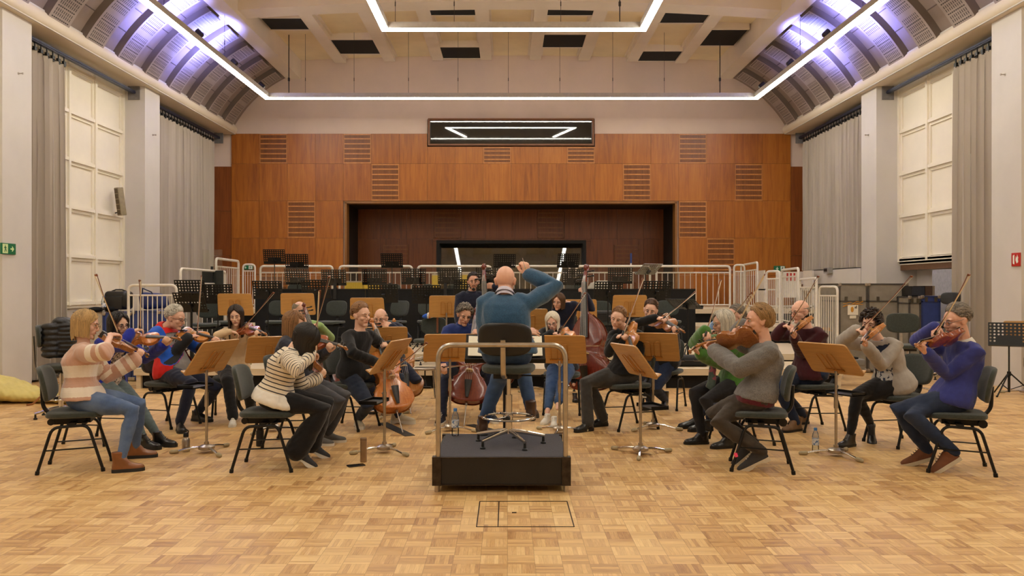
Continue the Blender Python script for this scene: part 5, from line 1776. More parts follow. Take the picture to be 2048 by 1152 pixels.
b = MB(); b.bb(-.26, .24, -.3, .3, .02, WZ(622, 13.4) - .03); b.build('body', M_('pale_chest', (196, 186, 168), .6), t_)
b = MB(); b.bb(-.28, .26, -.32, .32, WZ(622, 13.4) - .03, WZ(622, 13.4) - .02); b.build('top', M_('brown_shelf', (92, 70, 44), .5), t_)
t_ = thing('cable_heap', 'heap of black cloth and cable beside the water bottle', 'cloth', (WX(183, 13.4), 13.55, WZ(622, 13.4) - .02))
b = MB(); b.ell((0, 0, .04), (.12, .10, .045)); b.ell((.2, .1, .05), (.12, .1, .055)); b.build('heap', m_blackcloth, t_)


# yellow instrument bag lying on the floor
t_ = thing('instrument_bag', 'long yellow soft instrument bag lying on the floor at the left edge', 'bag', (-6.5, 11.0, 0))
m_yellow = M_('yellow_canvas', (206, 188, 112), .75, var=.08, scale=5, bump=.3, bscale=30)
pa, pb = V((-7.5, 11.25, 0)), V((-5.25, 10.75, 0)); b = MB()
for i in range(15):
    t0 = i / 14
    w = [.12, .30, .40, .45, .46, .43, .36, .27, .22, .20, .20, .205, .21, .20, .12][i]
    h = [.10, .26, .33, .35, .33, .28, .22, .17, .16, .17, .18, .19, .19, .17, .08][i]
    c = pa.lerp(pb, t0)
    b.ell((c.x, c.y, h * .5), (.14, w, h * .5 + .004), None, 18, 10)
    if i < 14:
        c2 = pa.lerp(pb, t0 + .035); b.ell((c2.x, c2.y, h * .48), (.12, w * .95, h * .47 + .004), None, 18, 10)
co, fcs, no = fuse(b, .016, 4); co = wrinkle(co, no, .013, 12, 5.0); co[:, 2] = np.maximum(co[:, 2], .002)
mesh_obj('canvas_body', co, fcs, m_yellow, t_)
for k, x in enumerate((-6.05,)):
    b = MB(); b.tube([(x, 11.0 + .30 * math.cos(a), .115 + .135 * math.sin(a)) for a in (PI * q / 8 for q in range(9))] , .02, 6, flat=.3, ref=(1, 0, 0)); b.tube([(x - .01, 10.70, .10), (x - .06, 10.62, .02), (x - .12, 10.58, .01)], .014, 6, flat=.4)
    b.build('leather_strap', M_('tan_leather2', (150, 96, 50), .5), t_, world=True)
b = MB(); b.ell((-7.1, 10.72, .05), (.22, .10, .05)); b.build('leather_end', M_('brown_leather', (104, 62, 34), .5), t_, world=True)

# ------------------------------------------------------------------ right: flight cases, boxes
def case_lab(x0, x1, y0, y1, z1, lab, marks):
    t_ = trunk(x0, x1, y0, y1, 0, z1, m_greycase, lab, 'tall grey flight cases', .32)
    t_['category'] = 'flight case'; t_.name = 'flight_case'
    return t_
dc = 14.8
ca = case_lab(WX(1678, dc), WX(1735, dc), dc, dc + 1.2, 1.60, 'grey flight case with a white paper notice, left of the pair', 1)
cb = case_lab(WX(1736, dc), WX(1816, dc), dc, dc + 1.2, 1.60, 'plain grey flight case, right of the pair behind the curly-haired player', 0)
m_orange = M_('orange_paint_mark', (214, 150, 40), .7)
b = MB()
for i in range(3):
    b.tube([(WX(1686 + 40 * k / 6, dc), dc - .004, WZ(608 - 6 * k / 6 + 3 * i + rnd.uniform(-2.5, 2.5), dc)) for k in range(7)], .005, 5)
b.build('orange_scrawl', m_orange, ca, world=True)
b = MB(); b.bb(WX(1695, dc), WX(1716, dc), dc - .008, dc - .003, WZ(630, dc), WZ(610, dc)); b.bb(WX(1699, dc), WX(1712, dc), dc - .008, dc - .003, WZ(637, dc), WZ(631, dc))
b.build('paper_notice', m_paper, ca, world=True)
b = MB(); b.ell((WX(1704, dc), dc - .009, WZ(619, dc)), (.028, .003, .05)); b.build('orange_emblem', m_orange, ca, world=True)
b = MB(); 
for k, (dx, h) in enumerate(((1710, .035), (1712.5, .05))): b.bb(WX(dx, dc) - .007, WX(dx, dc) + .007, dc - .011, dc - .008, WZ(617, dc), WZ(617, dc) + h)
b.build('printed_mark', m_blackplastic, ca, world=True)
def text_on(txt, loc, size, mat, parent, rot, name='lettering'):
    c = bpy.data.curves.new('lettering', 'FONT'); c.body = txt; c.size = size; c.align_x = 'CENTER'; c.align_y = 'CENTER'; c.extrude = .0008
    o = bpy.data.objects.new('lettering', c); COL.objects.link(o)
    dg = bpy.context.evaluated_depsgraph_get(); me = bpy.data.meshes.new_from_object(o.evaluated_get(dg))
    bpy.data.objects.remove(o)
    me.materials.clear(); me.materials.append(mat)
    q = bpy.data.objects.new(name, me); COL.objects.link(q)
    q.parent = parent
    q.matrix_basis = wmat(parent).inverted() @ (Matrix.Translation(loc) @ Matrix.Rotation(rot[2], 4, 'Z') @ Matrix.Rotation(rot[0], 4, 'X'))
    return q
text_on('FFB .', (WX(1655, 14.78), 14.78, WZ(659, 14.78)), .09, m_orange, ca, (PI / 2, 0, 0))
de = 14.35
cg = trunk(WX(1818, de), WX(1842, de), de, de + .42, 0, 1.37, m_greycase, 'narrow grey case standing against the blue trunk at the right', None, .12)
cu = trunk(WX(1843, de), WX(1881, de), de, de + .42, 0, 1.38, m_bluecase, 'upright blue trunk beside the grey cases at the right', None, .1)
t_ = thing('amplifier_box', 'black box open at the front on top of the narrow grey case', 'box', (WX(1828, 14.6), 14.6, 1.38))
b = MB(); b.bb(-.12, .12, -.15, .2, 0, .17); b.build('body', m_blackplastic, t_)
b = MB(); b.bb(-.11, .11, -.155, -.15, .01, .16); b.build('edge', M_('slate_front', (40, 44, 54), .4), t_)
t_ = thing('amplifier_box', 'brown and grey box beside the black box on top of the cases', 'box', (WX(1849, 14.6), 14.6, 1.385))
b = MB(); b.bb(-.10, .10, -.15, .2, 0, .17); b.build('body', M_('brown_box', (70, 48, 32), .6), t_)
b = MB(); b.bb(.06, .10, -.16, -.15, .0, .17); b.build('grey_edge', m_steel, t_)
swivel((WX(1888, 13.8), 13.75, 0), math.radians(120), .95, 1.34, 'tall black stool whose backrest shows behind the blue trunk at the right', False, .72, M_('black_vinyl', (22, 21, 20), .4))
# pale rack with red marks on the platform behind the rails
t_ = thing('storage_rack', 'pale metal rack behind the guard rails on the right', 'rack', (6.75, 20.1, T4))
b = MB(); b.bb(-.6, .6, -.3, .3, .02, .05); b.bb(-.6, .6, -.3, .3, .42, .45); b.build('shelves', m_white, t_)
for x in (-.58, .58):
    b = MB(); b.bb(x - .02, x + .02, -.3, .3, 0, .9); b.build('upright', m_white, t_)
t_ = thing('white_board', 'white board with three red bars behind the guard rail on the right', 'board', (WX(1576, 19.2), 19.2, T4))
b = MB(); b.bb(-.28, .28, -.02, .02, .25, .85); b.build('panel', m_white, t_)
b = MB(); b.bb(-.28, -.25, -.02, .02, 0, .25); b.build('foot', m_white, t_)
b = MB(); b.bb(.25, .28, -.02, .02, 0, .25); b.build('foot', m_white, t_)
for x in (-.02, .06, .14):
    b = MB(); b.bb(x - .02, x + .02, -.026, -.02, .64, .82); b.build('red_bar', m_signred, t_)
# yellow boards and blue-white cylinder behind the shields
m_yel = M_('yellow_board', (226, 190, 62), .6, var=.06)
for (a, b_, y0, y1, lab) in ((690, 726, 562, 580, 'long yellow board behind the shields, leftmost'), (727, 760, 564, 580, 'yellow board behind the shields next to the leftmost'), (864, 878, 548, 580, 'upright yellow board left of a black stand'), (921, 936, 547, 580, 'upright yellow board beside the hooded bassist')):
    dd = 17.7; t_ = thing('yellow_board', lab, 'board', ((WX(a, dd) + WX(b_, dd)) / 2, dd, T3), group='yellow boards behind the shields')
    zt = WZ(y0, dd) - T3; w = WX(b_, dd) - WX(a, dd)
    b = MB(); b.bb(-w / 2, w / 2, -.03, .03, .0, zt); b.build('panel', m_yel, t_)
    b = MB(); b.bb(-w / 2, w / 2, -.034, .034, zt - .03, zt); b.build('pale_edge', m_planks, t_)
t_ = thing('kettle_drum_cover', 'pale rounded cover behind the shield, right of the bass scroll', 'drum cover', (WX(1205, 17.8), 17.8, T3))
b = MB(); b.lathe([(.05, 0), (.25, .05), (.32, .4), (.32, .78), (.26, .88), (.1, .93), (0, .93)], seg=24); b.build('cover', M_('pale_crumpled_cover', (200, 194, 180), .7, var=.2, scale=7, bump=.5), t_)
t_ = thing('upright_tube', 'blue-topped white tube standing behind the guard rail', 'tube', (WX(1262, 20.8), 20.8, T4))
b = MB(); b.cyl((0, 0, 0), (0, 0, 1.10), .022, 8); b.build('shaft', m_white, t_)
b = MB(); b.cyl((0, 0, 1.10), (0, 0, 1.35), .025, 8); b.build('blue_top', m_bluecase, t_)
# black instrument case lying on the platform at the right of the violas
t_ = thing('instrument_case', 'black instrument case lying on the stage edge behind the violist', 'case', (WX(1375, 12.8), 12.85, T1))
b = MB(); b.rbox((0, 0, .09), (.66, .28, .16), .05); b.build('shell', M_('black_case_cloth', (22, 22, 24), .7), t_)
b = MB(); b.bb(-.33, .33, -.145, -.14, .088, .094); b.build('zip', m_steel, t_)
b = MB(); b.tube(fillet([(-.07, -.14, .1), (-.07, -.18, .1), (.07, -.18, .1), (.07, -.14, .1)], .02), .008, 6); b.build('handle', m_blackplastic, t_)
t_ = thing('instrument_case', 'silver-edged black case on the floor behind the man in maroon', 'case', (WX(1672, 12.9), 12.9, T1))
b = MB(); b.rbox((0, 0, .06), (.8, .3, .11), .02); b.build('shell', M_('case_grey', (120, 116, 110), .5), t_)
b = MB(); b.rbox((.05, 0, .13), (.5, .26, .03), .012); b.build('black_top', m_blackcloth, t_)

# ------------------------------------------------------------------ small things on the floor
b = FL(372, 903)
t_ = thing('steel_flask', 'steel drinking flask with a black cap on the floor near the left stand', 'flask', b)
m = MB(); m.lathe([(0, 0), (.034, 0), (.036, .006), (.036, .10), (.032, .118), (.022, .13), (.022, .136), (0, .136)], seg=20); m.build('body', m_steel, t_)
m = MB(); m.lathe([(0, .136), (.024, .136), (.024, .16), (.018, .175), (0, .18)], seg=16); m.tube([(-.018, 0, .165), (-.022, 0, .19), (.0, 0, .205), (.022, 0, .19), (.018, 0, .165)], .007, 6); m.build('cap', m_blackplastic, t_)
b = FL(727, 924)
t_ = thing('thermos_cup', 'tall beige thermos cup on the floor near the striped jumper player', 'cup', b)
m = MB(); m.lathe([(0, 0), (.026, 0), (.029, .004), (.029, .185), (0, .185)], seg=20); m.build('body', M_('beige_lacquer', (150, 122, 92), .35, .3), t_)
m = MB(); m.lathe([(0, .186), (.0295, .186), (.0295, .206), (.026, .21), (0, .21)], seg=20); m.build('lid', M_('beige_lid', (132, 108, 84), .4, .3), t_)
b = FL(712, 932)
t_ = thing('mobile_phone', 'black phone lying on the parquet beside the thermos cup', 'phone', b, math.radians(-62))
m = MB(); m.rbox((0, 0, .006), (.072, .148, .009), .004); m.build('case', m_blackplastic, t_)
m = MB(); m.rbox((0, 0, .0107), (.066, .14, .001), .0004); m.build('screen', M_('phone_glass', (10, 10, 12), .1), t_)
bottle((WX(911, 6.98), 6.95, PZ + .006), 'water bottle with blue cap at the back corner of the podium', 1.0)
bottle(FL(1631, 905), 'water bottle with blue cap on the floor by the right-hand stand', .98)
# ------------------------------------------------------------------ a person
FORE = []
TLS = {}
def person(label, s=1.0, fem=False, pelvis=None, head_to=None, chest=None, heading=0, sh=None, neck=None, headpx=None, face=(0, 0, 0),
           skin=(226, 178, 150), top=None, bottom=None, shoes=None, feet=None, hands=None, hairdo=None, specs=None, build=1.0,
           inner=None, jacket=None, near=True, sleeve=(1.0, 1.0), elbow=(None, None), knee_pole=None, flare=(1.0, 1.0), hem=.12,
           collar=None, lidded=.5, belly=0.0, loose=1.0, watch=None, browcol=None, vox=.006, seed=1, ankle_lift=(0, 0), cuffs=None, group='players and conductor', extra=None, thick=1.0, socks=None, beard=None):
    """pelvis: world point between the hip joints; neck / headpx: (px, py, depth offset); feet: two (x, y, toe heading) or points on a support;
    hands: two dicts(wrist, fwd, back, ...). Right side first in every pair."""
    root = thing('person', label, 'person', (pelvis.x, pelvis.y, 0), group=None)
    sh = heading if sh is None else sh
    fwd, rt = hdir(heading), hright(heading); fs_, rs_ = hdir(sh), hright(sh)
    TL = TLS.get(label, .50) * s
    N0 = W(neck[0], neck[1], pelvis.y + neck[2]); sp = (N0 - pelvis).normalized(); N = pelvis + sp * TL
    H0 = W(headpx[0], headpx[1], N.y + headpx[2])
    hd = (H0 - N); HL = min(max(hd.length, .13 * s), .195 * s); H = N + hd.normalized() * HL
    RH = Matrix.Rotation(math.radians(-face[0]), 4, 'Z') @ Matrix.Rotation(math.radians(face[1]), 4, 'X') @ Matrix.Rotation(math.radians(face[2]), 4, 'Y')
    MH = Matrix.Translation(H) @ RH
    hs = s * (.97 if fem else 1.0)
    hw = (.095 if not fem else .09) * s
    hips = [pelvis + rt * hw, pelvis - rt * hw]
    shw = (.178 if not fem else .155) * s
    shd = [N - sp * .075 * s + rs_ * shw, N - sp * .075 * s - rs_ * shw]
    ua, fa = .285 * s, .255 * s
    th, sn = .435 * s, .425 * s
    arms = []
    for i in (0, 1):
        hnd = hands[i]
        pole = elbow[i] if elbow[i] is not None else (V((0, 0, -1)) + (rs_ if i == 0 else -rs_) * .5)
        if isinstance(pole, tuple):
            # elbow on its sight line; the wrist turns to meet it
            e = ray_at(pole[0], pole[1], shd[i], ua * (pole[3] if len(pole) > 3 else 1.0), pole[2]); w = V(hnd['wrist'])
            hc = w + V(hnd['fwd']).normalized() * .09 * s
            if not hnd.get('fixed'):
                w = hc + ((e - hc).normalized() * .6 + (w - hc).normalized() * .4).normalized() * .09 * s
                hnd['fwd'] = hc - w
            arms.append((shd[i], e, w)); FORE.append((label[:30], i, round((w - e).length / fa, 2)))
            continue
        e, w = ik(shd[i], hnd['wrist'], ua, fa, pole); arms.append((shd[i], e, w))
    legs = []
    for i in (0, 1):
        f = feet[i]; fl = V((f[0], f[1], f[3] if len(f) > 3 else 0)); td = hdir(f[2])
        lf = ankle_lift[i]
        ank = fl + V((0, 0, .095 * s)) + V((0, 0, 1)) * (.13 * s * math.sin(math.radians(lf))) + td * (.03 * math.sin(math.radians(lf)))
        kp = knee_pole[i] if knee_pole and knee_pole[i] is not None else fwd * 1.0 + V((0, 0, .8))
        k, a = ik(hips[i], ank, th, sn, kp); legs.append((hips[i], k, a, fl, td))
    b_ = build
    def torso(mb, g, sc=1.0, upto=1.0, low=-.12, flare_=0.0, neckw=None):
        rings = []
        prof = [(-.16, .12, .09), (-.09, .158, .115), (0, .172, .125), (.16, .158 if not fem else .148, .112), (.34, .150 if not fem else .135, .106), (.52, .158 if not fem else .145, .112), (.68, .172 if not fem else .158, .118), (.82, .172 if not fem else .156, .106), (.92, .135 if not fem else .122, .082), (1.0, .082, .066)]
        for t, w, d in prof:
            if t < low or t > upto: continue
            if t < .6 and b_ > 1: w *= 1 + (b_ - 1) * 1.2; d *= 1 + (b_ - 1) * 1.2
            c = pelvis + sp * TL * t - fwd * (.035 * s * math.sin(PI * max(0, min(1, t)))) * (1 if t > 0 else 0)
            c = c + fs_ * (belly * .09 * math.exp(-((t - .3) / .22) ** 2))
            r_ = rt.lerp(rs_, max(0, min(1, t))).normalized(); f_ = r_.cross(sp) * -1
            f_ = sp.cross(r_)
            w = (w * b_ ** .5 * s + g) * sc; d = (d * s + g) * sc + belly * .05 * math.exp(-((t - .3) / .22) ** 2)
            if fem and .55 < t < .8: d += .016 * s
            if g > 0 and t < .2 and upto > .4: w += .034 * s; d += .030 * s
            if flare_: w += flare_ * max(0, .3 - t); d += flare_ * max(0, .3 - t)
            if t > .97 and neckw: w = d = neckw
            rings.append([c + r_ * (w * math.copysign(abs(math.cos(a)) ** .8, math.cos(a))) + f_ * (d * math.copysign(abs(math.sin(a)) ** .8, math.sin(a))) for a in (2 * PI * k / 20 for k in range(20))])
        mb.loft(rings)
    # ---- body: one continuous skin
    mb = MB()
    torso(mb, -.012, .95)
    nk0 = N - sp * .05 * s; nk1 = MH @ V((0, -.022, -.055))
    nr = .054 * s * (.88 if fem else 1.0)
    mb.tube([nk0, N + (nk1 - N) * .3, nk1], [nr * 1.35, nr * 1.05, nr], 12, round_ends=True)
    head_shapes(mb, MH, hs, fem, heavy=1.0 if belly else 0.0)
    for i in (0, 1):
        S, E, Wp = arms[i]
        k = (.9 if fem else 1.0) * s
        mb.tube([S + (N - S) * .25, S, S.lerp(E, .5), E, E.lerp(Wp, .3), Wp], [.046 * k, .048 * k, .040 * k, .036 * k, .037 * k, .026 * k], 12, round_ends=True)
        hnd = hands[i]
        hand_shapes(mb, Wp, hnd['fwd'], hnd['back'], 1 if i == 0 else -1, s * (.93 if fem else 1.0), hnd.get('curl', (30, 40, 25)), hnd.get('spread', 4), hnd.get('thumb', (.5, .45)), hnd.get('fingers'))
        h, kn, an, fl, td = legs[i]
        mb.tube([h, h.lerp(kn, .5), kn, kn.lerp(an, .35), an], [.072 * s, .062 * s, .044 * s, .040 * s, .030 * s], 12, round_ends=True)
        mb.tube([an, an + td * .03 * s - V((0, 0, .04 * s))], [.030 * s, .024 * s], 8, round_ends=True)
    co, fcs, no = fuse(mb, vox, 2, .45)
    mesh_obj('body', co, fcs, skin if not isinstance(skin, tuple) else mat_skin('skin_%d_%d_%d' % skin, skin), root)
    hcol = hairdo['mat'] if hairdo else None
    face_parts(root, MH, hs, browcol or hcol or m_iris, fem, lidded)
    # ---- clothes
    def uvws(c):
        ds = []; al = []
        d, t = seg_dist(c, pelvis - sp * .1, N); ds.append(d - .14 * s); al.append(t * (TL + .1) - .1)
        for i in (0, 1):
            S, E, Wp = arms[i]
            d1, t1 = seg_dist(c, S, E); d2, t2 = seg_dist(c, E, Wp)
            ds += [d1 - .062 * s, d2 - .05 * s]; al += [10 + t1 * ua, 10 + ua + t2 * fa]
        ds = np.array(ds); al = np.array(al); k = ds.argmin(0)
        along = al[k, np.arange(len(c))]
        rel = c - np.array(pelvis + sp * TL * .5)
        return np.stack([along, rel @ np.array(rs_), rel @ np.array(sp.cross(rs_))], 1)
    def upper(name, mat, g, slv, hemt, lz, open_=None, vx=.011, wr=.0075, lbl=None, neckw=.074, upto=1.0):
        m = MB()
        torso(m, g, 1.0, upto, -hemt - .001, flare_=.10 if upto < .9 else 0, neckw=neckw * s)
        for i in (0, 1):
            if upto < .9: continue
            S, E, Wp = arms[i]; fr = slv[i]
            k = (.92 if fem else 1.0) * s
            r0, r1, r2 = .060 * k + g, .050 * k + g * lz, .038 * k + g * lz
            if fr > .999:
                EW = Wp - (Wp - E).normalized() * .012
                m.tube([S + (N - S) * .35, S, S.lerp(E, .5), E, E.lerp(EW, .5), EW], [r0 * .95, r0, (r0 + r1) / 2, r1, (r1 + r2) / 2 * 1.02, r2], 14, round_ends=True)
            elif fr > .5:
                EW = E.lerp(Wp, (fr - .5) * 2)
                m.tube([S + (N - S) * .35, S, S.lerp(E, .5), E, EW], [r0 * .95, r0, (r0 + r1) / 2, r1, r1 * .95], 14, round_ends=True)
            elif fr > 0:
                m.tube([S + (N - S) * .35, S, S.lerp(E, fr * 2)], [r0 * .95, r0 * 1.03, r0], 14)
        c, f, n = fuse(m, vx, 5, .5)
        c = wrinkle(c, n, wr, seed + len(name), 5.5)
        uv = uvws(c)
        if open_:
            f = np.array([list(q) for q in f]) if not isinstance(f, np.ndarray) else f
            fc = uv[f].mean(1)
            wd = open_[0] + open_[1] * np.clip(.30 - fc[:, 0], -.3, .5)
            keep = ~((fc[:, 0] < .43) & (fc[:, 2] > .03) & (np.abs(fc[:, 1]) < wd))
            f = f[keep]
        return mesh_obj(name, c, f, mat, root, uv, label=lbl)
    if inner: upper(inner[0], inner[1], inner[3] if len(inner) > 3 else .008, (0.0, 0.0), inner[2] if len(inner) > 2 else hem, 1.0, neckw=.066, upto=inner[4] if len(inner) > 4 else 1.0)
    to = None
    if top:
        to = upper(top[0], top[1], (.014 if not inner else .020) * thick, sleeve, hem, loose, open_=top[2] if len(top) > 2 else None)
    if cuffs:
        for i in (0, 1):
            S, E, Wp = arms[i]; u = (Wp - E).normalized()
            b = MB(); b.tube([Wp - u * .035, Wp - u * .005, Wp + u * .008], [.037 * s, .040 * s, .038 * s], 14)
            b.build('cuff', cuffs, to, world=True)
    if collar:
        b = MB(); u = (nk1 - N).normalized(); rr = []
        for q, (hh, rad) in enumerate(((-.035, .080), (.02, .070), (.048, .064), (.03, .074), (-.005, .088))):
            ring = []
            xx = rs_; yy = u.cross(xx) * -1; yy = u.cross(rs_); 
            for k in range(20):
                a = 2 * PI * k / 20
                ring.append(N + u * (hh * s - .012) + rs_ * (rad * s * math.cos(a)) + yy * (rad * s * math.sin(a) * 1.02))
            rr.append(ring)
        b.loft(rr, False); b.build('collar', collar, root, world=True, sharp=70)
    m = MB()
    fl0, fl1 = flare
    torso(m, .010, 1.0, .20, -.2)
    for i in (0, 1):
        h, kn, an, fl, td = legs[i]
        k = s * (.95 if fem else 1.0)
        a2 = kn.lerp(an, fl1)
        m.tube([h - (kn - h) * .12, h, h.lerp(kn, .5), kn, kn.lerp(a2, .4), a2], [.098 * k, .112 * k, .098 * k, .075 * k * (1 + .18 * (fl0 - 1)), (.066 + .022 * (fl0 - 1)) * k, (.050 + .05 * (fl0 - 1)) * k], 14, round_ends=True)
    c, f, n = fuse(m, .012, 4, .5)
    c = wrinkle(c, n, .0062, seed + 3, 7.0)
    uv = np.zeros((len(c), 3)); best = np.full(len(c), 9.0)
    for i in (0, 1):
        h, kn, an, fl, td = legs[i]
        for (a, b2, o) in ((h, kn, 0.0), (kn, an, th)):
            d, t = seg_dist(c, a, b2); mk = d < best; best[mk] = d[mk]
            uv[mk, 0] = (o + t * (th if o == 0 else sn))[mk]
            rel = c - np.array(a); uv[mk, 1] = (rel @ np.array(rt))[mk]
    mesh_obj(bottom[0], c, f, bottom[1], root, uv)
    # ---- shoes, socks
    for i in (0, 1):
        h, kn, an, fl, td = legs[i]
        shoe(root, fl, td, s * (.94 if fem else 1.03), shoes['upper'], shoes['sole'], shoes.get('style', 'shoe'), ankle_lift[i], shoes.get('name', 'shoe'), shoes.get('shaft', .10), shoes.get('sole_h', .022), laces=shoes.get('laces'))
        if socks:
            b = MB(); b.tube([kn.lerp(an, .72), an, an - V((0, 0, .03))], [.047 * s, .040 * s, .042 * s], 12); b.build('sock', socks, root, world=True)
    if hairdo:
        kw = dict(hairdo); mt = kw.pop('mat'); st = kw.pop('style')
        hair(root, MH, hs, mt, st, **kw)
    if beard:
        m = MB(); R3 = MH.to_3x3()
        for (c0, r0) in (((0, .014, -.068), (.060, .064, .042)), ((0, .068, -.099), (.029, .026, .021)), ((.045, .02, -.04), (.02, .04, .04)), ((-.045, .02, -.04), (.02, .04, .04))):
            m.ell(MH @ (V(c0) * hs), [x * hs for x in r0], R3)
        m.tube([MH @ (V(q) * hs) for q in ((-.030, .080, -.062), (-.016, .094, -.046), (0, .099, -.044), (.016, .094, -.046), (.030, .080, -.062))], .0055 * hs, 8)
        c, f, n = fuse(m, .005, 2)
        mesh_obj('beard', c, f, beard, root)
    if specs: glasses(root, MH, hs, specs)
    if watch is not None:
        S, E, Wp = arms[watch[0]]; u = (Wp - E).normalized(); c0 = Wp - u * watch[1]
        b = MB(); b.tube([c0 - u * .011, c0 + u * .011], [watch[2]] * 2, 14); b.build('wristband', m_blackplastic, root, world=True)
    root['_head'] = 0
    del root['_head']
    return dict(root=root, MH=MH, H=H, N=N, sp=sp, arms=arms, legs=legs, hips=hips, rs=rs_, fs=fs_, pelvis=pelvis, TL=TL)

# geometry of head and shoulders needed before the instrument is placed
def pre(label, s, fem, pelvis, neck, headpx, face, heading, sh=None):
    sh = heading if sh is None else sh
    TL = TLS.get(label, .50) * s
    N0 = W(neck[0], neck[1], pelvis.y + neck[2]); sp = (N0 - pelvis).normalized(); N = pelvis + sp * TL
    H0 = W(headpx[0], headpx[1], N.y + headpx[2]); hd = H0 - N
    H = N + hd.normalized() * min(max(hd.length, .13 * s), .195 * s)
    RH = Matrix.Rotation(math.radians(-face[0]), 4, 'Z') @ Matrix.Rotation(math.radians(face[1]), 4, 'X') @ Matrix.Rotation(math.radians(face[2]), 4, 'Y')
    shw = (.178 if not fem else .155) * s; rs_ = hright(sh)
    return N, H, Matrix.Translation(H) @ RH, [N - sp * .075 * s + rs_ * shw, N - sp * .075 * s - rs_ * shw], sp

def violinist(label, kind, pelvis, neck, headpx, face, heading, scroll, frog, tip, vlabel, blabel, varnish, s=1.0, fem=False, sh=None, scroll_near=True,
              tilt=25, hand_at=.55, chin=None, elbow=(None, None), bowspan=.5, chindepth=0.0, **kw):
    """player with violin or viola under the chin: everything follows from the pixel of the scroll and of both bow ends"""
    N, H, MH, shd, sp = pre(label, s, fem, pelvis, neck, headpx, face, heading, sh)
    shh = heading if sh is None else sh
    blen = .356 if kind == 'violin' else .405
    L = blen * 1.62
    if chin: base = W(chin[0], chin[1], H.y + chindepth)
    else: base = MH @ (V((-.055, .035, -.150)) * s)
    sc = ray_at(scroll[0], scroll[1], base, L, scroll_near)
    dr = (sc - base).normalized()
    up = V((0, 0, 1)); right = dr.cross(up).normalized()
    nrm = (up * math.cos(math.radians(tilt)) + right * math.sin(math.radians(tilt)))
    r, R = instrument(kind, base, dr, nrm, blen, vlabel, varnish, 'violins and violas')
    nz = R @ V((0, 0, 1)); nx = R @ V((1, 0, 0))
    C = base + dr * blen * .56 + nz * blen * .135
    f, t, res = bow_solve(C, frog, tip, .74, bowspan)
    f, t = f + res * .5, t + res * .5
    bow_make(f, t, nz, blabel)
    # left hand round the neck, right hand on the frog
    hp = base + dr * blen * (1.0 + .36 * hand_at) + nz * blen * .05
    lh = dict(wrist=hp - nz * .085 * s + nx * .050 * s - dr * .030, fwd=(nz * .95 + nx * -.05 + dr * .30), back=nx * 1.0 - dr * .35, fingers=[(40, 75, 55), (48, 75, 50), (55, 70, 50), (55, 60, 50)], thumb=(.30, .65), spread=5)
    bd = (t - f).normalized()
    hw = f + bd * .03
    toS = (shd[0] - hw).normalized()
    side_ = nz
    arm = (toS * .55 + V((0, 0, 1)) * .35 + nz * .25); arm = arm - bd * arm.dot(bd) * .7; arm.normalize()
    wr = hw + arm * .088 * s + V((0, 0, .012))
    bk = (V((0, 0, 1)) * .8 + nz * .6 - bd * .1)
    rh = dict(wrist=wr, fwd=(hw - V((0, 0, .0)) - wr), back=bk, fingers=[(35, 45, 30), (40, 50, 30), (42, 50, 30), (30, 45, 25)], thumb=(.2, .7), spread=3)
    if elbow[1] is None: elbow = (elbow[0], V((0, 0, -1)) + nx * .15)
    if elbow[0] is None: elbow = (hright(shh) * .8 + V((0, 0, -.5)), elbow[1])
    return person(label, s=s, fem=fem, pelvis=pelvis, neck=neck, headpx=headpx, face=face, heading=heading, sh=sh, hands=(rh, lh), elbow=elbow, **kw)

def seated(cx_, cy_, chead, sz=.49, off=.02, side=0.0, s=1.0):
    """pelvis point above a chair seat"""
    return V((cx_, cy_, sz + .093 * s)) + hdir(chead) * off + hright(chead) * side

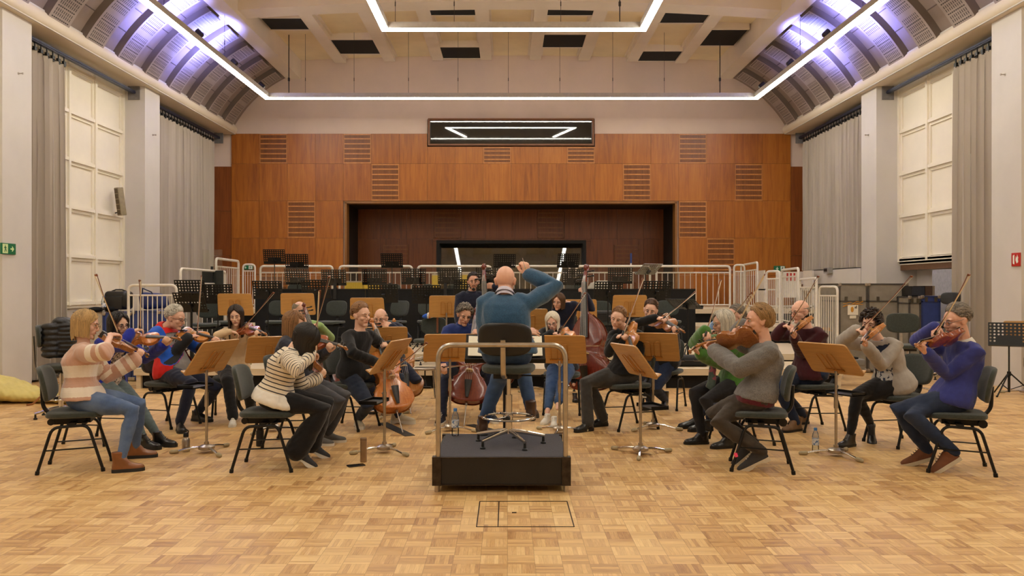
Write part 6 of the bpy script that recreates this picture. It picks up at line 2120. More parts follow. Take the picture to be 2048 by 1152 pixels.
def cellist(label, kind, pelvis, neck, headpx, face, heading, pin, scroll, cface, ilabel, varnish, lpos=1.2, frog=None, tip=None, blabel=None, rhand=None, lhand=None,
            s=1.0, fem=False, sh=None, elbow=(None, None), pin_d=None, blen=None, **kw):
    """player with cello or bass: pin = pixel of the endpin on the floor"""
    N, H, MH, shd, sp = pre(label, s, fem, pelvis, neck, headpx, face, heading, sh)
    shh = heading if sh is None else sh
    blen = blen or (.755 if kind == 'cello' else 1.06)
    lo_, hi_ = (.36, 1.63) if kind == 'cello' else (.12, 1.66)
    P0 = FL(pin[0], pin[1]) if pin_d is None else V((WX(pin[0], pin_d), pin_d, 0.0))
    sc = ray_at(scroll[0], scroll[1], P0, blen * (lo_ + hi_), False)
    if len(scroll) > 2: sc = W(scroll[0], scroll[1], scroll[2])
    dr = (sc - P0).normalized()
    P0 = P0 + dr * .006
    base = P0 + dr * blen * lo_
    nrm = hdir(cface) + V((0, 0, .25))
    r, R = instrument(kind, base, dr, nrm, blen, ilabel, varnish, 'cellos' if kind == 'cello' else 'double basses')
    nx, nz = R @ V((1, 0, 0)), R @ V((0, 0, 1))
    big = .17 if kind == 'cello' else .19
    hp = base + dr * blen * lpos + nz * (blen * big * .62 + .02)
    lh = lhand or dict(wrist=hp + nx * .105 * s + nz * .015 - dr * .02, fwd=(nx * -1.0 + dr * .12 - nz * .05), back=nz * .9 + dr * .25, fingers=[(35, 55, 40), (40, 55, 40), (42, 52, 40), (42, 50, 40)], thumb=(.3, .9), spread=7, fixed=True)
    if rhand is None:
        C = base + dr * blen * .54 + nz * blen * (.19 if kind == 'cello' else .20)
        f, t, res = bow_solve(C, frog, tip, .72, .5); f, t = f + res, t + res
        bow_make(f, t, nz, blabel, thick=1.25)
        bd = (t - f).normalized(); hw = f + bd * .03
        toS = (shd[0] - hw).normalized(); arm = (toS * .8 + nz * .25 + V((0, 0, .2))); arm -= bd * arm.dot(bd) * .7; arm.normalize()
        wr = hw + arm * .088 * s
        rhand = dict(wrist=wr, fwd=hw - wr, back=nz * .8 + V((0, 0, .5)), fingers=[(35, 45, 30), (38, 48, 30), (40, 48, 30), (34, 45, 25)], thumb=(.2, .7), spread=4)
    if elbow[1] is None: elbow = (elbow[0], V((0, 0, -1)) - hright(shh) * .9)
    if elbow[0] is None: elbow = (V((0, 0, -1)) + hright(shh) * .9, elbow[1])
    return person(label, s=s, fem=fem, pelvis=pelvis, neck=neck, headpx=headpx, face=face, heading=heading, sh=sh, hands=(rhand, lh), elbow=elbow, **kw)
# ------------------------------------------------------------------ the players
def F2(px, py, h, z=0.0):
    p = FL(px, py, z); return (p.x, p.y, h, z)
def pchair(x, y, h, lab): return chair((x, y, 0), -math.radians(h), lab, 'chairs of the players')
v_gold = mat_varnish('varnish_gold', (168, 100, 42), (206, 140, 70))
v_red = mat_varnish('varnish_red', (120, 48, 20), (168, 84, 38))
v_brown = mat_varnish('varnish_brown', (130, 72, 30), (176, 112, 56))
v_orange = mat_varnish('varnish_orange', (176, 92, 34), (214, 140, 66))
v_dark = mat_varnish('varnish_dark_red', (84, 26, 14), (128, 50, 26))
h_blonde = mat_hair('hair_blonde', (184, 152, 102)); h_black = mat_hair('hair_black', (26, 22, 22), .3)
h_grey = mat_hair('hair_grey', (198, 192, 178)); h_brown = mat_hair('hair_brown', (92, 64, 42)); h_dark = mat_hair('hair_dark_brown', (48, 34, 26))
h_white = mat_hair('hair_white', (226, 218, 200), .45, .15); h_fair = mat_hair('hair_fair_brown', (140, 102, 66)); h_salt = mat_hair('hair_salt', (118, 108, 96), .45, .5)
h_dblonde = mat_hair('hair_dark_blonde', (150, 116, 72)); h_stubble = mat_hair('hair_cropped_grey', (150, 138, 122), .6, .2)
w_black = mat_cloth('black_wool', (22, 21, 22)); w_navy = mat_cloth('navy_wool', (30, 34, 54)); w_black_tr = mat_cloth('black_trousers', (24, 23, 25), .15)
def denim(name, rgb, hi, amt=.5):
    def st(t, base, x, y, z):
        n = t.noise(t.coord(), 5, 3); f = t.math('MULTIPLY', t.math('GREATER_THAN', n, .40), 1.0)
        n2 = t.node('ShaderNodeMapRange'); t.link(n, n2.inputs[0]); n2.inputs[1].default_value = .38; n2.inputs[2].default_value = .72
        n2.inputs[3].default_value = 0; n2.inputs[4].default_value = amt
        return t.mix(n2.outputs[0], base, lin(hi))
    return mat_cloth(name, rgb, .12, scale=200, stripes=st, bump=.2, sheen=.1)
d_blue = denim('denim_light_blue', (80, 100, 136), (126, 146, 176), .7); d_dark = denim('denim_dark', (30, 40, 64), (52, 64, 92)); d_mid = denim('denim_blue', (48, 72, 112), (104, 128, 160))
d_black = denim('denim_black', (30, 29, 31), (48, 47, 50)); d_grey = denim('denim_grey', (66, 66, 70), (96, 96, 100))
l_tan = M_('tan_boot_leather', (134, 82, 42), .35, var=.2, scale=9, coat=.2); l_black = M_('black_leather', (22, 20, 20), .3, var=.2, coat=.2); l_brown = M_('brown_leather2', (70, 46, 32), .4, var=.2)
s_white = M_('white_sneaker', (222, 216, 204), .6, var=.05); s_cream = M_('cream_sneaker', (206, 194, 168), .7, var=.06); s_rub = M_('black_sole', (24, 22, 20), .6); s_wsole = M_('white_sole', (220, 214, 200), .55, var=.04)
s_navy = M_('navy_sneaker', (26, 30, 46), .7); s_grey = M_('grey_sneaker', (96, 92, 88), .7); s_suede = M_('brown_suede', (112, 68, 40), .85, var=.15); l_taupe = M_('taupe_leather', (118, 86, 54), .5)
g_black = M_('black_frame', (18, 17, 18), .3); g_gold = M_('gold_frame', (150, 110, 60), .3, .8); g_steel = M_('steel_frame', (120, 116, 112), .3, .8)
def bands(stops, arms, soft=False):
    """horizontal bands: list of (upper limit along the body, colour); arms the same measured from the shoulder"""
    def st(t, base, x, y, z):
        isarm = t.math('GREATER_THAN', x, 5.0)
        c = lin(stops[-1][1])
        prev = None
        def chain(v, lst):
            out = None
            for lim, col in lst[::-1]:
                if out is None: out = lin(col); continue
                out = t.mix(t.math('LESS_THAN', v, lim), out, lin(col))
            return out
        wob = t.math('ADD', x, t.math('MULTIPLY', t.math('SUBTRACT', t.noise(t.coord(), 60, 2), .5), .012))
        a = chain(wob, stops); b = chain(t.math('SUBTRACT', wob, 10.0), arms)
        return t.mix(isarm, a, b)
    return st

TLS.update({'blonde woman in a pink and cream striped sweater, front left, playing violin': .475, 'black-haired woman in a black and white striped jumper, bowing her head over a violin': .46,
 'curly-haired man in a grey heather top, front right, playing viola seen from below': .47, 'grey-haired man with glasses in a blue jumper over a white shirt, far right, playing violin': .485,
 'bald conductor in a petrol blue jumper and jeans seen from behind, right arm raised': .475, 'young brown-haired man in a black jumper, playing cello': .475})
def group_left():
    # blonde woman, striped sweater
    pchair(-3.615, 6.926, 73, 'dark chair of the blonde woman, nearest chair on the left')
    PINK, CREAM = (200, 158, 136), (234, 222, 204)
    sw = mat_cloth('striped_mohair', PINK, .08, knit=.024, bump=.15, sheen=.6, scale=120,
        stripes=bands([(.02, PINK), (.10, CREAM), (.18, PINK), (.28, CREAM), (9, PINK)], [(.13, PINK), (.20, CREAM), (.25, PINK), (.29, CREAM), (.37, PINK), (.42, CREAM), (.46, PINK), (.50, CREAM), (9, PINK)]))
    pv = seated(-3.615, 6.926, 73, off=.06, s=.97)
    violinist('blonde woman in a pink and cream striped sweater, front left, playing violin', 'violin', pv, (168, 668, .03), (172, 650, .0), (80, -12, -8), 73,
        (298, 711), (232, 668), (182, 545), 'violin held by the blonde woman in the striped sweater', 'bow of the blonde woman in the striped sweater', v_brown, s=.97, fem=True,
        scroll_near=False, sh=66, skin=(232, 188, 164), top=('sweater', sw), bottom=('jeans', d_blue), loose=1.9, hem=.03, sleeve=(.55, .97), thick=1.5,
        shoes=dict(upper=l_tan, sole=s_rub, style='boot', name='ankle_boot', shaft=.085, sole_h=.026), feet=(F2(241, 944, 66), F2(271, 916, 72)), flare=(.85, .95),
        hairdo=dict(mat=h_blonde, style='long', length=.13, vol=1.13, n=420, seed=4, part=-20, lockr=.010), specs=g_gold, browcol=h_fair, watch=(1, .035, .036), elbow=((207, 705, True), None), lidded=.7, chin=(206, 676), chindepth=-.05)
group_left()
def group_left2():
    # dark-haired woman, blue cardigan over a flowered top
    pchair(-4.0, 8.12, 106, 'dark chair of the dark-haired woman in the blue cardigan')
    pv = seated(-4.0, 8.12, 106, off=.06, s=.95)
    card = mat_cloth('royal_blue_cardigan', (30, 44, 150), .08, knit=.01)
    def flow(t, base, x, y, z):
        n = t.noise(t.coord(), 34, 3, .6, 1.5); n2 = t.noise(t.coord(), 60, 2)
        c = t.mix(t.math('GREATER_THAN', n, .53), base, lin((62, 50, 48)))
        return t.mix(t.math('GREATER_THAN', n2, .62), c, lin((206, 176, 158)))
    flo = mat_cloth('flowered_blouse', (208, 190, 166), .05, stripes=flow)
    violinist('dark-haired woman with glasses in a blue cardigan over a flowered top, playing violin', 'violin', pv, (226, 684, .0), (237, 650, -.08), (118, -10, 4), 106,
        (362, 677), (278, 654), (278, 553), 'bright orange violin of the woman in the blue cardigan', 'upright bow of the woman in the blue cardigan', v_orange, s=.95, fem=True,
        scroll_near=True, tilt=38, hand_at=.75, skin=(222, 180, 150), top=('cardigan', card, (.075, .06)), inner=('blouse', flo), hem=.14, bottom=('trousers', mat_cloth('grey_green_denim', (88, 100, 100), .12)),
        shoes=dict(upper=l_black, sole=s_rub, style='boot', name='laced_boot', shaft=.06, sole_h=.03, laces=m_blackplastic), feet=(F2(287, 898, 100), F2(318, 893, 96)), flare=(.9, 1.0),
        hairdo=dict(mat=h_black, style='long', length=.15, vol=1.16, n=260, seed=6, part=10), specs=g_black, elbow=((243, 694, True), (303, 725, True)), lidded=.6)
    # grey-haired man, blue and red jacket
    pchair(-3.72, 9.08, 112, 'dark chair of the grey-haired man in the red and blue jacket')
    pv = seated(-3.72, 9.08, 112, off=.05, s=1.0)
    def jak(t, base, x, y, z):
        arm = t.math('GREATER_THAN', x, 5.0)
        fore = t.math('GREATER_THAN', x, 10.30)
        body = t.mix(t.math('GREATER_THAN', x, .36), lin((206, 30, 26)), base)
        body = t.mix(t.math('LESS_THAN', t.math('ABSOLUTE', t.math('SUBTRACT', y, .0)), .105), body, lin((206, 30, 26)))
        return t.mix(arm, body, t.mix(fore, base, lin((28, 28, 32))))
    jk = mat_cloth('blue_red_jacket', (24, 84, 190), .06, stripes=jak, rough=.6, sheen=.1)
    violinist('grey-haired man with glasses in a blue and red jacket, playing violin', 'violin', pv, (333, 676, .02), (351, 637, -.03), (102, -14, 0), 112,
        (457, 684), (398, 676), (407, 553), 'golden violin of the grey-haired man', 'tall pale bow of the grey-haired man', v_gold, s=1.0,
        scroll_near=True, tilt=32, hand_at=.7, skin=(224, 176, 150), top=('jacket', jk, (.115, .12)), inner=('t_shirt', mat_cloth('grey_t_shirt', (150, 146, 146), .06)), hem=.15, bottom=('trousers', w_navy),
        shoes=dict(upper=l_black, sole=s_rub), feet=(F2(360, 862, 150), F2(395, 842, 110)), hairdo=dict(mat=h_grey, style='short', length=.085, vol=1.27, n=700, seed=9, sweep=-.4, lockr=.008), specs=g_black,
        elbow=((343, 717, True), (420, 712, False)), lidded=.7, belly=.6, collar=jk, thick=1.2)
    # woman in beige
    pchair(-3.2, 9.62, 165, 'dark chair of the woman in the beige jumper')
    pv = seated(-3.2, 9.62, 165, off=.05, s=.95)
    violinist('long-haired woman in a beige jumper and black trousers, playing violin', 'violin', pv, (470, 662, -.06), (472, 632, -.07), (172, -14, 5), 165,
        (533, 668), (470, 668), (545, 583), 'reddish violin of the woman in the beige jumper', 'slanting bow of the woman in the beige jumper', v_red, s=.95, fem=True, sh=158,
        scroll_near=True, tilt=30, skin=(236, 196, 168), top=('jumper', mat_cloth('beige_knit', (206, 178, 140), .05)), hem=.13, loose=.4, bottom=('trousers', w_black_tr),
        shoes=dict(upper=s_white, sole=s_wsole, name='sneaker', laces=s_wsole), feet=(F2(466, 850, 165), F2(503, 838, 160)), flare=(1.35, 1.0),
        hairdo=dict(mat=h_dark, style='long', length=.27, vol=1.12, n=320, seed=11, part=0), elbow=((431, 672, True), (520, 702, True)), lidded=.95, thick=.75)
group_left2()
def group_left3():
    # striped jumper, seen from behind
    pchair(-2.01, 6.95, 88, 'dark chair of the woman in the striped jumper, front row')
    pv = seated(-2.01, 6.95, 88, off=.06, s=.95)
    NAV, CR = (36, 34, 40), (226, 212, 188)
    def thin(t, base, x, y, z):
        f = t.math('FRACT', t.math('MULTIPLY', x, 1 / .034)); f2 = t.math('LESS_THAN', f, .24)
        lim = t.math('GREATER_THAN', x, .03)
        return t.mix(t.math('MULTIPLY', f2, lim), base, lin(NAV))
    sj = mat_cloth('striped_jersey', CR, .04, stripes=thin)
    wsh = mat_cloth('white_cotton', (232, 226, 214), .03)
    violinist('black-haired woman in a black and white striped jumper, bowing her head over a violin', 'violin', pv, (586, 698, .02), (610, 678, .03), (82, -48, 10), 88,
        (652, 752), (634, 714), (640, 582), 'violin hidden behind the arms of the woman in the striped jumper', 'almost upright bow of the woman in the striped jumper', v_brown, s=.95, fem=True, sh=78,
        scroll_near=False, tilt=30, skin=(234, 194, 166), top=('jumper', sj), inner=('shirt_tail', wsh, .155, .050, .30), hem=.03, bottom=('trousers', w_black_tr), sleeve=(.90, .95), cuffs=wsh, loose=1.2,
        shoes=dict(upper=M_('black_white_sneaker', (44, 42, 44), .7), sole=s_wsole, name='sneaker', sole_h=.03, laces=s_wsole), feet=(F2(590, 936, 70), F2(618, 917, 72)), ankle_lift=(32, 25), flare=(2.3, 1.0),
        hairdo=dict(mat=h_black, style='long', length=.22, vol=1.2, n=420, seed=13, part=0, fringe=True), elbow=((594, 742, True), None), lidded=1.0, chin=(606, 708), chindepth=.05)
    # woman behind with brown hair
    pchair(-2.05, 7.98, 94, 'dark chair of the woman with brown hair behind the striped jumper')
    pv = seated(-2.05, 7.98, 94, off=.06, s=.96)
    violinist('brown-haired woman in a dark jumper behind the striped jumper, playing viola', 'viola', pv, (577, 676, .0), (588, 648, -.02), (84, -16, 10), 94,
        (694, 696), (631, 680), (667, 555), 'reddish viola sticking out behind the woman in the striped jumper', 'bow slanting up to the right behind the woman in the striped jumper', v_red, s=.96, fem=True,
        scroll_near=True, tilt=35, skin=(232, 190, 164), top=('jumper', mat_cloth('dark_blue_grey_knit', (44, 46, 58), .1, knit=.015)), bottom=('jeans', d_grey), hem=.10,
        shoes=dict(upper=s_grey, sole=s_wsole), feet=(F2(632, 890, 100), F2(656, 884, 90)), hairdo=dict(mat=h_fair, style='long', length=.14, vol=1.10, n=320, seed=15, lockr=.010, part=60), elbow=((606, 716, True), (652, 735, True)),
        cuffs=M_('grey_knit_cuff', (120, 110, 100), .9))
group_left3()
def group_cellos():
    rest = lambda w, f, b: dict(wrist=w, fwd=f, back=b, curl=(25, 30, 20), fixed=True)
    # cellist in green
    pchair(-2.72, 10.95, 150, 'dark chair of the cellist in the green jumper')
    pv = seated(-2.72, 10.95, 150, off=.06)
    cellist('grey-cropped man with glasses in a pale green jumper, playing cello', 'cello', pv, (606, 650, -.06), (600, 622, -.05), (128, -6, 0), 150,
        (668, 822), (606, 607), 160, 'shiny dark cello of the man in the green jumper', v_dark, lpos=1.12, frog=(632, 722), tip=(745, 728), blabel='bow of the cellist in the green jumper',
        sh=150, skin=(226, 180, 154), top=('jumper', mat_cloth('pale_green_jumper', (150, 178, 110), .06)), bottom=('trousers', w_black_tr), shoes=dict(upper=l_brown, sole=s_rub), feet=(F2(612, 820, 170), F2(662, 812, 110)),
        hairdo=dict(mat=h_stubble, style='short', length=.022, vol=1.025, n=200, seed=21, bald=38, lockr=.008), specs=g_steel, elbow=(None, (661, 676, True)), knee_pole=(hdir(205) + V((0, 0, .8)), hdir(95) + V((0, 0, .8))), lidded=.4, belly=.5)
    # cellist in black
    pchair(-1.70, 8.93, 112, 'dark chair of the cellist in the black jumper')
    pv = seated(-1.70, 8.93, 112, off=.05)
    cellist('young brown-haired man in a black jumper, playing cello', 'cello', pv, (720, 658, .0), (723, 631, -.03), (128, -6, 3), 122,
        (806, 866), (741, 640), 152, 'large reddish cello of the young man in the black jumper', v_orange, lpos=1.06, frog=(784, 702), tip=(858, 645), blabel='bow of the young cellist in the black jumper, pointing up right',
        sh=122, skin=(232, 186, 160), top=('jumper', w_black), bottom=('jeans', denim('denim_slate', (40, 48, 66), (64, 74, 94))), shoes=dict(upper=s_cream, sole=s_wsole, name='sneaker', sole_h=.03, laces=s_wsole), feet=(F2(716, 854, 160), F2(795, 847, 100)),
        hairdo=dict(mat=h_fair, style='short', length=.07, vol=1.22, n=650, seed=23, sweep=.5, lockr=.008), elbow=((704, 706, True), (768, 694, False)), knee_pole=(hdir(160) + V((0, 0, .9)), hdir(80) + V((0, 0, .9))), lidded=.7)
    # bald man with beard behind
    pchair(-1.53, 10.42, 172, 'dark chair of the bald cellist behind the young man in black')
    pv = seated(-1.53, 10.42, 172, off=.05)
    lw = W(783, 653, 10.05)
    cellist('bald man with glasses in navy, holding his neck with one hand, cello before him', 'cello', pv, (770, 668, -.08), (764, 641, -.07), (186, -10, 0), 172,
        (822, 828), (787, 640), 165, 'yellow cello of the bald man, half hidden by the reddish cello', v_gold, lpos=1.1, rhand=rest(W(755, 742, 9.95), V((.2, -.6, -.5)), V((-.3, -.3, .9))),
        lhand=dict(wrist=lw, fwd=V((-.8, .15, .30)), back=V((.3, -.8, .3)), curl=(30, 40, 25), fixed=True),
        skin=(228, 180, 154), top=('jumper', w_navy), bottom=('trousers', w_navy), shoes=dict(upper=l_black, sole=s_rub), feet=(F2(752, 824, 185), F2(806, 816, 160)), cuffs=M_('beige_cuff', (206, 190, 160), .9),
        beard=h_stubble, hairdo=dict(mat=h_stubble, style='short', length=.012, vol=1.015, n=120, seed=25, bald=14, lockr=.006), specs=g_black, elbow=(None, (815, 678, True)), knee_pole=(hdir(205) + V((0, 0, .8)), hdir(140) + V((0, 0, .8))), lidded=.4)
    # cellist in blue shirt
    pchair(-.53, 9.95, 176, 'dark chair of the cellist in the blue shirt')
    pv = seated(-.53, 9.95, 176, off=.05)
    cellist('curly grey-haired man in a blue shirt looking down, playing cello beside the conductor', 'cello', pv, (925, 660, -.08), (929, 630, -.08), (166, -22, -4), 174,
        (928, 853), (952, 617), 178, 'glossy dark cello of the man in the blue shirt', v_dark, lpos=1.14, frog=(884, 742), tip=(975, 730), blabel='bow of the cellist in the blue shirt',
        skin=(220, 172, 146), top=('shirt', mat_cloth('blue_shirt', (42, 58, 118), .08)), bottom=('trousers', w_navy), shoes=dict(upper=s_navy, sole=s_wsole, name='sneaker', laces=s_wsole), feet=(F2(884, 846, 190), F2(984, 842, 165)), collar=mat_cloth('blue_shirt', (42, 58, 118), .08),
        hairdo=dict(mat=h_salt, style='curly', length=.01, vol=1.05, n=330, seed=27, lockr=.008), elbow=((884, 702, True), (968, 706, True)), knee_pole=(hdir(215) + V((0, 0, .8)), hdir(130) + V((0, 0, .8))), lidded=.85)
    # hooded bassist, standing
    pv = V((WX(944, 12.02), 12.02, .95))
    cellist('bearded dark-haired man in a navy hooded top, standing with a double bass', 'bass', pv, (943, 592, .0), (947, 564, -.05), (176, -4, 0), 170,
        (986, 800), (968, 521, 11.7), 190, 'dark double bass whose scroll rises beside the hooded man', v_dark, lpos=1.30, rhand=rest(W(925, 690, 11.8), V((.3, -.3, -.9)), V((-.9, -.3, 0))), pin_d=11.35,
        lhand=dict(wrist=W(990, 573, 11.72), fwd=V((-.95, -.1, .1)), back=V((.1, -.95, .2)), fingers=[(35, 55, 40)] * 4, fixed=True),
        skin=(214, 164, 138), top=('hooded_top', w_navy), bottom=('jeans', d_dark), shoes=dict(upper=l_black, sole=s_rub), feet=(F2(925, 782, 185), F2(952, 783, 170)), hem=.10, loose=1.25, thick=1.3, collar=w_navy,
        beard=h_dark, hairdo=dict(mat=h_dark, style='short', length=.05, vol=1.15, n=340, seed=29, lockr=.010), elbow=(None, (1000, 610, False)), knee_pole=(hdir(180), hdir(180)), lidded=.3)
    # woman with the second bass
    pv = V((WX(1126, 11.72), 11.72, .86))
    cellist('woman with shoulder-length brown hair in a navy top, playing double bass', 'bass', pv, (1130, 632, -.05), (1117, 604, -.08), (206, -12, -6), 188,
        (1182, 802), (1175, 531, 11.55), 214, 'reddish-brown double bass on the right of the conductor', v_dark, lpos=1.20, frog=(1150, 671), tip=(1199, 667), blabel='stout bow across the double bass', pin_d=11.1,
        lhand=dict(wrist=W(1171, 588, 11.40), fwd=V((-.55, -.2, .55)), back=V((.4, -.8, .3)), fingers=[(35, 60, 45)] * 4, fixed=True),
        s=.95, fem=True, skin=(222, 174, 148), top=('top', w_navy), bottom=('trousers', w_black_tr), shoes=dict(upper=l_black, sole=s_rub), feet=(F2(1105, 800, 190), F2(1150, 802, 180)),
        hairdo=dict(mat=h_brown, style='long', length=.11, vol=1.12, n=260, seed=31, part=10), elbow=((1112, 672, True), (1184, 618, True)), lidded=.6)
    swivel((WX(1128, 11.8), 11.85, 0), PI, .76, 1.02, 'tall stool under the woman with the double bass', True, .9)
group_cellos()

def conductor():
    pv = V((.0, 6.62, PZ + .64 + .085))
    wR = W(1055, 549, 6.84)
    lH = W(1063, 661, 7.02)
    knit = mat_cloth('petrol_blue_knit', (52, 90, 122), .10, bump=.35, scale=160, heather=((36, 60, 84), .5), sheen=.4)
    p = person('bald conductor in a petrol blue jumper and jeans seen from behind, right arm raised', s=1.0, pelvis=pv, neck=(1010, 588, .02), headpx=(1011, 564, .07), heading=2, sh=8, face=(10, -8, 0),
        skin=(232, 182, 156), top=('jumper', knit), bottom=('jeans', d_mid), shoes=dict(upper=l_brown, sole=s_rub, style='boot', name='boot', shaft=.06, sole_h=.03),
        feet=((*FL(966, 868, PZ + .006)[:2], -8, PZ + .006), (WX(1062, 6.86), 6.86, 10, PZ + .155)), knee_pole=(hdir(-12) + V((0, 0, .35)), hdir(18) + V((0, 0, .35))),
        hands=(dict(wrist=wR, fwd=V((-.25, -.05, .95)), back=V((.5, -.85, .1)), curl=(60, 80, 50), thumb=(.25, .8), fixed=True),
               dict(wrist=lH + V((-.09, .0, -.03)), fwd=V((.95, .1, .25)), back=V((-.1, -.7, .7)), curl=(18, 22, 15), spread=8, thumb=(.8, .25), fixed=True)),
        elbow=((1112, 573, False, 1.05), (972, 700, False)), hem=.08, loose=1.35, thick=1.25, hairdo=None, browcol=h_salt, collar=mat_cloth('lavender_shirt', (196, 190, 204), .04), belly=.3, build=1.08, vox=.0055)
    tip = W(1045, 516, 6.72); b0 = W(1049, 532, 6.80)
    t_ = thing('baton', 'white conducting baton in the raised right hand of the conductor', 'baton', b0)
    m = MB(); m.tube([b0 - (tip - b0) * .25, tip], [.0032, .002], 8); m.build('stick', s_white, t_, world=True)
    m = MB(); m.ell(b0 - (tip - b0) * .3, (.010, .010, .014)); m.build('grip', m_bridge, t_, world=True)
    # his desk: the open score on a low stand before him
    Rx = Matrix.Rotation(math.radians(42), 3, 'X'); c0 = V((-.02, 7.28, .98))
    t_ = thing('score', 'open pale score on the desk in front of the conductor', 'score', c0)
    for q in (-1, 1):
        m = MB(); m.box(Rx @ V((q * .165, .0, .020)), (.32, .24, .008), Rx @ Matrix.Rotation(q * -.04, 3, 'Y')); m.build('page', m_paper, t_)
    t_ = thing('score_desk', 'dark conductor desk hidden behind the conductor, carrying the score', 'music stand', (-.02, 7.28, 0))
    m = MB(); m.box((0, 0, .975), (.70, .34, .012), Rx); m.build('desk', m_blackmetal, t_)
    m = MB(); m.box(V((0, 0, .98)) + Rx @ V((0, -.17, .02)), (.70, .012, .05), Rx); m.build('ledge', m_blackmetal, t_)
    m = MB(); m.cyl((0, 0.02, 0.02), (0, 0.02, .96), .02); m.build('pole', m_blackmetal, t_)
    m = MB(); m.lathe([(0, 0), (.18, 0), (.18, .02), (.03, .04), (0, .04)]); m.build('base', m_blackmetal, t_)
conductor()

def group_right():
    # white-haired violist
    pchair(.66, 10.0, 185, 'dark chair of the white-haired woman')
    pv = seated(.66, 10.0, 185, off=.06, s=.94)
    violinist('white-haired woman with glasses and rolled jeans, playing viola right of the conductor', 'viola', pv, (1112, 676, -.06), (1106, 647, -.07), (192, -18, 8), 188,
        (1160, 685), (1110, 668), (1167, 583), 'viola of the white-haired woman', 'bow of the white-haired woman', v_orange, s=.94, fem=True, scroll_near=True, tilt=40,
        skin=(236, 192, 172), top=('jacket', mat_cloth('black_knit_jacket', (30, 30, 34)), (.05, .06)), inner=('blouse', mat_cloth('cream_blouse', (226, 216, 200), .04)), bottom=('jeans', d_mid), hem=.12,
        shoes=dict(upper=s_white, sole=s_wsole, name='sneaker', laces=s_wsole), feet=(F2(1094, 846, 200), F2(1108, 852, 185)), flare=(1.2, .86),
        hairdo=dict(mat=h_white, style='long', length=.13, vol=1.10, n=260, seed=33, part=0), specs=g_steel, elbow=((1070, 690, True), (1142, 706, True)), lidded=.7)
    # woman in black with viola
    pchair(1.30, 8.93, 248, 'dark chair of the woman in black with the viola')
    pv = seated(1.30, 8.93, 248, off=.06, s=.97)
    violinist('young woman in a black top and charcoal trousers, hair tied back, playing viola', 'viola', pv, (1254, 662, -.02), (1236, 637, -.08), (205, -14, -14), 230,
        (1274, 716), (1238, 673), (1281, 556), 'amber viola of the young woman in black', 'long bow of the young woman in black', v_gold, s=.97, fem=True, sh=200, scroll_near=True, tilt=55, chin=(1257, 655), chindepth=-.07,
        skin=(234, 190, 164), top=('top', w_black), bottom=('trousers', mat_cloth('charcoal_trousers', (62, 60, 58), .1)), hem=.04,
        shoes=dict(upper=l_black, sole=s_rub, style='boot', name='laced_boot', shaft=.05, sole_h=.028, laces=m_blackplastic), feet=(F2(1176, 862, 235), F2(1205, 852, 240)), flare=(1.45, .99),
        hairdo=dict(mat=h_fair, style='tied', length=.19, vol=1.13, n=520, seed=35, lockr=.008, bun=True), elbow=((1217, 706, True), (1276, 724, True)), knee_pole=(hdir(250) + V((0, 0, 1.2)), hdir(250) + V((0, 0, 1.2))), lidded=.5)
    # dark-haired man in black
    pchair(1.98, 10.42, 205, 'dark chair of the dark-haired man with the viola')
    pv = seated(1.98, 10.42, 205, off=.05)
    violinist('dark-haired young man in a black jumper playing viola, behind the young woman in black', 'viola', pv, (1306, 648, -.08), (1300, 617, -.08), (196, -12, -10), 205,
        (1368, 663), (1322, 638), (1389, 583), 'brown viola of the dark-haired man', 'bow of the dark-haired man, pointing up to the right', v_brown, sh=190, scroll_near=True, tilt=45, chin=(1318, 639), chindepth=-.08,
        skin=(228, 182, 156), top=('jumper', w_black), bottom=('jeans', d_dark), shoes=dict(upper=l_black, sole=s_rub, style='boot', name='boot'), feet=(F2(1300, 818, 215), F2(1330, 815, 200)),
        hairdo=dict(mat=h_brown, style='short', length=.055, vol=1.19, n=480, seed=37, sweep=.3, lockr=.010), elbow=((1271, 647, True), (1352, 700, True)), lidded=.8)
    # grey-haired woman in green
    pchair(2.28, 8.08, 262, 'dark chair of the woman in the green jumper')
    pv = seated(2.28, 8.08, 262, off=.06, s=.96)
    g = violinist('grey-haired woman in a chunky green jumper, playing violin beside the man in grey', 'violin', pv, (1460, 676, -.02), (1446, 646, -.02), (262, -14, 0), 264,
        (1377, 703), (1402, 674), (1434, 558), 'violin of the woman in the green jumper, pointing left', 'bow of the woman in the green jumper', v_gold, s=.96, fem=True, sh=250, scroll_near=True, tilt=28,
        skin=(230, 186, 160), top=('jumper', mat_cloth('green_chunky_knit', (66, 114, 38), .12, knit=.018, bump=.2, sheen=.5)), bottom=('jeans', d_black), hem=.13, loose=1.7, thick=1.5,
        shoes=dict(upper=l_black, sole=s_rub, style='boot', name='ankle_boot', shaft=.04), feet=(F2(1404, 888, 262), F2(1456, 896, 255)), flare=(.95, .99),
        hairdo=dict(mat=h_grey, style='long', length=.10, vol=1.15, n=280, seed=39, part=-10), specs=g_steel, elbow=(None, (1424, 738, True)), lidded=.7)
    sc = mat_cloth('checked_scarf', (70, 82, 74), .3, scale=14, stripes=lambda t, base, x, y, z: t.mix(t.math('GREATER_THAN', t.noise(t.coord(), 16, 2), .55), base, lin((138, 74, 84))))
    N, f, r_ = g['N'], g['fs'], g['rs']; m = MB()
    m.tube([N + r_ * .06 - V((0, 0, .02)), N + f * .11 + r_ * .03 - V((0, 0, .10)), N + f * .19 - V((0, 0, .28)), N + f * .22 - r_ * .02 - V((0, 0, .46)), N + f * .24 - V((0, 0, .52))], [.03, .04, .045, .055, .06], 10, flat=.5, ref=r_)
    m.tube([N + f * .09 * math.cos(a) + r_ * .085 * math.sin(a) - V((0, 0, .02)) for a in (2 * PI * k / 14 for k in range(14))], .03, 8, closed=True)
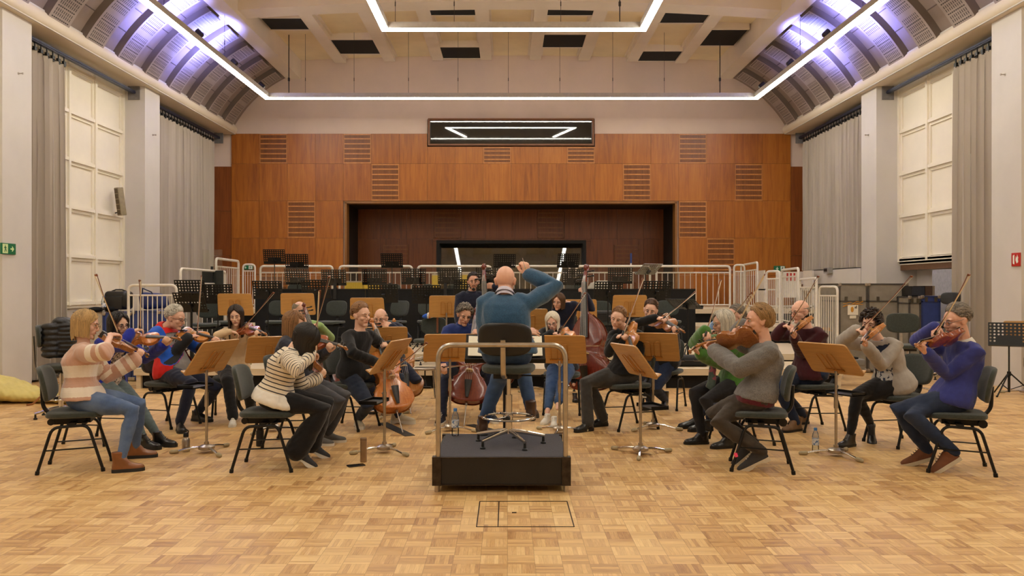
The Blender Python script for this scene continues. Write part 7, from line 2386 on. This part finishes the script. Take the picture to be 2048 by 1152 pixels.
    co, fc, no = fuse(m, .010, 3); co = wrinkle(co, no, .008, 4, 9); mesh_obj('scarf', co, fc, sc, g['root'])
    # man in light blue mostly hidden
    pchair(2.72, 9.35, 255, 'dark chair of the mostly hidden man in the light blue shirt')
    pv = seated(2.72, 9.35, 255, off=.05)
    violinist('grey-haired man in a light blue shirt, mostly hidden behind the man in grey', 'violin', pv, (1486, 656, -.0), (1472, 632, -.03), (255, -8, 0), 255,
        (1416, 668), (1452, 640), (1504, 580), 'violin of the man in the light blue shirt', 'bow of the man in the light blue shirt', v_brown, sh=240, scroll_near=True,
        skin=(226, 178, 152), top=('shirt', mat_cloth('light_blue_shirt', (128, 166, 214), .05)), bottom=('trousers', w_navy), shoes=dict(upper=l_black, sole=s_rub), feet=(F2(1392, 856, 260), F2(1412, 862, 255)), collar=mat_cloth('light_blue_shirt', (128, 166, 214), .05),
        hairdo=dict(mat=h_salt, style='short', length=.04, vol=1.06, n=260, seed=41, lockr=.009))
    # man in grey, front right
    ch = pchair(2.12, 6.93, 284, 'dark chair of the man in the grey top, with a pink mark on one leg')
    m = MB(); m.cyl((-.2195, .195, .125), (-.2205, .204, .155), .0145, 10); m.build('pink_tape', M_('pink_tape', (236, 70, 110), .6), ch)
    pv = seated(2.12, 6.93, 284, off=.04)
    violinist('curly-haired man in a grey heather top, front right, playing viola seen from below', 'viola', pv, (1534, 668, .0), (1515, 637, .0), (268, -4, 0), 284,
        (1393, 690), (1458, 656), (1519, 543), 'striped-back viola of the man in the grey top', 'long bow of the man in the grey top', v_brown, sh=268, scroll_near=False, tilt=52, hand_at=.8, chin=(1514, 672), chindepth=-.04,
        skin=(226, 176, 150), top=('long_sleeved_top', mat_cloth('grey_heather', (120, 116, 112), .08, heather=((78, 76, 74), .5))), inner=('undershirt', mat_cloth('maroon_undershirt', (92, 30, 40)), .13, .014), bottom=('trousers', mat_cloth('olive_brown_trousers', (66, 58, 50), .12)), hem=.085, loose=1.5, thick=1.2,
        shoes=dict(upper=M_('charcoal_sneaker', (52, 48, 46), .8), sole=s_cream, name='sneaker', sole_h=.03, laces=s_wsole), feet=((2.115, 6.80, 283), (2.13, 7.05, 283)), ankle_lift=(28, 42),
        hairdo=dict(mat=h_dblonde, style='short', length=.065, vol=1.25, n=700, seed=43, lockr=.008), elbow=(None, (1470, 742, True)), lidded=.4, vox=.0055)
    # bald man in maroon
    pchair(3.28, 8.86, 258, 'dark chair of the bald man in maroon')
    pv = seated(3.28, 8.86, 258, off=.04)
    violinist('bald man with black glasses in a maroon jumper, playing violin on the right', 'violin', pv, (1614, 650, .0), (1600, 622, -.03), (250, -10, 0), 252,
        (1586, 665), (1566, 650), (1628, 548), 'violin of the bald man in maroon, pointing at the camera', 'bow of the bald man in maroon', v_gold, sh=235, scroll_near=True, tilt=38, hand_at=.9, chin=(1613, 642), chindepth=-.08,
        skin=(232, 182, 158), top=('jumper', mat_cloth('maroon_wool', (66, 22, 30), .08)), bottom=('jeans', d_dark), hem=.10, loose=1.3, shoes=dict(upper=l_taupe, sole=s_rub, style='boot', name='boot', shaft=.04), feet=(F2(1592, 862, 240), F2(1606, 848, 245)),
        hairdo=dict(mat=h_stubble, style='short', length=.008, vol=1.012, n=60, seed=45, bald=6, lockr=.005), specs=g_black, elbow=((1553, 672, True), (1602, 706, True)), lidded=.6, belly=.3)
    # curly-haired woman, grey cardigan
    pchair(3.80, 8.0, 250, 'dark chair of the curly-haired woman in the grey cardigan')
    pv = seated(3.80, 8.0, 250, off=.07, s=.95)
    def prt(t, base, x, y, z):
        n = t.noise(t.coord(), 17, 3, .6, 1.2)
        w = t.math('MULTIPLY', t.math('LESS_THAN', t.math('ABSOLUTE', t.math('SUBTRACT', x, .20)), .13), t.math('LESS_THAN', t.math('ABSOLUTE', y), .09))
        return t.mix(t.math('MULTIPLY', w, t.math('GREATER_THAN', n, .50)), base, lin((206, 206, 204)))
    violinist('woman with dark curly hair in a grey cardigan over a printed t-shirt, playing violin', 'violin', pv, (1752, 666, -.04), (1737, 637, -.06), (224, -14, -8), 240,
        (1727, 683), (1713, 659), (1818, 548), 'violin of the curly-haired woman', 'bow of the curly-haired woman', v_gold, s=.95, fem=True, sh=225, scroll_near=True, tilt=40, hand_at=.8, chin=(1755, 659), chindepth=-.08,
        skin=(234, 190, 166), top=('cardigan', mat_cloth('light_grey_cardigan', (168, 160, 150), .05), (.085, .03)), inner=('t_shirt', mat_cloth('printed_t_shirt', (48, 58, 84), .08, stripes=prt), .09), bottom=('leggings', w_black_tr), hem=.16, loose=1.2,
        shoes=dict(upper=l_black, sole=s_rub, style='boot', name='laced_boot', shaft=.04, laces=m_blackplastic), feet=(F2(1700, 893, 240), F2(1742, 882, 200)), ankle_lift=(0, 30), flare=(.8, 1.0),
        hairdo=dict(mat=h_dark, style='curly', length=.05, vol=1.22, n=520, seed=47, lockr=.011), elbow=((1684, 683, True), (1762, 730, True)), lidded=.8)
    # man in blue jumper, far right
    pchair(3.73, 6.86, 290, 'dark chair of the man in the blue jumper at the far right')
    pv = seated(3.73, 6.86, 290, off=.04)
    wc = mat_cloth('white_cotton', (232, 226, 214), .03)
    violinist('grey-haired man with glasses in a blue jumper over a white shirt, far right, playing violin', 'violin', pv, (1932, 666, .0), (1911, 637, -.02), (262, -14, 0), 280,
        (1829, 690), (1862, 672), (1933, 548), 'dark red violin of the man in the blue jumper', 'bow of the man in the blue jumper', v_red, sh=262, scroll_near=True, tilt=42, hand_at=.75, chin=(1918, 673), chindepth=-.05,
        skin=(226, 176, 150), top=('jumper', mat_cloth('cobalt_blue_wool', (54, 60, 128), .07)), bottom=('jeans', denim('denim_navy', (34, 44, 66), (60, 72, 98))), hem=.10, collar=wc, cuffs=wc,
        shoes=dict(upper=s_suede, sole=s_cream, name='shoe', sole_h=.026, laces=l_brown), feet=((3.66, 6.72, 288), (3.56, 6.98, 290)), ankle_lift=(36, 20),
        hairdo=dict(mat=h_salt, style='short', length=.065, vol=1.22, n=700, seed=49, sweep=-.2, lockr=.008), specs=g_steel, elbow=(None, (1890, 750, True)), lidded=.7, vox=.0055)
group_right()

# ------------------------------------------------------------------ odds and ends around the players
def puffer():
    c = V((WX(122, 9.7), 9.7, 0))
    swivel((c.x, c.y, 0), -1.3, .62, .95, 'tall stool under the black quilted jacket, behind the blonde woman', True, .9)
    t_ = thing('quilted_jacket', 'black quilted jacket hanging over a tall stool behind the blonde woman', 'jacket', (c.x, c.y, .95))
    m = MB()
    zt, zb = WZ(632, 9.7), WZ(714, 9.7)
    for k in range(9):
        f = k / 8; z = zt - .06 + (zb - zt + .1) * f
        w = [.10, .15, .17, .18, .185, .19, .19, .18, .15][k]
        m.ell((c.x - .04 * f + .02, c.y, z), (w, .15, .052), None, 18, 8)
    for s in (-1, 1):
        for k in range(6): m.ell((c.x - .03 + s * .02, c.y + s * .15, zt - .12 - .065 * k), (.10, .08, .045), None, 14, 7)
    co, f, n = fuse(m, .011, 1); co = wrinkle(co, n, .006, 5, 8)
    mesh_obj('quilted_shell', co, f, M_('black_nylon', (20, 20, 23), .42, var=.2, bump=.2, bscale=40), t_)
puffer()
for (a, b2, lab) in (((765, 846), (820, 872), 'black endpin board on the floor under the cello of the young man'), ((940, 850), (1032, 874), 'black endpin board on the floor beside the podium')):
    p, q = FL(*a), FL(*b2); t_ = thing('endpin_board', lab, 'board', (p + q) / 2); m = MB(); m.beam(p + V((0, 0, .003)), q + V((0, 0, .003)), .11, .006); m.build('strip', m_blackplastic, t_, world=True)
p = FL(520, 892)
t_ = thing('black_flask', 'black insulated flask standing behind the chair of the striped jumper', 'flask', p)
m = MB(); m.lathe([(0, 0), (.035, 0), (.036, .01), (.036, .15), (0, .15)]); m.build('body', m_blackplastic, t_)
m = MB(); m.lathe([(0, .15), (.03, .15), (.03, .185), (.024, .19), (0, .19)]); m.build('lid', m_blackmetal, t_)
# chrome stool between the cellists
p = V((WX(850, 11.4), 11.4, 0))
t_ = thing('chrome_stool', 'low chrome-framed stool standing left of the cellist in the blue shirt', 'stool', p)
m = MB(); m.rbox((0, 0, .40), (.30, .28, .03), .012); m.build('seat', m_steel, t_)
for x in (-.13, .13):
    for y in (-.12, .12):
        m = MB(); m.tube([(x * .9, y * .9, .39), (x * 1.15, y * 1.15, .01)], .011, 8); m.build('leg', m_chrome, t_)
m = MB(); m.box((.03, -.16, .16), (.14, .10, .02)); m.tube([(.03, -.12, .16), (.0, 0, .24), (0, 0, .38)], .010, 8); m.build('pedal', m_blackmetal, t_)
bpy.data.scenes.remove(_tmp)
